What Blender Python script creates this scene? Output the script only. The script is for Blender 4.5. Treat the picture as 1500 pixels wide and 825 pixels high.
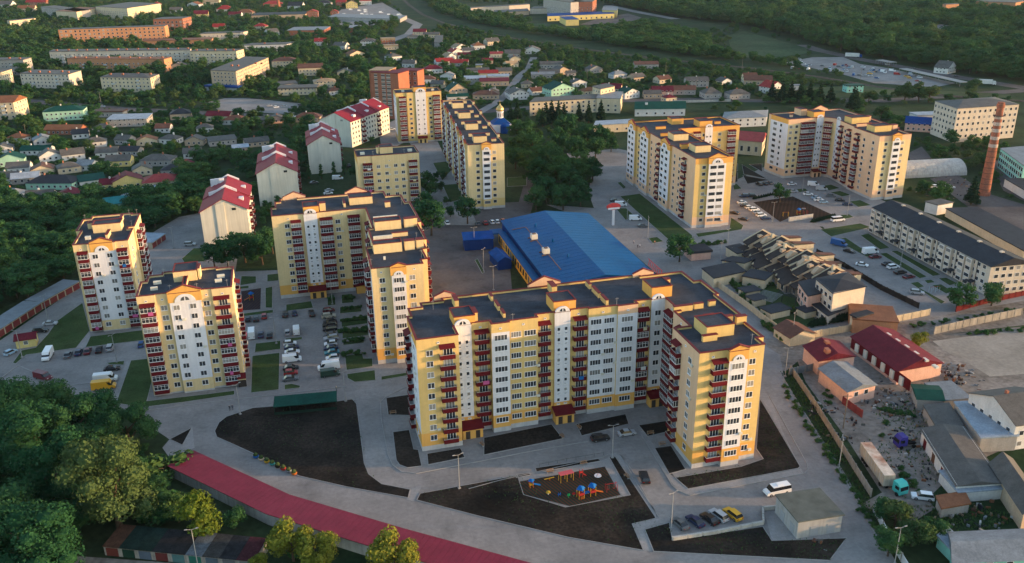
import bpy, math, random
import numpy as np
from mathutils import Matrix, Vector
R = math.radians
for o in list(bpy.data.objects): bpy.data.objects.remove(o)
SC = bpy.context.scene
COL = SC.collection
rnd = random.Random(7)
# ------------------------------------------------------------------ camera
F_PX, PITCH, ROLL, CAM_H = 1283.5, .3767, -.01433, 116.7
_F = Vector((0, math.cos(PITCH), -math.sin(PITCH))); _R = Vector((1, 0, 0)); _U = _R.cross(_F)
RV = math.cos(ROLL) * _R + math.sin(ROLL) * _U
UV = -math.sin(ROLL) * _R + math.cos(ROLL) * _U
cd = bpy.data.cameras.new('camera'); cam = bpy.data.objects.new('camera', cd); COL.objects.link(cam)
cd.sensor_width = 36; cd.sensor_fit = 'HORIZONTAL'; cd.lens = F_PX / 1500 * 36
cd.clip_start = 1; cd.clip_end = 20000
m3 = Matrix((RV, UV, -_F)).transposed()
cam.matrix_world = Matrix.Translation((0, 0, CAM_H)) @ m3.to_4x4()
SC.camera = cam
# ------------------------------------------------------------------ sky, sun, exposure
SUN_AZ, SUN_EL = -2.0, 7.5        # degrees, azimuth counted from +X
w = bpy.data.worlds.new('World'); SC.world = w; w.use_nodes = True
nt = w.node_tree; bg = nt.nodes['Background']
sky = nt.nodes.new('ShaderNodeTexSky'); sky.sky_type = 'NISHITA'; sky.sun_disc = False
sky.sun_elevation = R(SUN_EL); sky.sun_rotation = R(90 - SUN_AZ); sky.altitude = 250
sky.air_density = 1.0; sky.dust_density = 1.2; sky.ozone_density = 1.0
nt.links.new(sky.outputs[0], bg.inputs[0]); bg.inputs[1].default_value = 0.15
sl = bpy.data.lights.new('sun', 'SUN'); sl.energy = 2.1; sl.angle = R(0.6); sl.color = (1.0, 0.60, 0.29)
so = bpy.data.objects.new('sun', sl); COL.objects.link(so)
sdir = Vector((math.cos(R(SUN_AZ)) * math.cos(R(SUN_EL)), math.sin(R(SUN_AZ)) * math.cos(R(SUN_EL)), math.sin(R(SUN_EL))))
so.rotation_euler = sdir.to_track_quat('Z', 'Y').to_euler(); so.location = (300, 0, 300)
SC.view_settings.view_transform = 'Standard'; SC.view_settings.look = 'None'
SC.view_settings.exposure = 1.88; SC.view_settings.gamma = 1.0
SC.render.engine = 'CYCLES'
SC.cycles.max_bounces = 4; SC.cycles.diffuse_bounces = 3; SC.cycles.glossy_bounces = 2
SC.cycles.transmission_bounces = 2; SC.cycles.use_adaptive_sampling = True
try: SC.cycles.use_denoising = True
except Exception: pass

# ------------------------------------------------------------------ pixel -> ground
def G(x, y, z=0.0):
    d = _F * F_PX + RV * (x - 750) - UV * (y - 412.5)
    t = (z - CAM_H) / d.z
    return Vector((d.x * t, d.y * t, z))
def ZP(pts, ox, oy, s, z=0.0):          # points read off an enlarged crop of the photograph
    return [G(ox + a / s, oy + b / s, z) for a, b in pts]
def proj(p):
    d = Vector(p) - Vector((0, 0, CAM_H)); k = F_PX / d.dot(_F)
    return 750 + k * d.dot(RV), 412.5 - k * d.dot(UV)

# ------------------------------------------------------------------ materials
MATS = {}
def mat(name, rgb, rough=.8, var=.25, scale=.35, fine=0., metal=0., spec=.06, bump=0., bscale=3., objvar=0., rgb2=None, objcol=False, streak=0., joints=None, stain=0.):
    if name in MATS: return MATS[name]
    m = bpy.data.materials.new(name); m.use_nodes = True; MATS[name] = m
    n = m.node_tree.nodes; L = m.node_tree.links; b = n['Principled BSDF']
    b.inputs['Roughness'].default_value = rough; b.inputs['Metallic'].default_value = metal
    b.inputs['Specular IOR Level'].default_value = spec
    geo = n.new('ShaderNodeNewGeometry')
    src = None
    if objcol:
        oi = n.new('ShaderNodeObjectInfo'); base = oi.outputs['Color']
    else:
        rg = n.new('ShaderNodeRGB'); rg.outputs[0].default_value = (*rgb, 1); base = rg.outputs[0]
    if rgb2 is not None:
        nz = n.new('ShaderNodeTexNoise'); nz.inputs['Scale'].default_value = scale * .45; nz.inputs['Detail'].default_value = 5
        L.new(geo.outputs['Position'], nz.inputs['Vector'])
        rp = n.new('ShaderNodeValToRGB'); rp.color_ramp.elements[0].position = .4; rp.color_ramp.elements[1].position = .62
        L.new(nz.outputs['Fac'], rp.inputs['Fac'])
        mx = n.new('ShaderNodeMix'); mx.data_type = 'RGBA'; L.new(rp.outputs['Color'], mx.inputs['Factor'])
        L.new(base, mx.inputs[6]); mx.inputs[7].default_value = (*rgb2, 1); base = mx.outputs[2]
    val = None
    if var > 0:
        nz = n.new('ShaderNodeTexNoise'); nz.inputs['Scale'].default_value = scale; nz.inputs['Detail'].default_value = 8; nz.inputs['Roughness'].default_value = .65
        L.new(geo.outputs['Position'], nz.inputs['Vector'])
        mr = n.new('ShaderNodeMapRange'); mr.inputs[1].default_value = .3; mr.inputs[2].default_value = .7
        mr.inputs[3].default_value = 1 - var; mr.inputs[4].default_value = 1 + var
        L.new(nz.outputs['Fac'], mr.inputs[0]); val = mr.outputs[0]
    def mul(a, bb):
        if a is None: return bb
        q = n.new('ShaderNodeMath'); q.operation = 'MULTIPLY'; L.new(a, q.inputs[0]); L.new(bb, q.inputs[1]); return q.outputs[0]
    if streak > 0:
        mp = n.new('ShaderNodeMapping'); mp.inputs['Scale'].default_value = (1.6, 1.6, .09); L.new(geo.outputs['Position'], mp.inputs['Vector'])
        nz = n.new('ShaderNodeTexNoise'); nz.inputs['Scale'].default_value = 1; nz.inputs['Detail'].default_value = 4; L.new(mp.outputs[0], nz.inputs['Vector'])
        mr = n.new('ShaderNodeMapRange'); mr.inputs[1].default_value = .4; mr.inputs[2].default_value = .75; mr.inputs[3].default_value = 1; mr.inputs[4].default_value = 1 - streak
        L.new(nz.outputs['Fac'], mr.inputs[0]); val = mul(val, mr.outputs[0])
    if joints:                                   # laid slabs or felt strips: width, length, line width, darkness
        mp = n.new('ShaderNodeMapping'); mp.inputs['Rotation'].default_value = (0, 0, R(-14.8)); L.new(geo.outputs['Position'], mp.inputs['Vector'])
        bk = n.new('ShaderNodeTexBrick'); bk.inputs['Scale'].default_value = 1; bk.inputs['Brick Width'].default_value = joints[1]; bk.inputs['Row Height'].default_value = joints[0]; bk.inputs['Mortar Size'].default_value = joints[2]; bk.inputs['Mortar Smooth'].default_value = .3
        d_ = joints[3]; bk.inputs['Color1'].default_value = (1, 1, 1, 1); bk.inputs['Color2'].default_value = (1 - joints[4],) * 3 + (1,); bk.inputs['Mortar'].default_value = (1 - d_,) * 3 + (1,)
        L.new(mp.outputs[0], bk.inputs['Vector']); val = mul(val, bk.outputs['Color'])
    if stain > 0:                                # irregular dark stains and patches
        nz = n.new('ShaderNodeTexNoise'); nz.inputs['Scale'].default_value = .16; nz.inputs['Detail'].default_value = 9; nz.inputs['Roughness'].default_value = .72; L.new(geo.outputs['Position'], nz.inputs['Vector'])
        mr = n.new('ShaderNodeMapRange'); mr.inputs[1].default_value = .52; mr.inputs[2].default_value = .66; mr.inputs[3].default_value = 1; mr.inputs[4].default_value = 1 - stain; L.new(nz.outputs['Fac'], mr.inputs[0]); val = mul(val, mr.outputs[0])
    if fine > 0:
        nz = n.new('ShaderNodeTexNoise'); nz.inputs['Scale'].default_value = scale * 12; nz.inputs['Detail'].default_value = 4
        L.new(geo.outputs['Position'], nz.inputs['Vector'])
        mr = n.new('ShaderNodeMapRange'); mr.inputs[1].default_value = .3; mr.inputs[2].default_value = .7; mr.inputs[3].default_value = 1 - fine; mr.inputs[4].default_value = 1 + fine
        L.new(nz.outputs['Fac'], mr.inputs[0]); val = mul(val, mr.outputs[0])
    if objvar > 0:
        oi = n.new('ShaderNodeObjectInfo')
        mr = n.new('ShaderNodeMapRange'); mr.inputs[3].default_value = 1 - objvar; mr.inputs[4].default_value = 1 + objvar
        L.new(oi.outputs['Random'], mr.inputs[0]); val = mul(val, mr.outputs[0])
    if val is not None:
        vm = n.new('ShaderNodeVectorMath'); vm.operation = 'SCALE'; L.new(base, vm.inputs[0]); L.new(val, vm.inputs['Scale']); base = vm.outputs[0]
    L.new(base, b.inputs['Base Color'])
    if bump > 0:
        nz = n.new('ShaderNodeTexNoise'); nz.inputs['Scale'].default_value = bscale; nz.inputs['Detail'].default_value = 4
        L.new(geo.outputs['Position'], nz.inputs['Vector'])
        bp = n.new('ShaderNodeBump'); bp.inputs['Strength'].default_value = bump; bp.inputs['Distance'].default_value = .2
        L.new(nz.outputs['Fac'], bp.inputs['Height']); L.new(bp.outputs[0], b.inputs['Normal'])
    return m

def leafmat(name, rgb, rgb2):
    if name in MATS: return MATS[name]
    m = bpy.data.materials.new(name); m.use_nodes = True; MATS[name] = m
    n = m.node_tree.nodes; L = m.node_tree.links; b = n['Principled BSDF']
    b.inputs['Roughness'].default_value = .8; b.inputs['Specular IOR Level'].default_value = .04
    oi = n.new('ShaderNodeObjectInfo'); geo = n.new('ShaderNodeNewGeometry')
    nz = n.new('ShaderNodeTexNoise'); nz.inputs['Scale'].default_value = .5; nz.inputs['Detail'].default_value = 5
    L.new(geo.outputs['Position'], nz.inputs['Vector'])
    ad = n.new('ShaderNodeMath'); ad.operation = 'ADD'; L.new(oi.outputs['Random'], ad.inputs[0]); L.new(nz.outputs['Fac'], ad.inputs[1])
    mr = n.new('ShaderNodeMapRange'); mr.inputs[1].default_value = .35; mr.inputs[2].default_value = 1.5; L.new(ad.outputs[0], mr.inputs[0])
    mx = n.new('ShaderNodeMix'); mx.data_type = 'RGBA'; L.new(mr.outputs[0], mx.inputs['Factor'])
    mx.inputs[6].default_value = (*rgb, 1); mx.inputs[7].default_value = (*rgb2, 1)
    L.new(mx.outputs[2], b.inputs['Base Color'])
    tr = n.new('ShaderNodeBsdfTranslucent'); L.new(mx.outputs[2], tr.inputs['Color'])
    ms = n.new('ShaderNodeMixShader'); ms.inputs[0].default_value = .18
    L.new(b.outputs[0], ms.inputs[1]); L.new(tr.outputs[0], ms.inputs[2]); L.new(ms.outputs[0], n['Material Output'].inputs['Surface'])
    return m

def glassmat(name, dark, pale, rough=.12):
    m = bpy.data.materials.new(name); m.use_nodes = True; MATS[name] = m
    n = m.node_tree.nodes; L = m.node_tree.links; b = n['Principled BSDF']
    b.inputs['Roughness'].default_value = rough; b.inputs['Specular IOR Level'].default_value = .6
    oi = n.new('ShaderNodeObjectInfo')
    rp = n.new('ShaderNodeValToRGB'); e = rp.color_ramp.elements
    e[0].position = .0; e[0].color = (*dark, 1); e[1].position = 1; e[1].color = (*pale, 1)
    k = e.new(.72); k.color = (dark[0] * 1.8, dark[1] * 1.8, dark[2] * 1.8, 1); rp.color_ramp.interpolation = 'LINEAR'
    L.new(oi.outputs['Random'], rp.inputs['Fac']); L.new(rp.outputs['Color'], b.inputs['Base Color'])
    return m

W_YEL = mat('wall yellow', (.62, .45, .185), .85, .07, .12, .04, streak=.10)
W_CRM = mat('wall cream', (.68, .53, .29), .85, .07, .12, .04, streak=.12)
W_PIN = mat('wall peach', (.68, .45, .29), .85, .06, .12, streak=.10)
W_ORG = mat('wall orange', (.66, .36, .10), .85, .06, .12, streak=.08)
W_WHT = mat('wall white', (.66, .66, .70), .85, .05, .12, .03, streak=.14)
W_OFF = mat('wall offwhite', (.62, .60, .52), .85, .08, .12, streak=.16)
W_PLN = mat('plinth grey', (.45, .44, .44), .9, .12, .5, streak=.15)
M_RED = mat('balcony maroon', (.105, .010, .014), .6, .10, .6)
M_COP = mat('coping red', (.15, .030, .032), .6, .15, .6)
M_DCK = mat('bitumen roof', (.054, .060, .074), .9, .26, .18, .12, bump=.15, joints=(1., 9., .035, .25, .14), stain=.25)
M_WFR = mat('window frame white', (.72, .72, .74), .5, 0)
M_GLS = glassmat('window glass', (.022, .026, .032), (.30, .29, .27))
M_SLAB = mat('balcony slab', (.42, .40, .38), .8, .1, .5)
M_CON = mat('concrete pale', (.42, .40, .37), .9, .2, .4, .1, streak=.2)

# ------------------------------------------------------------------ mesh builder
class MB:
    def __init__(s): s.v = []; s.f = []; s.m = []
    def poly(s, pts, m=0):
        k = len(s.v); s.v += [tuple(p) for p in pts]; s.f.append(tuple(range(k, k + len(pts)))); s.m.append(m)
    def box(s, x0, x1, y0, y1, z0, z1, m=0, mt=None):
        k = len(s.v)
        s.v += [(x0, y0, z0), (x1, y0, z0), (x1, y1, z0), (x0, y1, z0), (x0, y0, z1), (x1, y0, z1), (x1, y1, z1), (x0, y1, z1)]
        for q, mm in (((0, 3, 2, 1), m), ((4, 5, 6, 7), m if mt is None else mt), ((0, 1, 5, 4), m), ((1, 2, 6, 5), m), ((2, 3, 7, 6), m), ((3, 0, 4, 7), m)):
            s.f.append(tuple(k + i for i in q)); s.m.append(mm)
    def prism(s, poly, z0, z1, m=0, mt=None, bottom=False):
        n = len(poly)
        for i in range(n):
            a = poly[i]; b = poly[(i + 1) % n]
            s.poly([(a[0], a[1], z0), (b[0], b[1], z0), (b[0], b[1], z1), (a[0], a[1], z1)], m)
        s.poly([(p[0], p[1], z1) for p in poly], m if mt is None else mt)
        if bottom: s.poly([(p[0], p[1], z0) for p in reversed(poly)], m)
    def ext_xz(s, prof, y0, y1, m=0):           # profile in x,z extruded along y; prof counter-clockwise seen from -y
        n = len(prof)
        s.poly([(p[0], y0, p[1]) for p in prof], m); s.poly([(p[0], y1, p[1]) for p in reversed(prof)], m)
        for i in range(n):
            a = prof[i]; b = prof[(i + 1) % n]
            s.poly([(b[0], y0, b[1]), (a[0], y0, a[1]), (a[0], y1, a[1]), (b[0], y1, b[1])], m)
    def ext_yz(s, prof, x0, x1, m=0):
        n = len(prof)
        s.poly([(x1, p[0], p[1]) for p in prof], m); s.poly([(x0, p[0], p[1]) for p in reversed(prof)], m)
        for i in range(n):
            a = prof[i]; b = prof[(i + 1) % n]
            s.poly([(x0, a[0], a[1]), (x0, b[0], b[1]), (x1, b[0], b[1]), (x1, a[0], a[1])][::-1], m)
    def tube(s, a, b, r0, r1=None, n=6, m=0, cap=True):
        a = Vector(a); b = Vector(b); r1 = r0 if r1 is None else r1
        d = (b - a).normalized(); x = d.orthogonal().normalized(); y = d.cross(x); k = len(s.v)
        for c, r in ((a, r0), (b, r1)):
            for i in range(n):
                t = 2 * math.pi * i / n; s.v.append(tuple(c + x * (r * math.cos(t)) + y * (r * math.sin(t))))
        for i in range(n):
            j = (i + 1) % n; s.f.append((k + i, k + j, k + n + j, k + n + i)); s.m.append(m)
        if cap: s.f.append(tuple(k + n + i for i in range(n))); s.m.append(m); s.f.append(tuple(k + i for i in reversed(range(n)))); s.m.append(m)
    def lathe(s, prof, n=12, c=(0, 0), m=0):    # prof list of (r,z)
        k = len(s.v)
        for r, z in prof:
            for i in range(n):
                t = 2 * math.pi * i / n; s.v.append((c[0] + r * math.cos(t), c[1] + r * math.sin(t), z))
        for q in range(len(prof) - 1):
            for i in range(n):
                j = (i + 1) % n; s.f.append((k + q * n + i, k + q * n + j, k + (q + 1) * n + j, k + (q + 1) * n + i)); s.m.append(m)
        s.f.append(tuple(k + (len(prof) - 1) * n + i for i in range(n))); s.m.append(m)
    def mesh(s, name, mats):
        me = bpy.data.meshes.new(name); me.from_pydata(s.v, [], s.f)
        for m in mats: me.materials.append(m)
        if len(mats) > 1: me.polygons.foreach_set('material_index', s.m)
        me.update(); return me
    def obj(s, name, mats, parent=None, **kw):
        if not isinstance(mats, (list, tuple)): mats = [mats]
        return link(name, s.mesh(name, mats), parent, **kw)

def link(name, me, parent=None, loc=None, rz=None, scale=None):
    o = bpy.data.objects.new(name, me); COL.objects.link(o)
    if parent is not None: o.parent = parent
    if loc is not None: o.location = loc
    if rz is not None: o.rotation_euler = (0, 0, rz)
    if scale is not None: o.scale = scale
    return o
def tag(o, label, cat=None, group=None, kind=None):
    if label: o['label'] = label
    if cat: o['category'] = cat
    if group: o['group'] = group
    if kind: o['kind'] = kind
    return o
def thing(name, label, cat, loc=(0, 0, 0), rz=0, group=None):
    return tag(link(name, None, None, loc, rz), label, cat, group)
def offset(poly, d):                            # inward offset of a counter-clockwise polygon, mitred
    n = len(poly); out = []
    for i in range(n):
        p0 = Vector(poly[i - 1][:2]); p = Vector(poly[i][:2]); p1 = Vector(poly[(i + 1) % n][:2])
        a = (p - p0); b = (p1 - p)
        if a.length < 1e-6 or b.length < 1e-6: out.append((p.x, p.y)); continue
        a.normalize(); b.normalize(); na = Vector((-a.y, a.x)); nb = Vector((-b.y, b.x))
        t = na + nb
        if t.length < .2: out.append((p.x + na.x * d, p.y + na.y * d)); continue
        t.normalize(); k = d / max(.35, t.dot(na)); out.append((p.x + t.x * k, p.y + t.y * k))
    return out
def ccw(poly):
    a = sum(poly[i - 1][0] * poly[i][1] - poly[i][0] * poly[i - 1][1] for i in range(len(poly)))
    return list(poly) if a > 0 else list(reversed(poly))
def inpoly(x, y, poly):                         # numpy arrays
    inside = np.zeros(len(x), bool); n = len(poly); j = n - 1
    for i in range(n):
        xi, yi = poly[i][0], poly[i][1]; xj, yj = poly[j][0], poly[j][1]
        c = ((yi > y) != (yj > y)) & (x < (xj - xi) * (y - yi) / ((yj - yi) if yj != yi else 1e-9) + xi)
        inside ^= c; j = i
    return inside
EXCL = []        # world polygons where no tree may stand
CIRC = []        # (x, y, r)
# ================================================================== GROUND
M_GND = mat('rough grass', (.018, .038, .016), .95, .35, .05, .25, rgb2=(.034, .048, .022))
M_PAV = mat('concrete paving', (.245, .232, .226), .9, .14, .09, .10, rgb2=(.205, .194, .190), joints=(3., 6., .05, .16, .07), stain=.2)
M_ASP = mat('asphalt lot', (.095, .083, .083), .9, .2, .07, .10, rgb2=(.118, .105, .102), joints=(5., 40., .06, .14, .08), stain=.25)
M_WALK = mat('paving slabs', (.275, .265, .262), .9, .10, .2, .08, joints=(1., 1., .04, .15, .1), stain=.15)
M_SOIL = mat('dark soil', (.0150, .0135, .0125), 1., .45, .12, .4, rgb2=(.034, .0265, .0215), bump=.8, bscale=.5)
M_LAWN = mat('lawn', (.034, .062, .022), 1., .28, .2, .25, rgb2=(.048, .070, .028), bump=.4, bscale=2.)
M_KERB = mat('kerb', (.27, .262, .256), .9, .15, .5)
M_DIRT = mat('yard dirt', (.165, .142, .122), 1., .32, .06, .25, rgb2=(.225, .20, .18), stain=.35)
M_RUB = mat('rail ballast', (.085, .068, .055), 1., .3, .3, .2)
M_FIELD = mat('meadow', (.036, .064, .030), 1., .3, .02, .2, rgb2=(.052, .070, .034))

def sheet(name, poly, m, z, thick=None):
    b = MB(); poly = ccw([(p[0], p[1]) for p in poly])
    if thick: b.prism(poly, z - thick, z, 0)
    else: b.poly([(x, y, z) for x, y in poly])
    o = b.obj(name, m); o['kind'] = 'structure'; return o
b = MB()                                        # one sheet to the horizon
b.poly([(-9000, -400, 0), (9000, -400, 0), (9000, 12000, 0), (-9000, 12000, 0)])
tag(b.obj('ground', M_GND), None, kind='structure')

def pxp(*pts): return [G(x, y) for x, y in pts]
LZ = [.02]
def pave(name, pts, m=None, excl=True):
    LZ[0] += .005; pts = [(p[0], p[1]) for p in pts]
    if excl: EXCL.append(ccw(pts))
    return sheet(name, pts, m or M_PAV, LZ[0])
pave('courtyard_pavement', pxp((-60, 540), (60, 458), (118, 418), (228, 338), (262, 318), (330, 305), (352, 345), (345, 398), (640, 388), (642, 545),
     (1110, 480), (1125, 520), (1215, 700), (1300, 840), (700, 850), (640, 798), (560, 772), (410, 722), (268, 660), (243, 640), (215, 622), (150, 600), (60, 585), (-60, 570)))
pave('market_yard', pxp((588, 470), (590, 232), (612, 222), (640, 240), (668, 300), (760, 296), (776, 240), (790, 262), (776, 318), (742, 330), (750, 425), (840, 440), (600, 480)), M_ASP)
pave('alley', pxp((606, 235), (600, 205), (560, 225), (556, 200), (566, 182), (590, 170), (618, 160), (640, 205), (700, 330), (640, 330)))
pave('plaza', pxp((800, 300), (870, 305), (862, 282), (868, 246), (885, 232), (940, 222), (1000, 300), (1130, 240), (1200, 250), (1345, 318), (1290, 335), (1200, 332), (1345, 432), (1420, 428), (1505, 418),
     (1505, 470), (1340, 478), (1160, 498), (1115, 512), (1070, 470), (1010, 410), (960, 400), (880, 330)))
pave('terrace_walks', pxp((1205, 332), (1278, 336), (1310, 352), (1380, 395), (1450, 440), (1380, 458), (1345, 462), (1270, 400)))
pave('dirt_road', pxp((1095, 492), (1150, 500), (1360, 466), (1505, 440), (1505, 476), (1350, 494), (1240, 512), (1180, 520), (1150, 545), (1112, 520)), M_DIRT)
pave('industrial_yard', pxp((1160, 508), (1250, 498), (1365, 492), (1505, 478), (1510, 640), (1400, 690), (1360, 730), (1330, 745), (1290, 720), (1245, 650), (1180, 560)), M_DIRT)
pave('waste_ground', pxp((1366, 500), (1505, 482), (1505, 548), (1450, 552), (1415, 530), (1385, 515)), mat('pale sand', (.23, .205, .175), 1., .22, .08, .12, rgb2=(.28, .25, .215)))
pave('street', pxp((1108, 498), (1142, 520), (1150, 560), (1235, 690), (1325, 845), (1235, 845), (1200, 740), (1150, 640), (1118, 560)))
pave('access_road', pxp((1260, 740), (1330, 700), (1370, 745), (1330, 770)), M_DIRT, False)
# town roads
def strip(name, pts, wd, m):
    q = [G(x, y) for x, y in pts]; l = []; r = []
    for i, p in enumerate(q):
        d = (q[min(i + 1, len(q) - 1)] - q[max(i - 1, 0)]); d.z = 0; d.normalize(); n = Vector((-d.y, d.x, 0))
        l.append(p + n * wd / 2); r.append(p - n * wd / 2)
    return pave(name, l + r[::-1], m)
strip('main_street', [(-40, 140), (60, 150), (180, 160), (300, 166), (430, 172), (540, 175), (620, 166), (700, 164), (780, 158), (900, 148), (1010, 146), (1120, 148), (1200, 146), (1290, 148), (1400, 140), (1510, 132)], 13, M_ASP)
strip('side_street', [(700, 166), (728, 150), (742, 138), (760, 112), (775, 100), (782, 84)], 7, M_PAV)
strip('highway', [(1175, 66), (1200, 74), (1260, 87), (1330, 100), (1420, 116), (1520, 132)], 15, M_ASP)
strip('approach_road', [(560, 64), (600, 50), (612, 36), (580, 22)], 14, M_PAV)
strip('depot_road', [(890, 8), (935, 18), (990, 28)], 16, M_PAV)
pave('truck_lot', pxp((490, 22), (500, 14), (560, 4), (585, 18), (600, 30), (560, 36), (500, 40)), M_PAV)
pave('depot_yard', pxp((850, 36), (880, 26), (920, 20), (940, 26), (905, 38)), M_ASP)
pave('car_lot', pxp((1150, 92), (1190, 84), (1235, 84), (1260, 94), (1300, 100), (1400, 122), (1370, 128), (1280, 122), (1230, 108)), M_PAV)
pave('blockshop_forecourt', pxp((305, 150), (330, 144), (365, 144), (440, 152), (430, 168), (320, 162)), M_PAV)
pave('meadow', pxp((1066, 52), (1090, 46), (1130, 56), (1180, 70), (1185, 78), (1130, 86), (1090, 84), (1070, 70)), M_FIELD)
pave('verge', pxp((1170, 130), (1260, 125), (1350, 132), (1480, 138), (1480, 144), (1300, 140), (1200, 146)), M_FIELD)
pave('depot_meadow', pxp((760, 36), (800, 34), (850, 42), (880, 36), (900, 40), (840, 52), (790, 48)), M_FIELD)
pave('schoolyard', pxp((830, 225), (905, 218), (935, 225), (880, 238), (845, 246)), M_PAV)
pave('scrap_court', pxp((1362, 262), (1400, 255), (1450, 285), (1500, 300), (1500, 340), (1440, 320), (1400, 290)), M_ASP)
pave('cabin_court', pxp((1330, 225), (1350, 215), (1380, 250), (1340, 262)), M_ASP)
pave('office_court', pxp((1445, 232), (1480, 240), (1510, 262), (1510, 300), (1470, 280)), M_ASP)
# railway: ballast with two rails
rl = [(580, -10), (600, 8), (620, 22), (650, 34), (700, 46), (760, 58), (840, 70), (930, 82), (1020, 92), (1100, 100), (1200, 113), (1300, 130), (1380, 140), (1520, 150)]
strip('railway_bed', rl, 7, M_RUB)
q = [G(x, y) for x, y in rl]
for sgn in (-.76, .76):
    b = MB()
    for i in range(len(q) - 1):
        d = (q[i + 1] - q[i]); d.normalize(); n = Vector((-d.y, d.x, 0)) * sgn
        b.tube(q[i] + n + Vector((0, 0, .35)), q[i + 1] + n + Vector((0, 0, .35)), .12, n=4)
    tag(b.obj('rail', mat('rail steel', (.13, .10, .085), .5, .2)), None, kind='structure')
EXCLB = []
# ------------------------------------------------------------------ raised beds with kerbs
def bed(kind, pts, kerb=True, h=.12):
    poly = ccw([(p[0], p[1]) for p in pts]); m = M_SOIL if kind == 'soil_bed' else M_LAWN
    inner = offset(poly, .16) if kerb else poly
    b = MB(); b.poly([(x, y, h) for x, y in inner]); n = len(poly)
    if not kerb:
        b.prism(poly, 0, h)
    o = b.obj(kind, m); o['kind'] = 'structure'
    if kerb:
        k = MB()
        for i in range(n):
            a, c = poly[i], poly[(i + 1) % n]; d, e = inner[(i + 1) % n], inner[i]
            k.poly([(a[0], a[1], 0), (c[0], c[1], 0), (c[0], c[1], h + .03), (a[0], a[1], h + .03)])
            k.poly([(a[0], a[1], h + .03), (c[0], c[1], h + .03), (d[0], d[1], h + .03), (e[0], e[1], h + .03)])
            k.poly([(e[0], e[1], h + .03), (d[0], d[1], h + .03), (d[0], d[1], h - .05), (e[0], e[1], h - .05)])
        k.obj('kerb', M_KERB, o)
    return o
z1 = lambda *p: ZP(p, 0, 400, 4.127)
z3 = lambda *p: ZP(p, 340, 420, 4.127)
z4 = lambda *p: ZP(p, 200, 560, 3.114)
zc = lambda *p: ZP(p, 500, 550, 3)
z6 = lambda *p: ZP(p, 880, 580, 3.367)
z7 = lambda *p: ZP(p, 860, 200, 3.75)
zr = lambda *p: ZP(p, 1260, 270, 4.125)
zp = lambda *p: ZP(p, 740, 650, 5.895)
z2 = lambda *p: ZP(p, 200, 300, 5.155)
z8 = lambda *p: ZP(p, 580, 230, 4.855)
for pts in (z1((500, 180), (545, 350), (462, 455), (160, 497), (95, 552), (75, 545), (130, 470), (215, 452), (290, 370), (345, 290)),
            z1((545, 385), (870, 345), (872, 408), (515, 452)),
            z1((790, 530), (905, 518), (920, 660), (890, 775), (1238, 735), (1420, 712), (1420, 738), (1100, 785), (860, 815), (700, 790)),
            z1((585, 735), (690, 715), (672, 778), (570, 752)), z1((640, 545), (755, 532), (750, 558), (660, 556)),
            z3((120, 420), (290, 400), (285, 625), (112, 645)), z3((140, 345), (295, 328), (295, 380), (135, 400)),
            z3((200, 10), (245, 0), (245, 130), (200, 130)), z3((60, 165), (250, 140), (250, 160), (60, 183)),
            z3((325, 110), (480, 88), (492, 130), (325, 150)), z3((575, 70), (625, 65), (628, 112), (575, 118)),
            z3((660, 50), (730, 45), (738, 98), (662, 104)), z3((650, 125), (780, 115), (785, 152), (735, 158), (650, 165)),
            z3((658, 195), (820, 180), (820, 225), (660, 247)), z3((665, 265), (825, 245), (825, 295), (665, 317)),
            z3((670, 335), (800, 322), (800, 342), (670, 357)), z3((680, 420), (790, 405), (795, 435), (850, 435), (852, 485), (690, 508)),
            z3((693, 530), (865, 505), (870, 568), (740, 580), (695, 555)), z3((900, 545), (1060, 520), (1060, 540), (900, 568)),
            z3((315, 595), (360, 588), (415, 600), (410, 615), (315, 625)), z3((320, 315), (425, 305), (425, 320), (330, 340)),
            z7((180, 330), (290, 315), (580, 545), (575, 560), (450, 572)), z7((155, 395), (215, 395), (265, 440), (212, 462)),
            z7((335, 560), (385, 553), (420, 578), (360, 588)), z7((165, 255), (185, 250), (215, 280), (200, 290)),
            z7((595, 535), (780, 510), (790, 445), (860, 490), (850, 512), (610, 555)),
            z7((1280, 512), (1500, 478), (1560, 500), (1340, 552)), z7((1360, 570), (1420, 556), (1500, 610), (1600, 660), (1540, 665)),
            z7((1370, 435), (1440, 428), (1465, 445), (1400, 458)), z7((1150, 290), (1200, 287), (1215, 300), (1165, 308)), z7((800, 262), (825, 262), (850, 288), (805, 295)),
            z7((1280, 275), (1340, 265), (1390, 285), (1330, 298)), z7((1335, 308), (1390, 300), (1450, 322), (1400, 332)), z7((1440, 358), (1500, 350), (1560, 378), (1490, 390)),
            zr((0, 310), (50, 298), (180, 385), (120, 397)), zr((185, 405), (225, 402), (490, 548), (440, 558)),
            zr((115, 420), (160, 415), (405, 560), (360, 572)), zr((385, 582), (430, 577), (455, 595), (405, 602)),
            zr((300, 598), (350, 590), (390, 620), (360, 628), (515, 712), (490, 727)), zr((430, 612), (490, 605), (560, 650), (520, 665)), zr((470, 570), (520, 565), (590, 600), (540, 615)),
            z8((560, 735), (582, 725), (632, 822), (612, 830)), z8((330, 200), (470, 190), (475, 300), (385, 325)), z8((262, 45), (380, 30), (400, 90), (330, 170)), z8((790, 150), (930, 140), (930, 205), (790, 212)),
            z2((340, 410), (430, 330), (500, 330), (520, 430), (360, 440)), z2((790, 540), (905, 542), (905, 592), (780, 612)), z2((985, 530), (1075, 520), (1075, 575), (985, 582)), z2((780, 620), (850, 612), (850, 632), (780, 640))):
    bed('lawn', pts)
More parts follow.
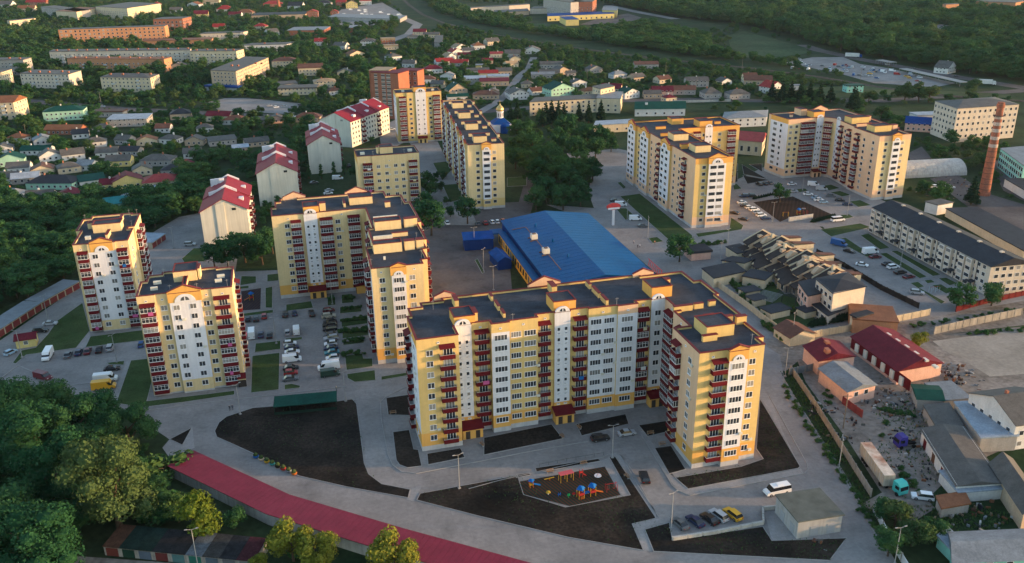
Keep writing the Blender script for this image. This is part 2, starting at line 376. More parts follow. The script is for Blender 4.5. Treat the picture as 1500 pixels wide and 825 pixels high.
for pts in (z4((355, 225), (375, 185), (410, 158), (530, 118), (655, 108), (900, 90), (985, 78), (1005, 100), (1040, 370), (1060, 420), (1120, 465), (1250, 490), (1240, 530), (960, 480), (740, 430), (560, 340), (440, 285), (365, 252)),
            zc((345, 520), (775, 440), (802, 525), (985, 580), (1268, 527), (1175, 360), (1205, 358), (1385, 630), (1280, 655), (1330, 772), (1000, 715), (600, 620), (330, 550)),
            zc((625, 275), (925, 215), (975, 280), (625, 352)), zc((1030, 215), (1250, 170), (1265, 215), (1055, 268)), zc((375, 345), (525, 320), (545, 362), (380, 395)),
            zc((225, 250), (300, 240), (320, 325), (340, 328), (355, 400), (290, 408), (255, 395), (240, 375)), zc((195, 100), (300, 85), (310, 170), (300, 178), (205, 175)),
            zc((1305, 220), (1430, 200), (1455, 245), (1345, 270)), zc((1375, 320), (1450, 310), (1515, 415), (1440, 435)), zc((850, 408), (1130, 367), (1142, 378), (858, 430)), zc((762, 440), (828, 428), (832, 440), (768, 452)),
            z6((785, 15), (985, 350), (975, 360), (430, 462), (365, 405), (690, 350), (800, 312), (765, 262)),
            z6((215, 660), (340, 625), (355, 712), (800, 645), (845, 715), (1215, 702), (1130, 815), (260, 770)),
            z4((150, 262), (255, 207), (210, 290)),
            z7((850, 155), (990, 235), (860, 208)), z7((855, 215), (1000, 240), (880, 262)), z7((890, 155), (962, 150), (962, 195)), z7((810, 148), (828, 150), (828, 190), (806, 190)), z7((806, 198), (828, 200), (828, 250), (805, 255))):
    bed('soil_bed', pts)
# playground floors: rubber matting with printed diagonal stripes
def stripes(name, c1, c2, c3, ang, sc):
    m = bpy.data.materials.new(name); m.use_nodes = True; n = m.node_tree.nodes; L = m.node_tree.links; bb = n['Principled BSDF']; bb.inputs['Roughness'].default_value = .95; bb.inputs['Specular IOR Level'].default_value = .03
    geo = n.new('ShaderNodeNewGeometry'); mp = n.new('ShaderNodeMapping'); mp.inputs['Rotation'].default_value = (0, 0, R(ang)); L.new(geo.outputs['Position'], mp.inputs['Vector'])
    wv = n.new('ShaderNodeTexWave'); wv.inputs['Scale'].default_value = sc; wv.inputs['Distortion'].default_value = 0; L.new(mp.outputs[0], wv.inputs['Vector'])
    rp = n.new('ShaderNodeValToRGB'); e = rp.color_ramp.elements; e[0].color = (*c1, 1); e[1].color = (*c3, 1); e[0].position = .3; e[1].position = .85; k = e.new(.55); k.color = (*c2, 1)
    L.new(wv.outputs['Color'], rp.inputs['Fac']); L.new(rp.outputs['Color'], bb.inputs['Base Color']); return m
sheet('playground_floor', zp((120, 330), (860, 200), (995, 445), (560, 542), (160, 440)), stripes('rubber stripes', (.018, .032, .026), (.034, .034, .026), (.075, .028, .02), -35, .42), .07)
sheet('playground_floor', z7((912, 362), (1130, 330), (1368, 440), (1235, 455), (1110, 448), (1060, 470)), stripes('rubber plain', (.030, .022, .018), (.034, .026, .022), (.045, .030, .024), 20, .2), .07)
sheet('playground_floor', z2((790, 655), (940, 630), (935, 790), (800, 800)), stripes('rubber dark', (.03, .028, .032), (.04, .033, .034), (.06, .035, .035), 10, .3), .07)
sheet('playground_floor', ZP(((1030, 145), (1085, 130), (1200, 200), (1150, 215)), 1000, 275, 3), stripes('rubber rose', (.09, .06, .055), (.11, .07, .06), (.13, .08, .07), 10, .3), .07)
# lighter pavements
for pts in (zc((770, 452), (850, 440), (1150, 372), (1175, 362), (1268, 527), (1235, 532), (1155, 405), (780, 465)), z1((462, 455), (515, 452), (545, 385), (545, 350), (530, 330)), z1((672, 778), (700, 790), (790, 530), (765, 530)),
            z6((40, 285), (90, 285), (150, 360), (270, 580), (265, 605), (160, 440)), z6((155, 635), (225, 618), (265, 605), (300, 615), (215, 655), (260, 765), (215, 765)),
            z6((805, 570), (885, 568), (945, 680), (1150, 665), (1215, 700), (845, 715)), z4((150, 262), (210, 290), (255, 207), (265, 300), (150, 345), (118, 300)), z4((1250, 490), (1300, 470), (1300, 480), (1265, 545), (1232, 535)),
            z6((365, 405), (440, 385), (330, 235), (265, 262), (345, 388)), z6((785, 0), (830, 0), (1020, 340), (1010, 380), (440, 490), (380, 465), (330, 405), (190, 175), (215, 170), (365, 405), (430, 462), (985, 360), (985, 350))):
    sheet('pavement', pts, M_WALK, .062)

# kerb lines along drives and verges
def kerbline(pts):
    b = MB()
    for i in range(len(pts) - 1):
        a, c = pts[i], pts[i + 1]; d = (c - a).normalized(); n = Vector((-d.y, d.x, 0)) * .1; a = a - d * .02
        for p, q, z in ((a + n, c + n, 0), ):
            v = [a - n, c - n, c + n, a + n]; b.poly([(x.x, x.y, .17) for x in v])
            for j in range(4): x, y = v[j], v[(j + 1) % 4]; b.poly([(x.x, x.y, .02), (y.x, y.y, .02), (y.x, y.y, .17), (x.x, x.y, .17)])
    b.obj('kerb_line', M_KERB)['kind'] = 'structure'
kerbline(z6((190, 175), (330, 405), (350, 440), (380, 468), (440, 492), (1005, 384), (1022, 365), (1018, 338), (830, 0)))
kerbline(z6((90, 285), (150, 360), (270, 580), (270, 605)))
kerbline(zc((300, 45), (195, 95), (172, 118), (175, 190), (205, 350), (225, 395), (265, 425), (330, 432), (560, 388), (830, 335), (1090, 290)))
kerbline(pxp((1142, 545), (1160, 575), (1200, 640), (1250, 725), (1300, 815)))
kerbline(zc((560, 500), (700, 462), (850, 428), (1150, 360), (1180, 345), (1210, 342), (1235, 360), (1300, 480), (1395, 625)))
kerbline(z1((0, 640), (110, 560), (220, 607), (360, 690), (560, 665)))
kerbline(z4((40, 130), (440, 80), (800, 40), (960, 20)))
# ================================================================== APARTMENT BLOCKS
_wm = {}
def window_mesh(wd, ht, n, simple=False):
    k = ('w', round(wd, 2), round(ht, 2), n, simple)
    if k in _wm: return _wm[k]
    b = MB(); h = wd / 2; t = .08
    if simple:
        b.box(-h, h, -.05, .0, 0, ht, 0); b.poly([(-h + t, -.055, t), (h - t, -.055, t), (h - t, -.055, ht - t), (-h + t, -.055, ht - t)], 1)
    else:
        b.box(-h, -h + t, -.07, 0, 0, ht); b.box(h - t, h, -.07, 0, 0, ht); b.box(-h + t, h - t, -.07, 0, 0, t); b.box(-h + t, h - t, -.07, 0, ht - t, ht)
        for i in range(1, n):
            x = -h + wd * i / n; b.box(x - t * .6, x + t * .6, -.068, 0, t, ht - t)
        b.box(-h - .06, h + .06, -.16, 0, -.06, 0, 0)
        b.poly([(-h + t, -.03, t), (h - t, -.03, t), (h - t, -.03, ht - t), (-h + t, -.03, ht - t)], 1)
    _wm[k] = b.mesh('window', [M_WFR, M_GLS]); return _wm[k]
def balcony_mesh(wd):
    k = ('b', round(wd, 2))
    if k in _wm: return _wm[k]
    b = MB(); h = wd / 2; d = 1.25
    b.box(-h, h, -d, -.003, -.18, 0, 1)
    b.box(-h - .03, h + .03, -d - .04, -d + .03, -.24, .92, 0); b.box(-h - .03, -h + .03, -d + .03, -.003, -.24, .92, 0); b.box(h - .03, h + .03, -d + .03, -.003, -.24, .92, 0)
    b.box(-h - .04, h + .04, -d - .05, -d + .04, .92, 1.0, 1); b.box(-h - .04, -h + .04, -d + .04, -.003, .92, 1.0, 1); b.box(h - .04, h + .04, -d + .04, -.003, .92, 1.0, 1)
    _wm[k] = b.mesh('balcony', [M_RED, M_SLAB]); return _wm[k]
def glazing_mesh(wd):
    k = ('g', round(wd, 2))
    if k in _wm: return _wm[k]
    b = MB(); h = wd / 2; d = 1.24; z0, z1_ = 1.0, 2.62; t = .07
    n = max(3, int(wd / .8))
    for i in range(n + 1):
        x = -h + (wd - t) * i / n; b.box(x, x + t, -d - .02, -d + .05, z0, z1_)
    b.box(-h, h, -d - .025, -d + .055, z0, z0 + .09); b.box(-h, h, -d - .025, -d + .055, z1_ - .1, z1_); b.box(-h, h, -d - .022, -d + .05, z0 + 1.05, z0 + 1.11)
    for s in (-1, 1):
        x = s * (h - .03); b.box(x - .03, x + .03, -d + .055, -.003, z0, z0 + .09); b.box(x - .03, x + .03, -d + .055, -.003, z1_ - .1, z1_); b.box(x - .03, x + .03, -d / 2 - .04, -d / 2 + .04, z0 + .09, z1_ - .1)
        b.poly([(x, -d + .05, z0), (x, -.003, z0), (x, -.003, z1_), (x, -d + .05, z1_)], 1)
    b.poly([(-h + .04, -d + .02, z0 + .05), (h - .04, -d + .02, z0 + .05), (h - .04, -d + .02, z1_ - .05), (-h + .04, -d + .02, z1_ - .05)], 1)
    _wm[k] = b.mesh('glazing', [M_WFR, M_GLS]); return _wm[k]
def canopy_mesh(wd):
    k = ('c', round(wd, 2))
    if k in _wm: return _wm[k]
    b = MB(); h = wd / 2 + .1
    b.ext_yz([(-1.5, 0), (-.003, .62), (-.003, .72), (-1.5, .10)], -h, h)
    _wm[k] = b.mesh('canopy', [M_RED]); return _wm[k]
def lunette(b, c, z, r, y, mw, mg, n=10):
    pts = [(c + r * math.cos(math.pi * i / n), z + r * math.sin(math.pi * i / n)) for i in range(n + 1)]
    b.poly([(p[0], y, p[1]) for p in reversed(pts)][::-1], mg)
    b.box(c - .12, c + .12, y - .06, y, z, z + r * .95, mw)
def arch(b, c, z, wd, y0, y1, mw, mg, n=12, rise=None):        # white round-headed top with half-moon light
    r = wd / 2; rise = rise or r
    pts = [(c + r * math.cos(math.pi * i / n), z + rise * math.sin(math.pi * i / n)) for i in range(n + 1)]
    b.ext_xz(pts, y0, y1, mw); lunette(b, c, z + rise * .18, r * .42, y0 - .03, mw, mg)
PAL = {'y': W_YEL, 'c': W_CRM, 'k': W_PIN, 'o': W_ORG, 'w': W_WHT}
def parse(cols):
    out = []
    for c in cols.split():
        k = c[0]; s = c[1:].split('/'); out.append((k, float(s[0]), float(s[1]) if len(s) > 1 else None))
    return out
def apartment(label, O, A, path, H=30., zc0=3.4, fh=2.84, nf=9, main='y', ground=None, attic=None, boxes=(), vents=(), walls=(), back_gables=(), glaz=.5, group=None, simple=False, name='apartment_building', seed=1, roofmat=None):
    rg = random.Random(seed); root = thing(name, label, 'apartment building', (O[0], O[1], 0), R(A), group)
    ground = ground or main; attic = attic or main
    mats = [PAL[main], PAL[ground], PAL[attic], W_WHT, W_PLN, W_ORG, W_PIN]
    wall = MB(); n = len(path); poly = [(p[0], p[1]) for p in path]
    a = R(A); ca, sa = math.cos(a), math.sin(a)
    EXCL.append([(O[0] + ca * x - sa * y, O[1] + sa * x + ca * y) for x, y in offset(poly, -2.5)])
    ztop = zc0 + fh * (nf - 1) + 1.45; zg = zc0 + 1.42; pl = max(.35, zc0 - 2.1)
    wins = []; camv = Vector((-O[0], -O[1])); 
    for i in range(n):
        p = path[i]; q = path[(i + 1) % n]; st = p[2] if len(p) > 2 else ''; cols = p[3] if len(p) > 3 else ''; ex = p[4] if len(p) > 4 else {}
        x0, y0, x1, y1 = p[0], p[1], q[0], q[1]; th = math.atan2(y1 - y0, x1 - x0); ln = math.hypot(x1 - x0, y1 - y0)
        up = 0 if 'k' not in st else 6
        def quad(za, zb, m): wall.poly([(x0, y0, za), (x1, y1, za), (x1, y1, zb), (x0, y0, zb)], m)
        quad(0, pl, 4)
        if 's' in st: quad(pl, zg, 1); quad(zg, H, 3)
        elif 'w' in st: quad(pl, zg, 1); quad(zg, ztop, 3); quad(ztop, H, 6 if 'k' in st else (5 if 'o' in st else 2))
        else: quad(pl, zg, 1); quad(zg, ztop, up); quad(ztop, H, 6 if 'k' in st else (5 if 'o' in st else 2))
        def at(s, z, off=0.): return (x0 + math.cos(th) * s + math.sin(th) * off, y0 + math.sin(th) * s - math.cos(th) * off, z)
        for k, s, wd in parse(cols):
            if k in 'bgx':
                wd = wd or 3.4
                for f in range(nf):
                    zf = zc0 + f * fh - 1.35
                    bo = link('balcony', balcony_mesh(wd), root, at(s, zf), th)
                    gl = k == 'g' or (k == 'x' and rg.random() < glaz)
                    if gl: link('glazing', glazing_mesh(wd), bo)
                    wins.append((at(s + wd * .08, zf + .25), th, min(wd * .62, 2.2), 2.05, 3))
                link('canopy', canopy_mesh(wd), root, at(s, zc0 + (nf - 1) * fh + 1.25), th)
            elif k == 'n':
                for f in range(nf - 1):
                    wins.append((at(s, zc0 + (f + .75) * fh - .5), th, .85, 1.0, 1)); 
                    if not simple: wins.append((at(s, zc0 + (f + .75) * fh - 1.35), th, .8, .35, 1))
            else:
                wd = wd or (1.65 if k == 'w' else 2.7)
                for f in range(nf):
                    wins.append((at(s, zc0 + f * fh - .72), th, wd, 1.48, 2 if k == 'w' else 4))
        if ln > 2.5 and 's' not in st and cols and not simple:
            wins.append((at(ln / 2, ztop + .9), th, .6, .4, 1))
        if 's' in st:
            b = MB(); arch(b, ln / 2, H - .05, ln - .3, -.12, .35, 0, 1, rise=ln * .36)
            b.obj('arch', [W_WHT, M_GLS], root, loc=at(0, 0), rz=th)
        if 'gable' in ex:
            c, wd = ex['gable']; b = MB(); hw = wd / 2
            b.ext_xz([(c - hw, ztop + .1), (c + hw, ztop + .1), (c + hw, H + .35), (c, H + .35 + wd * .2), (c - hw, H + .35)], -.10, .5, 0)
            b.ext_xz([(c - hw - .1, H + .36), (c, H + .36 + wd * .2), (c + hw + .1, H + .36), (c + hw + .1, H + .56), (c, H + .56 + wd * .2), (c - hw - .1, H + .56)][::1], -.22, .62, 1)
            aw = wd * .62; arch(b, c, ztop + .1, aw, -.22, -.1, 2, 3, rise=min(aw * .45, 2.2))
            b.obj('gable', [W_ORG, M_COP, W_WHT, M_GLS], root, loc=at(0, 0), rz=th)
        for s, wd, d in ex.get('entr', ()):
            b = MB(); h = wd / 2
            b.box(-h + .25, h - .25, -d + .5, -.01, 0, 2.75, 0); b.ext_yz([(-d, 2.75), (-.01, 3.7), (-.01, 3.85), (-d, 2.9)], -h, h, 1)
            for q2 in (-1, 1): b.box(q2 * h * .45 - .55, q2 * h * .45 + .55, -d + .42, -d + .5, .1, 2.2, 2)
            b.obj('entrance', [PAL[ground] if ground != 'w' else W_YEL, M_RED, mat('door dark', (.05, .04, .035), .6, 0)], root, loc=at(s, 0), rz=th)
    wall.obj('wall', mats, root)
    # roof deck, parapet, coping
    rf = MB(); ip = offset(poly, .35)
    rf.poly([(x, y, H - .55) for x, y in ip], 0)
    for i in range(n):
        c, d = ip[i], ip[(i + 1) % n]; rf.poly([(d[0], d[1], H - .55), (c[0], c[1], H - .55), (c[0], c[1], H), (d[0], d[1], H)], 1)
    roof = rf.obj('roof', [roofmat or M_DCK, PAL[attic]], root)
    op = offset(poly, -.12); ip2 = offset(poly, .42); cp = MB()
    for i in range(n):
        j = (i + 1) % n; a0, a1, b1, b0 = op[i], op[j], ip2[j], ip2[i]
        cp.poly([(*a0, H + .12), (*a1, H + .12), (*b1, H + .12), (*b0, H + .12)]); cp.poly([(*a0, H - .06), (*a1, H - .06), (*a1, H + .12), (*a0, H + .12)]); cp.poly([(*b1, H - .06), (*b0, H - .06), (*b0, H + .12), (*b1, H + .12)]); cp.poly([(*b0, H - .06), (*b1, H - .06), (*a1, H - .06), (*a0, H - .06)])
    cp.obj('coping', M_COP, roof)
    for bx in boxes:
        u0, u1, v0, v1, h, mc = bx[:6]; b = MB(); zt = H + h
        b.box(u0, u1, v0, v1, H - .6, zt, 0, 1)
        b.box(u0 - .12, u1 + .12, v0 - .12, v0 + .2, zt, zt + .2, 2); b.box(u0 - .12, u1 + .12, v1 - .2, v1 + .12, zt, zt + .2, 2); b.box(u0 - .12, u0 + .2, v0 + .2, v1 - .2, zt, zt + .2, 2); b.box(u1 - .2, u1 + .12, v0 + .2, v1 - .2, zt, zt + .2, 2)
        b.obj('stair_tower', [PAL[mc], M_DCK, M_COP], root)
    for u, v, lu, lv, h in vents:
        b = MB(); b.box(u - lu / 2, u + lu / 2, v - lv / 2, v + lv / 2, H - .6, H + h, 0)
        if h > .5: b.box(u - lu / 2 - .1, u + lu / 2 + .1, v - lv / 2 - .1, v + lv / 2 + .1, H + h, H + h + .16, 1)
        b.obj('vent', [W_OFF if h <= .5 else PAL[attic], M_COP], roof)
    for c, v, wd in back_gables:
        b = MB(); b.ext_xz([(c - wd / 2, H - .5), (c + wd / 2, H - .5), (c + wd / 2, H + .5), (c, H + .5 + wd * .22), (c - wd / 2, H + .5)], v - .25, v + .25, 0)
        b.ext_xz([(c - wd / 2 - .1, H + .5), (c, H + .5 + wd * .22), (c + wd / 2 + .1, H + .5), (c + wd / 2 + .1, H + .7), (c, H + .72 + wd * .22), (c - wd / 2 - .1, H + .7)], v - .35, v + .35, 1)
        b.obj('back_gable', [W_PIN, M_COP], root)
    # air conditioners and washing, scattered as people hung them
    for pos, th, wd, ht, np_ in wins:
        if np_ in (2, 4) and rg.random() < (.10 if not simple else .05):
            m = _wm.get('ac')
            if m is None: b = MB(); b.box(-.42, .42, -.36, -.02, 0, .58); m = _wm['ac'] = b.mesh('air_conditioner', [W_OFF])
            link('air_conditioner', m, root, (pos[0] + math.cos(th) * (wd / 2 + .55), pos[1] + math.sin(th) * (wd / 2 + .55), pos[2] - .2), th)
    if not simple:
        for q in range(5):
            bl = [o for o in root.children if o.name.split('.')[0] == 'balcony']
            if bl:
                o = rg.choice(bl); b = MB(); x = rg.uniform(-.6, .2); b.box(x, x + rg.uniform(.8, 1.6), -1.36, -1.32, .15, 1.15); c_ = rg.choice(((.02, .12, .35), (.45, .1, .25), (.6, .6, .6), (.5, .45, .3))); b.obj('washing', mat('washing %.2f' % c_[0], c_, .9, .1), o)
        for q in range(6):
            b = MB(); b.tube((0, 0, 0), (0, 0, 2.6), .035, n=4); b.tube((-.5, 0, 2.3), (.5, 0, 2.3), .025, n=4); x, y = ip[rg.randrange(n)]; cx0 = sum(p[0] for p in ip) / n; cy0 = sum(p[1] for p in ip) / n; b.obj('aerial', M_SLAB, roof, loc=(x + .06 * (cx0 - x), y + .06 * (cy0 - y), H - .55))
    def place(ws):
        for pos, th, wd, ht, np_ in ws:
            link('window', window_mesh(wd, ht, np_, simple), root, (pos[0] + math.sin(th) * .002, pos[1] - math.cos(th) * .002, pos[2]), th)
    wins.sort(key=lambda t: -t[2] * t[3])
    place(wins[:298])
    if len(wins) > 298:                                 # the smallest ones past the limit
        b = MB()
        for pos, th, wd, ht, np_ in wins[298:]:
            me = window_mesh(wd, ht, np_, simple); k = len(b.v); c, s = math.cos(th), math.sin(th)
            b.v += [(pos[0] + c * v.co.x - s * v.co.y, pos[1] + s * v.co.x + c * v.co.y, pos[2] + v.co.z) for v in me.vertices]
            for f in me.polygons: b.f.append(tuple(k + i for i in f.vertices)); b.m.append(f.material_index)
        o = b.obj('small_windows', [M_WFR, M_GLS], root); o['kind'] = 'stuff'
    return root
AX = 14.8
# --- main L-shaped block in front
apartment('long yellow L-shaped ten-storey block with open maroon balconies behind the striped playground', (-22.1, 183.4), AX, [
    (0, 0, 'y', 'w2.7 b6.8/3.6'), (9.7, 0), (9.7, 5.0, 's', 'n1.2 n3.0', {'entr': [(3.2, 5.6, 3.2)]}), (13.9, 5.0), (13.9, 5.6, 'y', 'b2.5/3.5'), (18.5, 5.6), (18.5, 3.5, 'w', 'W2.3/3.2'), (23, 3.5), (23, 4.3, 'y', 'W1.8/2.6 W5.4/3.0'),
    (30.4, 4.3), (30.4, 6, 'y', 'b1.9/3.2'), (35.1, 6), (35.1, 5.6, 's', 'n1.1 n3.0', {'entr': [(2.0, 5.4, 3.4)]}), (39.2, 5.6), (39.2, 6.3, 'y', 'b2.6/3.4'), (44, 6.3), (44, 5.6, 'w', 'W2.0/2.9 W5.5/2.7'), (51.6, 5.6), (51.6, 5.1, 'wk', 'W2.6/3.1'),
    (57, 5.1), (57, 6.8, 'y', 'x1.9/3.2'), (61.2, 6.8), (61.2, 6.4, 's', 'w1.9', {'entr': [(1.9, 4.6, 3.0)]}), (65, 6.4, 'k', 'g4.4/4.6'), (65, -1.9), (63.4, -1.9, 'k', 'x5.4/3.4'), (63.4, -11), (59.2, -11, 'k', 'x3.2/3.4 w9.6'),
    (59, -25, 'y', 'x4.8/3.6'), (65.8, -25), (65.8, -26.2, 'wo', 'W2.3/3.1', {'gable': (2.3, 4.8)}), (70.4, -26.2), (70.4, -25, 'y', 'w1.9'), (75.1, -25), (75.1, -21.4), (76.9, -21.4, 'y', 'b3/3 b9/3'), (76.9, -8.6), (78.2, -8.6, 'y', 'b5/3'), (78.2, 5), (79.2, 5), (79.2, 15), (77.2, 15), (77.2, 22.6), (65, 22.6), (65, 23.8), (40, 23.8), (40, 23.2), (10, 23.2), (10, 21.4), (4.2, 21.4), (4.2, 18.8), (.7, 18.8), (.7, 14), (-.3, 14, 'wo', 'b4/3.6 w9.5'), (-.3, .01)],
    ground='o', boxes=[(9.9, 15, 5.7, 11.5, 1.9, 'o'), (35.2, 41, 6.8, 13, 2.3, 'o'), (62, 67.6, 8.2, 14.5, 2.4, 'o'), (64.4, 71.4, -17.5, -11, 2.3, 'y')],
    vents=[(22.8, 9, .6, 3, .6), (22.6, 14, .6, 4, .7), (22.4, 20, .6, 3, .8), (49.6, 9.5, .7, 4, .8), (49.4, 15, .7, 5, .8), (49.2, 20.5, .7, 3, .8), (12.8, 18.5, 1, 4, 1.6), (15.6, 9, .9, 3.5, 1.8), (39, 20, 1.4, 4, 1.7), (68.6, 15, 2.6, 1.4, 1.6),
           (66.2, -1.2, 5, .8, .9), (70.6, -.8, 2.4, .8, .8), (74.5, -.3, 1.8, .8, .8), (73, -11.5, 2.2, 1, 1.6), (76, -12.2, 2.6, 1, 1.5), (64.6, -18.6, 3.6, .8, .9), (70, -7.6, 2.6, .6, .7)],
    back_gables=[(11, 23.3, 5.5), (38, 24, 9), (66, 23.3, 6)], glaz=.38, seed=3)
# --- two towers on the west side
apartment('cream nine-storey tower with blue-white centre and dark lawn strip beside the yellow van', (-98.8, 212.9), AX, [
    (0, 0, 'c', 'g2.4/3.7'), (4.5, 0), (4.5, .3, 'c', 'w1.9'), (8, .3), (8, -.5, 'w', 'w1.6 w5.8', {'gable': (4, 8.6)}), (16, -.5), (16, .3, 'c', 'w1.2'), (18.9, .3), (18.9, 0, 'c', 'x2.3/4.0', {'entr': [(4.6, 2.4, 1.8)]}), (24.2, 0, 'c', 'w4 b11/3.2'), (24.2, 16), (19.8, 16), (19.8, 17.2), (5, 17.2), (5, 15.4), (1.4, 15.4), (1.4, 11), (0, 11)],
    H=29.7, zc0=2.6, fh=2.87, main='c', boxes=[(8.7, 14.8, 9.4, 16.4, 2.4, 'c'), (11.4, 12.4, .6, 9.3, .9, 'c')], vents=[(4, 5, 1.8, .5, .4), (4.4, 9.5, 2, .5, .4), (20.5, 6, 1.8, .5, .4), (21, 9.5, 2, .5, .4), (15.4, 12, .6, 4, 2.6)], glaz=.75, seed=4)
apartment('cream nine-storey tower with white front behind the long garage row', (-135.3, 255.9), AX, [
    (0, 0, 'c', 'g2.4/2.9'), (4.1, 0), (4.1, -.5, 'w', 'w1.8 w6', {'gable': (4, 6.6)}), (12.2, -.5), (12.2, 0, 'c', 'g1.7/3.0'), (16, 0, 'c', 'w5'), (16, 12.4), (14.4, 12.4), (14.4, 14.6), (16.2, 14.6, 'c', 'g2.6/3.2 g10/3.2'), (16.2, 29.6), (13.6, 29.6), (13.6, 31), (.8, 31), (.8, 28), (-1.6, 28), (-1.6, 15), (0, 15)],
    H=29.6, zc0=2.4, fh=2.87, main='c', boxes=[(4, 12.5, 12.5, 17.5, 2.2, 'c'), (1.6, 11.6, 17.6, 20, 1.4, 'c')], vents=[(3.4, 6.4, 1.6, 1, .5), (9.2, 7.6, .8, 5.5, .9), (11, 24, .8, 5, .9)], seed=5, glaz=.8)
# --- L-shaped block round the inner car park
apartment('L-shaped cream block with maroon glazed balconies wrapping the crowded inner car park', (-80.2, 281.7), AX, [
    (0, 0, 'c', 'w4.6 x7.5/3.3'), (10.3, 0), (10.3, -.6, 's', 'n1.2 n3.1', {'entr': [(2.2, 6, 3.2)]}), (14.7, -.6), (14.7, 0, 'c', 'g2.9/4.2 w6.8 g12.2/4.0'), (31.2, 0, 'c', 'n4 x10/3.4 x17/3.4', {'entr': [(1.8, 3.4, 6)]}), (31, -23), (29.4, -23, 'c', 'g5/3.4 w11'), (29.2, -41), (26.8, -41, 'w', 'x5/3.2 x13/3.2'),
    (26.2, -60, 'c', 'w2.9'), (31.7, -60), (31.7, -61, 'w', 'W2/2.9', {'gable': (2, 4.6)}), (35.7, -61), (35.7, -60, 'c', 'w2.0'), (41, -60, 'o', ''), (41, -56.6), (42.8, -56.6, 'o', 'b3/2.6'), (42.8, -47.6), (44.2, -47.6), (44.2, -39), (45.6, -39, 'o', 'b5/3 b13/3'), (45.6, -21), (47, -21, 'o', 'b5/3'), (47, 3), (45.4, 3), (45.4, 13), (40, 13), (40, 19.6), (9.3, 19.6), (9.3, 20.8), (3, 20.8), (3, 17), (1.2, 17), (1.2, 10), (-.2, 10, 'w', ''), (-.2, .02)],
    ground='o', main='c', boxes=[(10.4, 15.6, .4, 6.5, 2.1, 'o'), (26.5, 34.5, 7, 13, 2.0, 'c'), (31.6, 40, -24.5, -20.5, 2.4, 'c'), (28.6, 37, -46.5, -43, 2.4, 'c')],
    vents=[(17, 4, 2, 2.2, 2.2), (24.6, 8, .7, 6, .9), (39, 1.5, 1.8, 1.6, 1.2), (36.4, -12.5, 8, .6, .5), (42.6, -23, 3, 2, 2.3), (46 - 1.6, -22.4, 2, 2, 2.2), (33, -33, 6, .6, .5), (38.4, -32, 5, .8, .7), (39.4, -45, 3, 2, 2.3), (42.6, -44.5, 2.2, 2, 2.2), (31, -52, .6, .6, .4)], back_gables=[(8, 20.6, 8), (30, 20.3, 8)], glaz=.85, seed=6)
# --- six-storey block behind it
o6 = G(617.6, 296.7); u6 = Vector((math.cos(R(14)), math.sin(R(14)), 0)); o6 = o6 - u6 * 28.4
apartment('pale yellow six-storey block with plain front and corner balconies behind the inner car park', (o6.x, o6.y), 14, [
    (0, 0, 'y', 'g4.5/4.2'), (6.6, 0), (6.6, -.4, 'y', 'w2.8 w6.5 w10.7 w14'), (22.4, -.4), (22.4, 0, 'y', 'g2.9/3.8'), (28.4, 0, 'y', ''), (28.4, 15.5), (0, 15.5, 'o', '')], H=24, zc0=1.95, fh=3.36, nf=6, main='c', attic='c', boxes=[(11, 17, 5, 11, 2.4, 'c')], vents=[(3, 6, 2, 1.4, .5), (25, 6, 2, 1.4, .5), (10, 7, .8, 3, 2.4)], seed=7, glaz=.8)
apartment('slender yellow nine-storey block with orange stair top next to the unfinished brick tower', (-67.6, 525.8), 12.5, [
    (0, 0, 'y', 'g3.8/4'), (6.4, 0), (6.4, -.5, 'y', 'w2.2'), (11.6, -.5), (11.6, -.9, 's', 'n1.4 n4.8', {'entr': [(3, 6, 3)]}), (17.8, -.9), (17.8, -.5, 'y', 'w2.6'), (21.6, -.5), (21.6, 0, 'y', 'g2.6/4'), (27.3, 0), (27.3, 15), (0, 15, 'w', 'w3 w10')], H=30.2, zc0=3.1, fh=2.86, main='y', boxes=[(11, 18.4, 2, 9, 2.4, 'o')], vents=[(5, 6, 1.6, 1, .5), (23, 6, 1.6, 1, .5)], seed=8, glaz=.7, simple=True)
# --- long terrace of joined sections running away
pc = [(0, 0, 'c', 'w4.4'), (6.4, 0), (6.4, -1, 'w', 'W1.9/2.8', {'gable': (1.9, 4.4)}), (10.2, -1), (10.2, 0, 'c', 'w1.7'), (16.5, 0, 'o', ''), (16.5, 116), (0, 116)]
for k in range(4):
    v = 116 - 29 * k
    pc += [(0, v - .01, 'c', 'w2'), (0, v - 4), (-.9, v - 4, 'w', 'W2.4/2.7', {'gable': (2.4, 4.8)}), (-.9, v - 8.8), (0, v - 8.8, 'c', 'x2.2/3.2'), (0, v - 13), (-.4, v - 13, 's', 'n1 n2.6'), (-.4, v - 16.6), (0, v - 16.6, 'c', 'x2.2/3.2'), (0, v - 21), (-.9, v - 21, 'w', 'W2.4/2.7', {'gable': (2.4, 4.8)}), (-.9, v - 25.8), (0, v - 25.8, 'c', '')]
pc = [pc[i] for i in range(len(pc))]
apartment('long cream terrace of stepped orange gables running back toward the small blue-domed church', (-18.9, 385), 9.6, pc, H=30, zc0=3.3, fh=2.85, main='c', ground='y',
    boxes=[(3.6, 9.6, 6 + 29 * k, 12 + 29 * k, 2.3, 'c') for k in range(4)], vents=[(8, 20 + 29 * k, 10, .7, .8) for k in range(4)] + [(13, 8 + 29 * k, 2, 2, .6) for k in range(4)] + [(16, 29 * k + 14, 1, 3, 1.4) for k in range(4)], glaz=.5, seed=9, simple=True)
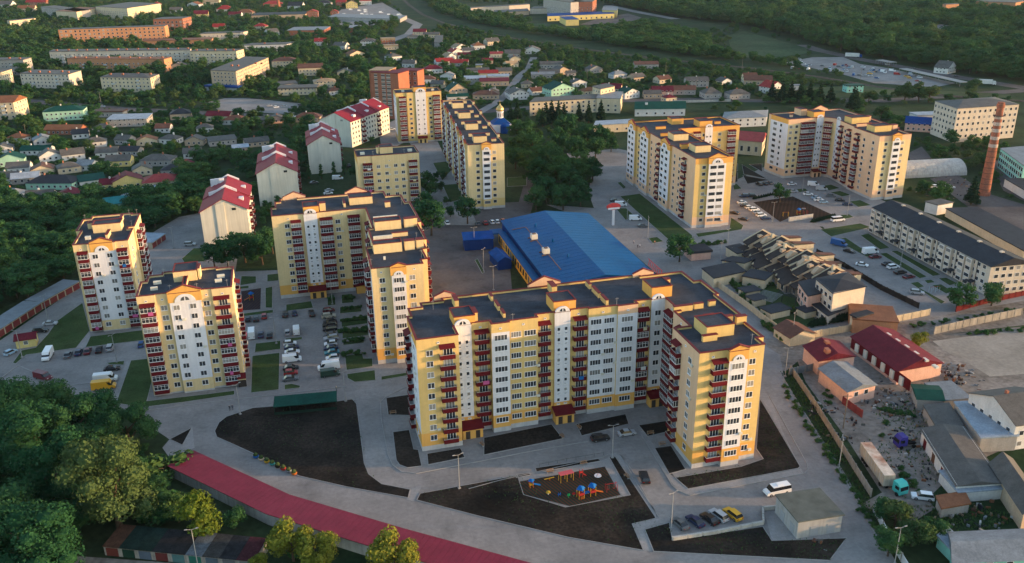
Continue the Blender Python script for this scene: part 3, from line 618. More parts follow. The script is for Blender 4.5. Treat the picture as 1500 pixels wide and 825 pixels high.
# --- eastern L-block
pd = [(0, 0, 'y', 'w3.9'), (5.6, 0), (5.6, -.9, 'w', 'W2.1/2.9 W5.5/2.9', {'gable': (3.8, 8)}), (13.3, -.9), (13.3, 0, 'y', ''), (16.8, 0, 'o', ''), (16.8, 58, 'y', 'w4 g9/3.6 w13'), (30, 58), (30, 57.4, 's', 'n1 n2.8'), (33.8, 57.4), (33.8, 58, 'y', 'w4 g10/4'), (48, 58), (48, 80), (0, 80),
      (0, 79.9), (-1, 79.9, 'wo', 'W2.6/2.6 W7/2.6', {'gable': (5, 9)}), (-1, 69.6), (0, 69.6, 'y', 'w3.4'), (0, 62.4), (-1, 62.4, 'wo', 'W2.6/2.6 W7/2.6', {'gable': (5, 9)}), (-1, 51.8), (0, 51.8, 'k', 'w2.2 w7.5 b12.5/3.2'), (0, 36.4), (-1, 36.4, 'wo', 'W2.6/2.6 W7.4/2.6', {'gable': (5, 9.4)}), (-1, 25.4), (0, 25.4, 'k', 'w3.5 w9 x15/3.2')]
apartment('peach and yellow block with white gabled bays overlooking the blue-roofed market street', (76.4, 353.5), 12.2, pd, H=30, zc0=3.3, fh=2.85, main='y', ground='k', attic='o',
    boxes=[(5, 12, 12, 19, 2.3, 'c'), (5, 12, 36, 43, 2.3, 'c'), (28, 34.5, 60, 67, 2.4, 'o'), (18, 24, 70, 76, 2.2, 'o')], vents=[(7, 24, 8, .8, .8), (3.5, 20.5, 3, .8, 1.4), (13.2, 21, 2.4, .8, .8), (7, 47, 8, .8, .8), (9, 62, 5, .8, .7), (40, 66, 3, 1, .7)], back_gables=[(14, 58.5, 0.1)][:0], glaz=.45, seed=10, simple=True)
# --- far eastern V-shaped block
pe = [(-20, 45.3, 'c', 'w1.6 w4.8 g9/4 g13/3.2'), (-4.4, 45.3), (-4.4, 44.8, 's', 'n1 n2.6', {'entr': [(1.8, 5, 3)]}), (-.6, 44.8, 'y', 'g2.6/3.8'), (2.6, 41), (2.6, 38.6, 's', 'n1.4'), (1.9, 34.6, 'k', 'b2.6/3 w6 x11/3.2'), (-.6, 18.6, 'k', ''), (-1.6, 18.6, 'k', 'x4/3.2 w9 w16'), (-2.5, -1.6, 'y', 'w3.7'), (4, -1.6), (4, -2.6, 'w', 'W2.1/2.9', {'gable': (2.1, 4.8)}), (8.3, -2.6), (8.3, -1.6, 'y', 'w1.6'), (14.2, -1.6), (14.8, 8), (18, 12), (20, 40), (20, 62), (-21, 62), (-21, 60, 'wo', 'W4/3 w9')]
apartment('V-shaped peach block with rows of maroon balconies above the crowded parking court', (169, 393), AX, pe, H=30, zc0=3.3, fh=2.85, main='c', ground='k', attic='k',
    boxes=[(-5, 1, 47, 53, 2.3, 'o'), (3.5, 13, 28, 34, 2.4, 'y'), (2, 11, 8.5, 14.5, 2.2, 'y'), (-8, -4.6, 54, 60, 2.6, 'k')], vents=[(-14, 53, 1.4, 1, .6), (15, 12, 2.4, 2, 1.6), (6, 22, 8, .8, .8), (16, 33, 2, 2, 1.8)], back_gables=[(8, 61.6, 9)], glaz=.6, seed=11, simple=True)
# ================================================================== HOUSES, BLOCKS, SHEDS
RC = {'red': (.26, .03, .03), 'maroon': (.12, .016, .026), 'rose': (.26, .05, .05), 'grey': (.098, .094, .090), 'dark': (.034, .036, .044), 'brown': (.12, .06, .045), 'blue': (.004, .045, .20), 'green': (.008, .055, .042), 'pale blue': (.27, .32, .38),
      'rust': (.20, .085, .045), 'tan': (.30, .22, .14), 'umber': (.046, .036, .034), 'steel': (.185, .205, .225), 'teal': (.04, .24, .24)}
WC = {'white': (.60, .59, .57), 'cream': (.56, .47, .33), 'grey': (.33, .31, .29), 'mint': (.33, .55, .42), 'pink': (.62, .38, .30), 'yellow': (.62, .50, .20), 'brick': (.30, .12, .075), 'tan': (.45, .34, .24), 'turquoise': (.22, .50, .44), 'orange brick': (.44, .22, .12), 'beige': (.54, .47, .39)}
def rm(k): return mat('roof ' + k, RC[k], .6, .22, .3, .12, streak=.2)
def wm(k): return mat('house wall ' + k, WC[k], .9, .12, .25, .08, streak=.12)
M_DOOR = mat('door brown', (.10, .05, .035), .6, .1)
M_BRK = mat('chimney brick', (.34, .14, .09), .9, .2)
def wrow(root, a, b, z0, rows, fh, step, wd=1.3, ht=1.3, skip=(), simple=True, margin=1.6):
    a = Vector(a[:2]); b = Vector(b[:2]); L = (b - a).length; n = max(1, int((L - 2 * margin) / step + 1.001)); th = math.atan2(b.y - a.y, b.x - a.x); d = (b - a) / L
    for r in range(rows):
        for i in range(n):
            s = L / 2 + (i - (n - 1) / 2) * step; p = a + d * s
            link('window', window_mesh(wd, ht, 2, simple), root, (p.x + math.sin(th) * .004, p.y - math.cos(th) * .004, z0 + r * fh), th)
def faces_cam(root_xy, A, nx, ny):
    c, s = math.cos(A), math.sin(A); wx, wy = c * nx - s * ny, s * nx + c * ny
    return -(root_xy[0] * wx + root_xy[1] * wy) > -.05 * math.hypot(*root_xy)
def house(label, px, py, w_, d_, A, eave, rise, rt, roof, wall, name='house', cat='house', group=None, wins=True, chim=True, base=False, z=None, ov=.45):
    c = G(px, py, 0 if base else eave); root = thing(name, label, cat, (c.x, c.y, 0), R(A), group)
    x, y = w_ / 2, d_ / 2; W = MB(); W.box(-x, x, -y, y, 0, eave, 0)
    rb = MB(); t = .16
    if rt == 'gx':
        W.ext_yz([(-y, eave), (y, eave), (0, eave + rise)], -x, x)
        k = rise / y
        for s in (-1, 1):
            p = [(s * (y + ov), eave - ov * k + .02), (0, eave + rise + .02), (0, eave + rise + t + .02), (s * (y + ov), eave - ov * k + t + .02)]
            rb.ext_yz(p if s < 0 else p[::-1], -x - ov, x + ov)
    elif rt == 'gy':
        W.ext_xz([(-x, eave), (x, eave), (0, eave + rise)], -y, y); k = rise / x
        for s in (-1, 1):
            p = [(s * (x + ov), eave - ov * k + .02), (0, eave + rise + .02), (0, eave + rise + t + .02), (s * (x + ov), eave - ov * k + t + .02)]
            rb.ext_xz(p if s < 0 else p[::-1], -y - ov, y + ov)
    elif rt == 'h':
        X, Y = x + ov, y + ov; r = min(x, y) * .98; e = eave - .05
        if x >= y: a, b2 = (-X + Y, 0, eave + rise), (X - Y, 0, eave + rise)
        else: a, b2 = (0, -Y + X, eave + rise), (0, Y - X, eave + rise)
        P = [(-X, -Y, e), (X, -Y, e), (X, Y, e), (-X, Y, e)]
        if x >= y: rb.poly([P[0], P[1], b2, a]); rb.poly([P[1], P[2], b2]); rb.poly([P[2], P[3], a, b2]); rb.poly([P[3], P[0], a])
        else: rb.poly([P[0], P[1], a]); rb.poly([P[1], P[2], b2, a]); rb.poly([P[2], P[3], b2]); rb.poly([P[3], P[0], a, b2])
        rb.poly([P[3], P[2], P[1], P[0]])
    elif rt == 's':
        rb.ext_yz([(-y - ov, eave + .02), (y + ov, eave + rise), (y + ov, eave + rise + t), (-y - ov, eave + .02 + t)], -x - ov, x + ov)
        W.poly([(-x, -y, eave), (-x, y, eave), (-x, y, eave + rise)], 0); W.poly([(x, -y, eave), (x, y, eave + rise), (x, y, eave)], 0); W.poly([(x, y, eave), (-x, y, eave), (-x, y, eave + rise), (x, y, eave + rise)][::-1])
    else:
        rb.box(-x - ov, x + ov, -y - ov, y + ov, eave, eave + max(.2, rise))
    W.obj('wall', wm(wall), root); ro = rb.obj('roof', rm(roof), root)
    if chim and rt in ('gx', 'gy', 'h'):
        m = MB(); m.box(-.35, .35, -.35, .35, 0, 1.5); m.obj('chimney', M_BRK if rnd.random() < .6 else wm('white'), ro, loc=(x * rnd.uniform(-.5, .5), y * rnd.uniform(-.2, .3), eave + rise * .72))
    if wins:
        rows = 1 if eave < 4.6 else (2 if eave < 7.6 else 3); fh = 2.9; z0 = 1.0
        for a, b2, nx, ny in (((-x, -y), (x, -y), 0, -1), ((x, -y), (x, y), 1, 0), ((-x, y), (-x, -y), -1, 0)):
            if faces_cam((c.x, c.y), R(A), nx, ny): wrow(root, a, b2, z0, rows, fh, 3.0)
    a = R(A); hyp = math.hypot(w_, d_) / 2
    CIRC.append((c.x, c.y, hyp + 1.5)); t2 = Vector((-c.x, -c.y)).normalized(); CIRC.append((c.x + t2.x * hyp * 1.1, c.y + t2.y * hyp * 1.1, hyp * .85))
    return root
def block(label, FL, FR, BR, H, nf, wall, roof='grey', step=3.2, wd=1.4, ht=1.4, z0=1.3, fh=2.9, name='apartment_building', cat='building', group=None, sides='fr', balc=0, rt='f', rise=2, boxes=0, wall2=None, clear=True, depth=None):
    a = G(*FL, H); b2 = G(*FR, H); c2 = G(*BR, H) if depth is None else None
    u = (b2 - a); L = u.length; A = math.atan2(u.y, u.x); n = Vector((-math.sin(A), math.cos(A), 0))
    if depth is None: dv = c2 - b2; D = dv.dot(n); sh = dv.dot(u.normalized())
    else: D = depth; sh = 0
    if D < 3: D = 8
    sh = max(-D * .5, min(D * .5, sh))
    root = thing(name, label, cat, (a.x, a.y, 0), A, group)
    P = [(0, 0), (L, 0), (L + sh, D), (sh, D)]
    W = MB(); W.prism(P, 0, H, 0); W.obj('wall', wm(wall), root)
    rf = MB()
    if rt == 'f':
        Q = offset(P, -.3); rf.prism(Q, H - .02, H + .35, 0, bottom=True)
    elif rt == 'g':
        m0 = (P[0][0] + P[3][0]) / 2, D / 2; o_ = .5
        A0 = (-o_, -o_, H - .1); A1 = (L + o_, -o_, H - .1); B0 = (sh / 2 - o_, D / 2, H + rise); B1 = (L + sh / 2 + o_, D / 2, H + rise); C0 = (sh - o_, D + o_, H - .1); C1 = (L + sh + o_, D + o_, H - .1)
        rf.poly([A0, A1, B1, B0]); rf.poly([B0, B1, C1, C0]); rf.poly([A0, B0, C0]); rf.poly([A1, C1, B1]); rf.poly([C0, C1, A1, A0])
    else:
        o_ = .5; k = D / 2; A_ = [(-o_, -o_, H - .1), (L + o_, -o_, H - .1), (L + sh + o_, D + o_, H - .1), (sh - o_, D + o_, H - .1)]; B0 = (sh / 2 + k, k, H + rise); B1 = (L + sh / 2 - k, k, H + rise)
        if L > D: rf.poly([A_[0], A_[1], B1, B0]); rf.poly([A_[1], A_[2], B1]); rf.poly([A_[2], A_[3], B0, B1]); rf.poly([A_[3], A_[0], B0])
        else:
            B0 = ((L + sh) / 2, L / 2, H + rise); B1 = ((L + sh) / 2, D - L / 2, H + rise); rf.poly([A_[0], A_[1], B0]); rf.poly([A_[1], A_[2], B1, B0]); rf.poly([A_[2], A_[3], B1]); rf.poly([A_[3], A_[0], B0, B1])
        rf.poly(A_[::-1])
    ro = rf.obj('roof', rm(roof), root)
    rr = random.Random(int(abs(a.x * 7)))
    for i in range(boxes):
        m = MB(); m.box(-.9, .9, -.6, .6, 0, 1.3); s = (i + .5) / boxes; m.obj('chimney', M_BRK if wall != 'white' or rr.random() < .5 else wm('white'), ro, loc=(L * s, D * rr.choice((.3, .5)), H + (.3 if rt == 'f' else rise * .55)))
    nw = int(L / step) * nf
    if 'f' in sides and nf: wrow(root, P[0], P[1], z0, nf, fh, step, wd, ht)
    if 'r' in sides and nf: wrow(root, P[1], P[2], z0, nf, fh, step, wd, ht)
    if 'l' in sides and nf: wrow(root, P[3], P[0], z0, nf, fh, step, wd, ht)
    mb = mat('old balcony', (.45, .47, .48), .8, .2)
    for i in range(balc):
        s = L * (i + .5) / balc
        for f in range(1, nf):
            if rr.random() < .8:
                m = MB(); m.box(-1.4, 1.4, -1, -.01, -.1, 1.0); m.obj('balcony', mb, root, loc=(s, 0, z0 + f * fh - .9))
    if clear:
        ca, sa = math.cos(A), math.sin(A); EXCL.append([(a.x + ca * x - sa * y, a.y + sa * x + ca * y) for x, y in offset(P, -3)])
        t2 = Vector((-a.x, -a.y)).normalized() * 5; EXCL.append([(a.x + t2.x + ca * x - sa * y, a.y + t2.y + sa * x + ca * y) for x, y in P])
    return root
# --- old town blocks, far west
block('very long orange brick four-storey building beyond the old housing blocks', (85, 44), (241, 38.5), (246, 36.5), 18, 4, 'orange brick', 'grey', 5.2, 2.2, 2, 3, 3.9, boxes=0, sides='fl', cat='building', name='brick_building')
block('low long grey-brick block with a row of chimneys in front of the orange building', (72, 76), (278, 73.5), (280, 70.5), 14, 4, 'beige', 'grey', 4.6, balc=16, boxes=14)
block('low orange-ended brick block half hidden in the trees of the old estate', (98, 86.2), (240, 87), (251, 84), 12, 3, 'orange brick', 'rust', 4.6, balc=9, boxes=9, sides='fr')
block('pale block with a bright bare end wall, right of the tall round tree', (278, 75.2), (346, 75), (357, 72), 14, 4, 'cream', 'grey', 4.0, balc=3, boxes=5)
block('white four-storey block with brick chimneys and a sunlit blank end', (29, 108), (100, 109.2), (118.5, 103.6), 12, 4, 'beige', 'grey', 3.6, boxes=5, sides='f', balc=2)
block('cream four-storey block with grey hipped roof among dark trees', (146.5, 113), (220, 114), (233, 108.5), 12, 4, 'cream', 'grey', 3.6, rt='h', rise=2, boxes=4, balc=2)
block('grey panel block at the frame edge with a cream end wall', (-40, 88.5), (33.6, 88), (45.7, 84.5), 14, 4, 'grey', 'grey', 3.6, boxes=4, balc=2)
block('small cream block behind the white four-storey block', (-40, 108), (2, 106), (17, 101.5), 12, 4, 'cream', 'grey', 3.6, boxes=2)
block('cream four-storey block under a red tiled roof by the road', (-40, 152), (19, 150), (39, 143), 12, 4, 'cream', 'rust', 3.8, rt='g', rise=3.5, boxes=3, balc=2)
sh = block('five-storey tan brick block above a blue shop canopy', (308.3, 103.3), (345.2, 104.8), (393, 84.5), 15.5, 5, 'tan', 'grey', 3.6, boxes=4, sides='fr', z0=1.2)
m = MB(); m.box(-3, 30, -7, -.02, 3.2, 4.4); m.box(-3, 30, -6, -.02, 0, 3.2, 1); m.obj('shop_canopy', [rm('blue'), wm('white')], sh)
block('grey hospital wing with low roof at the far edge of town', (60, 10), (112, 17), (118, 13), 14, 4, 'grey', 'grey', 5, sides='f')
block('bright cream hospital wing catching the sun', (112, 17.5), (146, 11.5), (132, 8), 14, 3, 'cream', 'rust', 5, sides='f')
block('tall cream hospital block with sunlit end at the top of town', (140, 10), (186, 12.5), (208, 4), 17, 4, 'cream', 'grey', 5)
block('small sunlit cream two-storey building among far trees', (14, 31), (52, 27), (55, 25.5), 10, 2, 'cream', 'grey', 5, wd=2, ht=2)
block('unfinished orange brick box with empty window holes', (224, 28.5), (267, 27.5), (280, 24.5), 16, 3, 'brick', 'grey', 5.5, 2.6, 2.6, 2, 4.2)
block('low orange brick annex beside the long orange building', (208, 60.5), (310, 58), (312, 55), 6, 1, 'orange brick', 'rust', 5)
block('low white building with a row of small windows beyond the chimneyed block', (290, 50), (352, 48), (363, 45.5), 8, 2, 'beige', 'grey', 5)
block('low white flat-roofed building behind the shop block', (352, 67), (420, 65), (439, 61.5), 7, 2, 'white', 'grey', 5, boxes=1)
block('long low tan workshop beside the brick factory chimney', (368, 23), (447, 21), (453, 17), 7, 1, 'tan', 'dark', 6)
block('brick and glass greenhouse hall near the truck lot', (420, 45), (475, 44), (484, 39), 6, 1, 'brick', 'steel', 5)
block('long grey depot wall building beside the truck lot', (480, 25), (586, 28), (596, 23), 5, 0, 'grey', 'steel', 5)
block('small brick hall with grey roof under the truck lot', (511, 41), (528, 41), (529, 37), 6, 0, 'brick', 'steel')
block('grey unfinished shell of a garage near the orange house', (636, 63), (648, 63), (649, 52), 5, 0, 'grey', 'grey')
block('long pale warehouse with a lit wall at the top of the picture', (690, 12), (776, 6.5), (795, 4), 10, 0, 'beige', 'grey', 6)
block('lower grey warehouse beside the long pale one', (725, 19), (775, 16), (785, 12), 6, 0, 'tan', 'grey')
block('pale warehouse next to the brick mill', (776, 13), (820, 12), (825, 9), 8, 0, 'beige', 'grey')
block('tall brick mill with many windows by the forest', (838, 3), (868, 2.5), (874, -2), 22, 5, 'brick', 'grey', 4)
block('grey many-windowed mill office left of the brick mill', (796, -2), (836, 4), (842, 0), 22, 4, 'grey', 'grey', 4)
dp = block('long yellow depot with bright blue roof beside its truck yard', (802, 24), (900, 20), (897, 16.5), 7, 1, 'yellow', 'blue', 8, 2.5, 2.5, 1, cat='depot', name='depot_building')
block('yellow two-storey depot office with pale roof', (882, 15), (904, 15.5), (905, 10), 10, 2, 'yellow', 'steel', 5, name='depot_office', cat='office')
block('pale yellow gable shed at the end of the depot', (829, 29), (848, 28.5), (838, 24), 8, 0, 'yellow', 'blue', name='depot_shed', cat='shed')
block('abandoned brick factory hall with flat grey roof behind the highway trees', (1319, 42), (1379, 54), (1412, 42), 9, 1, 'brick', 'grey', 6, 4, 2, 1.5, sides='fr', name='factory', cat='factory')
block('lower brick wing of the abandoned factory', (1253, 41), (1305, 47), (1320, 41), 6, 1, 'brick', 'rust', 6)
block('low brick shed with sunlit end beside the abandoned factory', (1380, 64), (1394, 66), (1421, 61), 6, 0, 'brick', 'rust')
block('bright orange brick tower block end above the trees', (1381, 6), (1386, 7), (1405, 6), 22, 0, 'orange brick', 'grey', name='brick_tower', cat='tower')
block('dark brick ruin hidden in the far forest', (1268, 2), (1292, 2), (1294, -1), 14, 3, 'brick', 'grey', 4)
block('long orange brick plant at the far corner', (1430, 2), (1488, 4), (1512, 0), 20, 3, 'orange brick', 'grey', 5)
block('pale metal warehouse roof peeking over the far trees', (1470, 60), (1512, 66), (1512, 60), 6, 0, 'white', 'steel')
# --- east side
block('white five-storey hostel with grey roof behind the tall brick chimney', (1370, 148), (1403, 159), (1493, 152.5), 20, 5, 'beige', 'grey', 3.6, 1.6, 1.7, 2.6, 3.5, rt='h', rise=2.2, boxes=0, sides='fr')
ct = block('long cream four-storey terrace with a dark roof beside the parked blue van', (1279, 304), (1452, 390.5), None, 10.6, 4, 'beige', 'dark', 2.7, 1.6, 1.4, .9, 2.6, rt='g', rise=2.6, depth=16, sides='fr', boxes=0)
ctl = (G(1452, 390.5, 10.6) - G(1279, 304, 10.6)).length
for k in range(int(ctl / 11)):
    for q in (2.2, 6.0):
        m = MB(); m.box(-1.5, 1.5, -1.1, -.01, .9, 10.2); bay = m.obj('bay', wm('beige'), ct, loc=(k * 11 + q, 0, 0))
        for f in range(4): link('window', window_mesh(2.5, 1.35, 4, True), bay, (0, -1.102, .9 + f * 2.6), 0)
    m = MB(); m.box(-.08, .08, -.16, -.01, 0, 10.3); m.obj('drain_pipe', rm('dark'), ct, loc=(k * 11 + 9.4, 0, 0))
    m = MB(); m.ext_yz([(-2, 2.5), (-.01, 3.0), (-.01, 3.15), (-2, 2.65)], -1.6, 1.6); m.obj('porch_roof', rm('dark'), ct, loc=(k * 11 + 8.2, 0, 0))
for k in range(6):
    m = MB(); m.box(-.6, .6, -.6, .6, 0, 1.6); m.obj('chimney', wm('beige'), ct, loc=(8 + k * ctl / 6.2, 8, 11.9))
sc = block('long flat-roofed cream school block with grey roof by the dark spruces', (776, 150), (876, 144.5), (884, 138), 9.5, 3, 'cream', 'grey', 4, 1.6, 1.5, 1, 3, boxes=0, name='school_building', cat='school', sides='f')
block('taller cream corner of the school with roof terrace', (874, 144), (909, 145), (912, 135), 10, 2, 'cream', 'steel', 5, 1.6, 1.5, 1.4, 3, name='school_wing', cat='school')
block('square cream stair block on top of the school wing', (868, 127), (880, 131), (892, 124), 14, 1, 'cream', 'grey', 4, z0=11)
block('long green-roofed white hall on the main street', (930, 160), (1004, 159), (1003, 151.5), 5, 1, 'white', 'green', 6, rt='g', rise=3.4, name='hall', cat='hall', boxes=2)
block('white two-storey building under a slate-blue roof near the school', (1058, 174), (1123, 171), (1125, 161), 6, 2, 'white', 'steel', 5, rt='h', rise=2.2, z0=.9, fh=2.8)
block('cream sports hall with maroon roof between the two big blocks', (1079, 205), (1117, 208), (1122, 196), 8, 1, 'cream', 'rose', 4, 1.6, 3, 2, rt='g', rise=3, name='sports_hall', cat='hall')
block('grey low nursery wing with pale blue roof behind the park', (870, 184), (925, 181), (927, 175), 5, 1, 'cream', 'pale blue', 6)
block('curved modern office with pale roof and green glass', (1466, 218), (1500, 243), (1530, 225), 10, 3, 'turquoise', 'white' if 0 else 'steel', 3, 2.2, 2, .8, 3, name='office_building', cat='office', sides='f')
block('long dark flat roof of the garages behind the cream terrace', (1386, 306), (1500, 368), None, 3.5, 0, 'cream', 'dark', depth=14, name='garage_block', cat='garage')
block('small white flat box with grey roof beside the scrap court', (1356, 296), (1374, 301), (1396, 297), 4.5, 0, 'white', 'grey', name='shed', cat='shed')
block('long dark-roofed low hall at the frame edge by the office', (1472, 262), (1520, 290), None, 4, 0, 'white', 'dark', depth=16, name='shed', cat='shed')
# --- unfinished brick tower
bt = block('unfinished red brick tower with open concrete floors', (543, 106), (583, 108), None, 31, 0, 'brick', 'maroon', name='brick_tower', cat='tower', depth=15)
block('tall red brick core of the unfinished tower with a sunlit cap', (569, 104), (580, 99), None, 31.5, 9, 'brick', 'tan', 3.2, .9, 1.3, 3, 3.1, name='brick_tower', cat='tower', depth=14, clear=False, sides='f')
block('red brick rear wing of the unfinished tower', (580, 103.5), (611, 104.5), None, 30, 9, 'brick', 'maroon', 4, 1.8, 1.9, 2.4, 3.1, name='brick_tower', cat='tower', depth=12, clear=False, sides='f')
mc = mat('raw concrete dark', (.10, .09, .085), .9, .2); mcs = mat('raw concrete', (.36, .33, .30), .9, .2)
for u0, wd in ((2.5, 2.4), (8, 2.8), (12, 3.0)):
    for f in range(10):
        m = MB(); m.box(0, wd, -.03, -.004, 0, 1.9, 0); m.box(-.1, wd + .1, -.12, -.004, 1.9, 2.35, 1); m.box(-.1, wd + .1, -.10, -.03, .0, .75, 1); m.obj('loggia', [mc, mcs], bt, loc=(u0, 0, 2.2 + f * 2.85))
# --- four red-roofed walk-ups
def walkup(label, FL, FR, depth, A, steps=2, right=True):
    H = 15.6; a = G(*FL, H); b2 = G(*FR, H); L = (b2 - a).length
    root = thing('apartment_building', label, 'apartment building', (a.x, a.y, 0), R(A), 'red-roofed walk-up blocks'); pk = 4.6; mm = L / 2
    W = MB(); W.ext_xz([(0, 0), (L, 0), (L, H), (mm, H + pk), (0, H)], 0, depth, 0); W.ext_xz([(L * .33, 0), (L * .52, 0), (L * .52, H + pk - .9), (L * .33, H + pk * .55)], -.35, -.004, 0)
    W.obj('wall', W_OFF, root); rb = MB(); seg = depth / steps
    for i in range(steps):
        y0, y1 = i * seg - (.4 if i == 0 else 0) , (i + 1) * seg; dz = .35 * i
        for s in (-1, 1):
            e = 0 if s < 0 else L; o_ = -.6 if s < 0 else .6
            p = [(e + o_, H - .35 + dz), (mm, H + pk + .05 + dz), (mm, H + pk + .3 + dz), (e + o_, H - .1 + dz)]; rb.ext_xz(p if s < 0 else p[::-1], y0, y1)
    ro = rb.obj('roof', mat('walkup roof red', (.20, .020, .035), .55, .12, .3, streak=.12), root)
    for i in range(1, steps + 1):
        m = MB(); m.ext_xz([(L * .12, H + 1.6), (L * .3, H + 1.6), (mm, H + pk * .75), (L * .75, H + 2.4), (L * .75, H + 3.6), (mm, H + pk + 1.3), (L * .3, H + pk * .5 + 1.6), (L * .12, H + 3)], i * seg - .3, i * seg + .3); m.obj('parapet', W_WHT, ro)
    for q in range(3):
        m = MB(); m.box(-1, 1, -.6, .6, 0, 3.4); m.obj('chimney', W_WHT, ro, loc=(L * (.16 + .11 * q), depth - 3 - q * 1.5, H + 1.4 + q * .5))
    for q in range(steps):
        m = MB(); m.box(-.9, .9, -1.2, 1.2, 0, 1.8); m.obj('dormer', W_WHT, ro, loc=(L * .86, q * seg + seg * .55, H + .6))
    m = MB(); m.box(-.8, .8, -.08, -.004, 0, 1.0); m.obj('attic_window', M_GLS, root, loc=(L * .72, 0, H - .2))
    if right:
        wrow(root, (L, 0), (L, depth), 1.6, 5, 2.9, 3.2, 1.5, 1.5)
        for v in (depth * .3, depth * .7):
            for f in range(5): link('balcony', balcony_mesh(2.8), root, (L, v, 1.1 + f * 2.9), R(90))
    ca, sa = math.cos(R(A)), math.sin(R(A)); EXCL.append([(a.x + ca * x - sa * y, a.y + sa * x + ca * y) for x, y in offset([(0, 0), (L, 0), (L, depth), (0, depth)], -3)])
walkup('cream walk-up with red pitched roof nearest the L-shaped block', (293, 311), (361, 308), 36, 13)
walkup('cream walk-up with red roof, second in line behind the inner court', (375.5, 255), (434, 253), 40, 13)
walkup('cream walk-up with red roof and dark cypresses at its foot', (450, 213), (498, 211.5), 34, 13)
walkup('cream stepped walk-up with maroon balconies beside the unfinished brick tower', (468, 175), (503, 181), 46, -22, 3)
# --- market hall
mk = thing('market_hall', 'large market hall with bright blue metal roof behind the yellow block', 'market hall', (13.6, 272.5, 0), R(13.2))
L_, D_, e0, r0 = 37., 76., 6.6, 9.2; mr_ = 18.5
m = MB(); m.box(0, L_, 0, D_, 0, e0, 0); m.ext_xz([(0, e0), (L_, e0), (mr_, r0)], 0, D_, 0); m.obj('wall', mat('blue metal wall', (.008, .035, .16), .55, .1, streak=.1), mk)
RB = mat('blue metal roof', (.002, .075, .215), .5, .14, .10, .06, spec=.10, streak=.18)
m = MB()
for s in (-1, 1):
    e = -.6 if s < 0 else L_ + .6; p = [(e, e0 - .1), (mr_, r0), (mr_, r0 + .25), (e, e0 + .15)]; m.ext_xz(p if s < 0 else p[::-1], -.5, D_ + .5)
mro = m.obj('roof', RB, mk)
for i in range(24):
    for s in (-1, 1):
        y = 1.5 + i * 3.2; m = MB(); e = -.55 if s < 0 else L_ + .55; p = [(e, e0 + .17), (mr_, r0 + .27), (mr_, r0 + .31), (e, e0 + .21)]; m.ext_xz(p if s < 0 else p[::-1], y, y + .07); m.obj('roof_seam', RB, mro)
m = MB(); m.box(-3.4, -.62, 12, D_ - 8, 0, 4.4, 0); m.box(-3.6, -.62, 11.6, D_ - 7.6, 4.4, 4.75, 1); m.obj('side_annex', [mat('market yellow', (.55, .32, .05), .7, .1), RB], mk)
for i in range(14):
    m = MB(); m.box(-.06, 0, -1.1, 1.1, 0, 2.4); m.obj('display_window', M_GLS, mk, loc=(-3.41, 15 + i * 3.9, 1.2))
for v in (30, 47):
    m = MB(); m.box(-1.2, 1.2, -1.2, 1.2, .5, 2.4, 0); m.box(-2, 2, -2, -1.85, 0, .5, 1); m.box(-2, 2, 1.85, 2, 0, .5, 1); m.lathe([(.8, 2.4), (.8, 2.6)], 10, m=1); m.obj('cooling_unit', [W_OFF, mat('steel brown', (.16, .10, .07), .6, .1)], mro, loc=(6, v, 7.4))
m = MB(); m.tube((6.5, 12, 7.8), (6.5, 62, 7.8), .16, n=6); m.tube((6.5, 62, 7.8), (1, 62, 7.2), .16, n=6); m.obj('roof_pipe', mat('steel brown', (.16, .10, .07), .6, .1), mro)
m = MB(); m.box(-5.6, -.62, D_ - 7, D_ - 1, 3.4, 3.8); m.obj('loading_canopy', RB, mk)
for u, v in ((10, 60), (11.5, 40), (12, 22)):
    m = MB(); m.lathe([(.35, 7.4), (.35, 9.3), (.55, 9.3), (.1, 9.7)], 8, (u, v)); m.obj('roof_vent', RB, mro)
ca, sa = math.cos(R(13.2)), math.sin(R(13.2)); EXCL.append([(13.6 + ca * x - sa * y, 272.5 + sa * x + ca * y) for x, y in offset([(-6, 0), (L_, 0), (L_, D_), (-6, D_)], -2)])
house('square blue metal kiosk beside the market yard', 700, 347, 11.5, 7, 8, 4.4, .9, 's', 'blue', 'grey', 'kiosk', 'kiosk', wins=False)
house('small blue gabled shed with a white door in the market yard', 733, 375, 5.2, 11, 18, 3.6, 1.5, 'gy', 'blue', 'grey', 'shed', 'shed', wins=False, chim=False)
for o in bpy.data.objects:
    if o.name.startswith('wall') and o.parent and o.parent.get('label', '').find('blue') >= 0 and o.parent.name.split('.')[0] in ('kiosk', 'shed'):
        o.data.materials[0] = MATS['blue metal wall']
# --- church with gilded dome
cw = G(733, 192); ch = thing('church', 'small white church with blue roof and gilded onion dome', 'church', (cw.x, cw.y, 0), R(12))
m = MB(); m.box(-6, 6, -6, 6, 0, 5.2); m.obj('wall', W_WHT, ch)
m = MB(); m.lathe([(8.6, 5.0), (6, 6.6), (2.6, 8.6), (0.1, 8.7)], 4); rr_ = m.obj('roof', rm('blue'), ch); rr_.rotation_euler[2] = R(45)
m = MB(); m.lathe([(3.2, 0), (3.2, 4.4), (2.4, 5.3), (.4, 6)], 12); m.obj('apse', rm('blue'), ch, loc=(2, -6, 0))
m = MB(); m.lathe([(2.1, 8), (2.1, 12.2), (2.4, 12.3), (2.4, 12.7), (1.9, 12.8)], 10); m.obj('drum', W_WHT, ch)
m = MB(); m.lathe([(1.9, 12.8), (2.5, 13.8), (2.3, 14.8), (1.3, 15.9), (.45, 16.8), (.12, 17.6)], 14); dm = m.obj('dome', mat('gilded dome', (.55, .40, .16), .35, .05, metal=.6), ch)
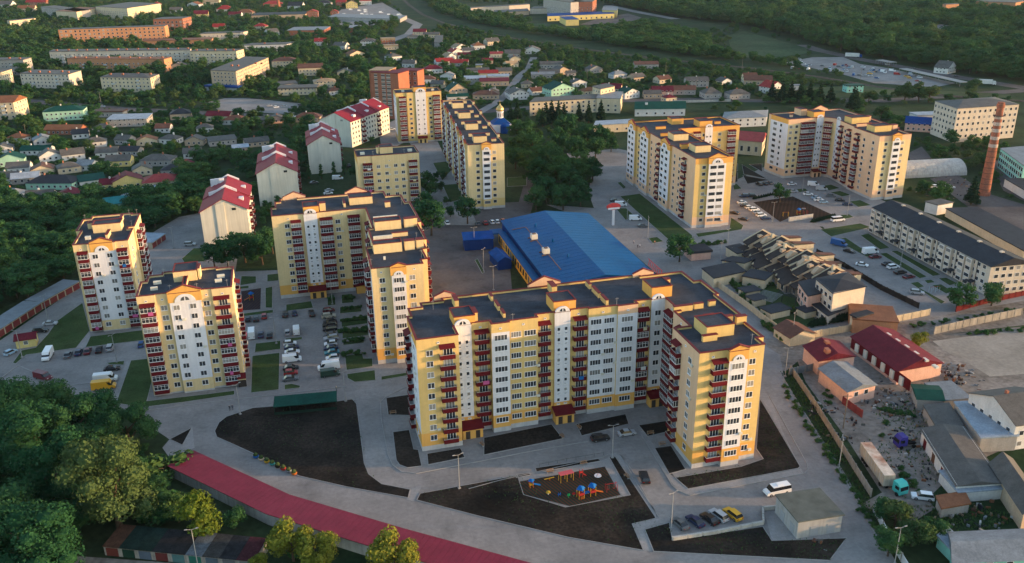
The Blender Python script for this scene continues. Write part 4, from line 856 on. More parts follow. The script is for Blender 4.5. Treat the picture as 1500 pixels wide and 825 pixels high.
m = MB(); m.box(-.08, .08, -.08, .08, 17.5, 19.6); m.box(-.55, .55, -.07, .07, 18.6, 18.78); m.obj('cross', MATS['gilded dome'], dm)
for i in range(8):
    t = i * math.pi / 4; m = MB(); m.box(-.35, .35, -.06, 0, 0, 2.2); m.obj('window', M_GLS, ch, loc=(2.0 * math.cos(t), 2.0 * math.sin(t), 9.4), rz=t + math.pi / 2)
CIRC.append((cw.x, cw.y, 9)); EXCL.append([(cw.x - 8, cw.y - 40), (cw.x + 10, cw.y - 40), (cw.x + 10, cw.y), (cw.x - 8, cw.y)])
# --- brick chimney stack
cs = G(1441, 286); st = thing('chimney_stack', 'tall tapering red brick chimney banded with pale rings', 'chimney', (cs.x, cs.y, 0))
hh = 43.5
def cr(z): return 2.5 - 1.1 * z / hh
m = MB(); m.lathe([(2.7, 0), (2.7, 1.5)] + [(cr(z), z) for z in np.linspace(1.6, 41, 30)] + [(1.75, 41.2), (1.75, 42.6), (1.5, 42.8), (1.5, hh), (1.0, hh)], 20); m.obj('shaft', mat('stack brick', (.30, .115, .075), .9, .22, 1.2, .2, rgb2=(.24, .10, .07)), st)
for z in (23, 26.5, 30, 33, 36):
    m = MB(); m.lathe([(cr(z) + .05, z), (cr(z) + .07, z + .8), (cr(z + 1.4) + .05, z + 1.5)], 20); m.obj('pale_band', mat('faded white paint', (.42, .34, .30), .9, .35, 2.), st)
for z in np.linspace(3, 21, 8):
    m = MB(); m.lathe([(cr(z) + .05, z), (cr(z) + .06, z + .25)], 20); m.obj('iron_hoop', mat('iron hoop', (.10, .06, .05), .7, .1), st)
m = MB()
for i in range(8):
    t = i * math.pi / 4; m.tube((2.3 * math.cos(t), 2.3 * math.sin(t), 37.5), (2.3 * math.cos(t), 2.3 * math.sin(t), 39), .06, n=4)
m.lathe([(1.5, 37.3), (2.5, 37.3), (2.5, 37.5), (1.5, 37.5)], 16); m.obj('gallery', MATS['iron hoop'], st)
CIRC.append((cs.x, cs.y, 4)); 
EXCL.append([(cs.x - 4, cs.y - 45), (cs.x + 6, cs.y - 45), (cs.x + 6, cs.y + 5), (cs.x - 4, cs.y + 5)])
# --- arched hangar
hg = G(1350, 262); ha = thing('hangar', 'half-round pale metal hangar behind the green hedge', 'hangar', (hg.x, hg.y, 0), R(8))
m = MB(); n = 14; R_ = 8.
pr = [(math.cos(math.pi * i / n) * R_, math.sin(math.pi * i / n) * R_ * .85) for i in range(n + 1)]
m.ext_yz(pr, 0, 34); m.obj('shell', mat('hangar metal', (.40, .40, .39), .5, .15, .4, streak=.3), ha, loc=(-8, 10, 0))
for i in range(12):
    m = MB(); p2 = [(x * 1.008, z * 1.008) for x, z in pr] + [(x * .995, z * .995) for x, z in reversed(pr)]; m.ext_yz(p2, 0, .18); m.obj('rib', MATS['hangar metal'], ha, loc=(-7 + i * 2.9, 10, 0))
EXCL.append([(hg.x - 12, hg.y - 4), (hg.x + 30, hg.y), (hg.x + 28, hg.y + 26), (hg.x - 12, hg.y + 22)])
# --- terraced houses with stepped dark roofs
P0 = G(1122, 338, 9.5); P1 = G(1226, 398, 9.5); tv = (P1 - P0); n_ = 11; tu = tv / n_; tA = math.atan2(tv.y, tv.x); wdt = tu.length
for i in range(n_):
    tnn = Vector((-math.sin(tA), math.cos(tA), 0)); p = P0 + tu * i + tnn * (-1.8, .2, 1.4, -.6, -2.2, .6, 1.6, 0, -1.6, .4, 1.0)[i]
    r_ = thing('terraced_house', 'cream terraced house with stepped dark roof, %s from the large villa' % ('eleventh', 'tenth', 'ninth', 'eighth', 'seventh', 'sixth', 'fifth', 'fourth', 'third', 'second', 'first')[i], 'terraced house', (p.x, p.y, 0), tA, 'terraced houses in one stepped row')
    z = 9.6 - (0, .9, .2, 1.3, .4, 1.0, 0, 1.2, .5, .9, .1)[i]; w2 = wdt - .02
    m = MB(); m.ext_yz([(-12, 0), (8, 0), (8, 5.2), (4, 7.2), (0, z), (-7, 6.2), (-7, 4.6), (-12, 3.1)], .01, w2); m.obj('wall', wm('tan'), r_)
    m = MB(); m.ext_yz([(-7.9, 5.78), (.1, z + .05), (.1, z + .3), (-7.9, 6.03)], .2, w2 - .02); m.obj('roof', rm('umber'), r_)
    m = MB(); m.ext_yz([(-12.9, 2.85), (-7.02, 4.62), (-7.02, 4.85), (-12.9, 3.1)], .2, w2 - .02); m.obj('lower_roof', rm('umber'), r_)
    m = MB(); m.ext_yz([(.12, z - .25), (4.6, 7.0), (4.6, 7.2), (.12, z)], .2, w2 - .02); m.obj('rear_roof', rm('brown'), r_)
    m = MB(); m.box(.6, w2 - .6, 6, 7.6, 5.2, 6.6); m.obj('rear_terrace', wm('cream'), r_)
    for nm_, pp_ in (('party_wall', [(-7.5, 5.6), (.6, z + .1), (.6, z + .75), (-7.5, 6.75)]), ('garden_pier', [(-12.6, 0), (-12.02, 0), (-12.02, 4.0), (-12.6, 3.7)]), ('rear_wall', [(.62, 7.6), (8.1, 4.6), (8.1, 6.0), (.62, z + .6)])): m = MB(); m.ext_yz(pp_, -.12, .16); m.obj(nm_, wm('cream'), r_)
    wrow(r_, (0.3, -12), (w2, -12), .6, 1, 3, 2.4, 1.5, 2.0, margin=1.2); wrow(r_, (0.3, -7), (w2, -7), 4.75, 1, 3, 2.4, 1.5, 1.1, margin=1.2)
    zz = (6.2, 7.6, 5.6, 8.0, 6.8, 5.4, 7.8, 6.0, 7.2, 5.8, 6.6)[i]; yy = (9, 11, 10, 12, 9.5, 11, 10, 12, 9, 11, 10)[i]
    m = MB(); m.box(.5, w2 * .62, 3.6, yy, 0, zz); wg = m.obj('rear_wing', wm('cream'), r_)
    m = MB(); m.ext_yz([(3.2, zz + 1.0), (yy + .4, zz + .02), (yy + .4, zz + .2), (3.2, zz + 1.2)], .3, w2 * .62 + .2); m.obj('wing_roof', rm('brown'), r_)
    m = MB(); m.ext_yz([(-5.5, 6.3), (-1.6, 6.3), (-1.6, 8.9), (-3.4, 8.9 + .5), (-5.5, 7.6)], w2 * .3, w2 * .75) if i % 2 else m.box(w2 * .55, w2 * .95, -3.2, -1.6, 6.5, 9.2); m.obj('dormer', wm('tan'), r_)
    if i % 3 == 1: m = MB(); m.box(-.5, .5, -.5, .5, 0, 2.2); m.obj('chimney', wm('cream'), r_, loc=(w2 * .5, -1, z - .6))
a_, c_ = Vector((P0.x, P0.y)), Vector((P1.x, P1.y)); tn = Vector((-math.sin(tA), math.cos(tA))); EXCL.append([tuple(a_ - tn * 14), tuple(c_ - tn * 14), tuple(c_ + tn * 9), tuple(a_ + tn * 9)])
vl = block('large cream villa with broad dark roof at the end of the terraced row', (1195.7, 408), (1221, 429.5), (1268, 419), 10, 3, 'beige', 'dark', 3.2, 1.9, 1.5, .9, 3, rt='h', rise=1.2, name='villa', cat='house', sides='f')
block('pink two-storey house with a balcony squeezed between villa and terrace', (1170, 414), (1184, 434), (1216, 419), 6.6, 2, 'pink', 'dark', 3.4, 2, 1.8, .6, 3, name='house', cat='house', sides='f')
block('low dark-roofed veranda wrapped round the villa', (1184, 442), (1213, 463), (1250, 448), 3.2, 1, 'beige', 'dark', 3, 1.8, 1.8, .6, name='veranda', cat='house', sides='f')
block('red brick unfinished annex with an open top by the cream fence', (1243, 446), (1250, 468), None, 4.6, 0, 'orange brick', 'rust', name='brick_annex', cat='annex', depth=13)
block('small cream cube house with dark roof beside the brick annex', (1246, 462), (1255, 466), None, 5, 0, 'cream', 'dark', name='house', cat='house', depth=7)
house('brown-roofed summer house by the cream fence', 1164, 484, 9, 8, 20, 3, 1.8, 'gy', 'brown', 'cream', 'summer_house', 'house', wins=False, chim=False)
block('long dark-roofed carport with cream arches behind the villa gardens', (1029, 394), (1046, 408), (1092, 398), 3.6, 0, 'cream', 'dark', name='carport', cat='carport')
block('dark low garage roof joining the terraced row', (1058, 382), (1090, 386), (1110, 381), 3.6, 0, 'cream', 'dark', name='garage_block', cat='garage')
block('second dark low garage roof beside the terrace courtyard', (1088, 405), (1120, 411), (1132, 401), 3.4, 0, 'cream', 'dark', name='garage_block', cat='garage')
block('dark wide garage roof at the back of the terrace yard', (1064, 362), (1080, 372), (1100, 368), 3.6, 0, 'cream', 'dark', name='garage_block', cat='garage')
house('small pink gatehouse with dark roof beside the round dark tree', 1022, 366, 8, 7, 12, 3, .9, 'f', 'dark', 'pink', 'gatehouse', 'house', wins=False)
for q in range(2):
    pg = G((1124, 1158)[q], (444, 438)[q]); pr_ = thing('pergola', ('small grey pergola in the villa garden', 'long dark pergola over the villa parking')[q], 'pergola', (pg.x, pg.y, 0), R(-40))
    for i in range(9):
        m = MB(); m.box(-3.5, 3.5, -.08, .08, 2.5, 2.65); m.obj('slat', rm('dark' if q else 'steel'), pr_, loc=(0, -4 + i, 0))
    for sx in (-3.3, 3.3):
        for sy in (-4, 4): m = MB(); m.box(-.1, .1, -.1, .1, 0, 2.5); m.obj('post', rm('dark'), pr_, loc=(sx, sy, 0))
gd_ = pxp((1078, 412), (1122, 402), (1150, 425), (1182, 445), (1196, 472), (1163, 492), (1118, 462))
sheet('villa_garden', gd_, M_LAWN, .075)
pave('villa_court', pxp((1120, 402), (1140, 398), (1172, 428), (1150, 432)), M_WALK, False)
for x, y, w_, d_, A_, lab in ((1108, 436, 5, 4, 25, 'small grey arbour roof among the villa hedges'), (1136, 452, 8, 5, 25, 'dark flat carport roof in the villa garden'), (1098, 424, 6, 4, 20, 'dark shed roof beside the arched carport'), (1186, 452, 7, 4, 25, 'dark low annex roof beside the villa veranda')): house(lab, x, y, w_, d_, A_, 2.4, .3, 'f', 'dark', 'cream', 'shed', 'shed', wins=False)
# --- industrial yard
pw = block('pink warehouse with maroon roof and roof lights by the dirt road', (1248, 493.5), (1316, 543), (1380, 531), 4.4, 0, 'pink', 'maroon', rt='g', rise=2.6, name='warehouse', cat='warehouse')
for k in range(6):
    m = MB(); m.box(-.9, .9, -.5, .5, 0, .5); m.obj('roof_light', W_OFF, pw, loc=(5 + k * 4.2, 8.4, 6.2))
    m = MB(); m.box(-.8, .8, -.5, -.01, 1.2, 3.6); m.obj('dormer', W_OFF, pw, loc=(3.5 + k * 4.2, 0, 0))
m = MB(); m.box(0.1, 28, -.12, -.01, 1, 4.2); m.obj('red_cladding', M_RED, pw)
block('pink workshop with red-brown roof at the yard corner', (1178, 507), (1199.8, 528.4), (1252, 521), 4.6, 0, 'pink', 'maroon', rt='g', rise=1.8, name='workshop', cat='workshop', boxes=2)
block('pink shed with patchy pale metal roof beside the maroon gate', (1201, 540), (1242, 573.4), (1282.7, 563), 4.2, 1, 'pink', 'steel', 3.4, rt='g', rise=1.2, name='shed', cat='shed', sides='r', z0=2.0)
block('small shed with green metal roof in the scrap yard', (1344.5, 584), (1381.5, 586), (1373, 565), 3.4, 0, 'grey', 'green', rt='g', rise=.8, name='shed', cat='shed')
block('low shed with wide pale roof beside the green one', (1383, 587), (1421.6, 584), (1393, 560), 3.0, 0, 'grey', 'steel', name='shed', cat='shed')
block('grey corrugated lean-to among the scrap heaps', (1373, 627), (1410, 624), (1389, 592), 2.8, 0, 'grey', 'grey', name='shed', cat='shed')
wk = block('long white workshop with worn grey slate roof next to the teal truck', (1351, 629), (1402, 711), (1468, 706), 3.8, 0, 'white', 'grey', rt='g', rise=.9, name='workshop', cat='workshop')
for k in range(4): m = MB(); m.box(-.9, .9, -.06, -.005, .2, 2.6); m.obj('door', (M_RED, M_DOOR)[k % 2], wk, loc=(3 + k * 6, 0, 0))
block('low silver lean-to roof on the end of the white workshop', (1404, 722), (1474, 716), (1468, 707), 2.6, 0, 'white', 'pale blue', name='lean_to', cat='shed')
cb_ = block('pale blue corrugated canopy beside the white house', (1399, 590.5), (1437.7, 642), (1490.7, 638.7), 4, 0, 'grey', 'pale blue', name='canopy', cat='canopy')
house('white tall house with grey slate roof and steep gable', 1487, 594, 13, 16, 12, 7, 3.4, 'gx', 'grey', 'white')
block('grey barn with sunlit gable at the frame edge', (1452, 680), (1500, 752), (1530, 740), 4.2, 0, 'tan', 'grey', rt='g', rise=2.4, name='barn', cat='barn')
ctg = block('turquoise cottage with patched pale metal roof', (1396, 823), (1506, 818), (1499, 776), 3.2, 1, 'turquoise', 'steel', 4, rt='g', rise=1.3, name='cottage', cat='house')
block('turquoise porch with small pale roof beside the cottage', (1374, 786), (1394, 806), (1404, 790), 2.6, 0, 'turquoise', 'pale blue', name='porch', cat='house')
block('brown open shed with rusty roof behind the teal truck', (1380, 745), (1420, 738), (1412, 722), 2.4, 0, 'grey', 'rust', name='shed', cat='shed')
# --- other service buildings
tf = G(1182, 765); t_ = thing('substation', 'grey flat-roofed transformer house beside the white minibus', 'substation', (tf.x, tf.y, 0), R(12))
m = MB(); m.box(-5, 5, -4.6, 4.6, 0, 4.3); m.obj('wall', mat('substation render', (.38, .37, .36), .9, .12, .4, streak=.25), t_)
m = MB(); m.box(-5.3, 5.3, -4.9, 4.9, 4.3, 4.55, 0); m.obj('roof', mat('old felt', (.10, .11, .10), .95, .25, .4), t_)
for x in (-1.2, 2.6): m = MB(); m.box(-.9, .9, -.08, -.01, 0, 2.4); m.obj('door', mat('grey steel door', (.30, .31, .33), .6, .1), t_, loc=(x, -4.6, .2))
for y in (-2.5, 1.5): m = MB(); m.box(-.08, -.01, -.8, .8, 0, 2.3); m.obj('door', MATS['grey steel door'], t_, loc=(-5, y, .2))
house('small yellow cabin with maroon roof beside the garage road', 38, 493, 5.5, 4.5, 20, 2.8, 1.1, 'gx', 'maroon', 'yellow', 'guard_cabin', 'cabin', chim=False)
gc = G(449, 599); gs = thing('market_shelter', 'long open shelter with dark green roof above the soil bed', 'shelter', (gc.x, gc.y, 0), R(9))
m = MB(); m.ext_yz([(-2.2, 2.5), (2.4, 3.2), (2.4, 3.35), (-2.2, 2.65)], -8.2, 8.2); m.obj('roof', rm('green'), gs)
m = MB(); m.box(-8, 8, 2.1, 2.2, 0, 3.1); m.obj('back_wall', mat('shelter green', (.012, .03, .022), .7, .1), gs)
for i in range(5): m = MB(); m.box(-.07, .07, -.07, .07, 0, 2.55); m.obj('post', MATS['shelter green'], gs, loc=(-8 + 4 * i, -2, 0))
m = MB(); m.box(-8, 8, -2.05, -1.98, 0, .9); m.obj('front_panel', MATS['shelter green'], gs)
# long garage rows
def garage_row(label, pts, depth, H, roofm, wallm, doorm, pitch, nper, side=1, doors=True, rise=.6):
    """pts: world points along the front eave"""
    for i in range(len(pts) - 1):
        a, b2 = pts[i], pts[i + 1]; d = b2 - a; L = d.length; A = math.atan2(d.y, d.x)
        root = thing('garage_row', label[i], 'garages', (a.x, a.y, 0), A)
        m = MB(); y1 = depth * side
        m.box(0, L - .05, min(0, y1), max(0, y1), 0, H); m.obj('wall', wallm, root)
        n = int(L / pitch)
        for k in range(n):                         # each roofing sheet and door its own piece
            x0 = L * k / n; m = MB()
            m.ext_yz([(min(-.4, y1 - .4), H + (rise if side < 0 else .03)), (max(.4, y1 + .4), H + (.03 if side < 0 else rise)), (max(.4, y1 + .4), H + (.03 if side < 0 else rise) + .14), (min(-.4, y1 - .4), H + (rise if side < 0 else .03) + .14)], x0 + .02, x0 + L / n - .02); m.obj('roof_sheet', roofm, root)
            if doors and k % nper == 0:
                m = MB(); s = -1 if side > 0 else 1; m.box(.35, L / n * nper - .35, *sorted((s * .01, s * .09)), .1, H - .45); m.obj('garage_door', doorm, root, loc=(x0, 0, 0))
        EXCL.append([(p.x, p.y) for p in (a - Vector((-math.sin(A), math.cos(A), 0)) * side * 4, b2 - Vector((-math.sin(A), math.cos(A), 0)) * side * 4, b2 + Vector((-math.sin(A), math.cos(A), 0)) * (depth + 2) * side, a + Vector((-math.sin(A), math.cos(A), 0)) * (depth + 2) * side)])
RG = mat('garage red metal', (.20, .024, .044), .5, .14, .3, .06, spec=.15, streak=.12)
pts = [G(247, 682, 3.0), G(391, 752, 3.0), G(565, 806, 3.0), G(860, 890, 3.0)]
garage_row(['long garage row with red metal roof, end under the willow', 'long garage row with red metal roof, bent middle stretch beside the dark soil bed', 'long garage row with red metal roof, last stretch below the striped playground'], pts, 6.6, 3.0, RG, mat('garage grey', (.36, .35, .33), .9, .15, .5, streak=.3), M_RED, 1.3, 3, doors=False, rise=.25)
pts = [G(-6, 486, 2.6), G(60, 443, 2.6), G(116, 412, 2.6)]
GW = mat('garage cream', (.45, .38, .28), .9, .12, .5, streak=.2); GD = mat('garage door maroon', (.20, .045, .045), .6, .15)
garage_row(['cream garage row with maroon doors and grey roof by the small yellow cabin', 'cream garage row with maroon doors climbing toward the wooded slope'], pts, 6, 2.6, mat('garage roof grey', (.17, .19, .21), .7, .15), GW, GD, 3.6, 1, rise=.2)
pts = [G(222, 356, 2.6), G(242, 342, 2.6)]
garage_row(['short garage block with pale roof and maroon doors behind the tower'], pts, 9, 2.6, rm('pale blue'), GW, GD, 3.4, 1, rise=.2)
# row of individual patched garages along the bottom edge
gcols = [('rust', (.22, .06, .05)), ('green', (.02, .07, .05)), ('green', (.15, .2, .28)), ('dark', (.20, .05, .05)), ('dark', (.12, .26, .28)), ('pale blue', (.05, .25, .20)), ('grey', (.15, .2, .26)), ('dark', (.2, .2, .22)), ('maroon', (.3, .3, .3))]
ga = G(151, 800, 2.3); gb = G(372, 822, 2.3); gd = gb - ga; gA = math.atan2(gd.y, gd.x)
gn = ['brown felt', 'dark green', 'patched green', 'black felt', 'charcoal', 'pale silver', 'slate grey', 'torn black', 'dull maroon']
for i, (rc, dc) in enumerate(gcols):
    p = ga + gd * (i / 9.); r_ = thing('garage', 'old lock-up garage with %s roof in the row below the red-roofed garages' % gn[i], 'garage', (p.x, p.y, 0), gA)
    W_ = gd.length / 9; m = MB(); m.box(.03, W_ - .03, 0, 6, 0, 2.3); m.obj('wall', mat('lockup wall', (.28, .26, .24), .95, .2, .8, streak=.3), r_)
    m = MB(); m.ext_yz([(-.3, 2.32), (6.4, 2.75), (6.4, 2.9), (-.3, 2.47)], .02, W_ - .02); m.obj('roof', mat('lockup ' + rc, tuple(c * .35 + .012 for c in RC[rc]), .85, .45, .5, .3, streak=.3), r_)
    m = MB(); m.box(.5, W_ - .5, -.08, -.01, .05, 2.0); m.obj('door', mat('lockup door %d' % i, tuple(c * .5 for c in dc), .7, .2), r_)
pave('lockup_lane', [ga - Vector((10, 6, 0)), gb - Vector((-10, 6, 0)), gb + Vector((10, -1, 0)), ga + Vector((-8, 0, 0))], M_DIRT)
EXCL.append([(ga.x - 5, ga.y - 8), (gb.x + 6, gb.y - 8), (gb.x + 6, gb.y + 7), (ga.x - 5, ga.y + 7)])
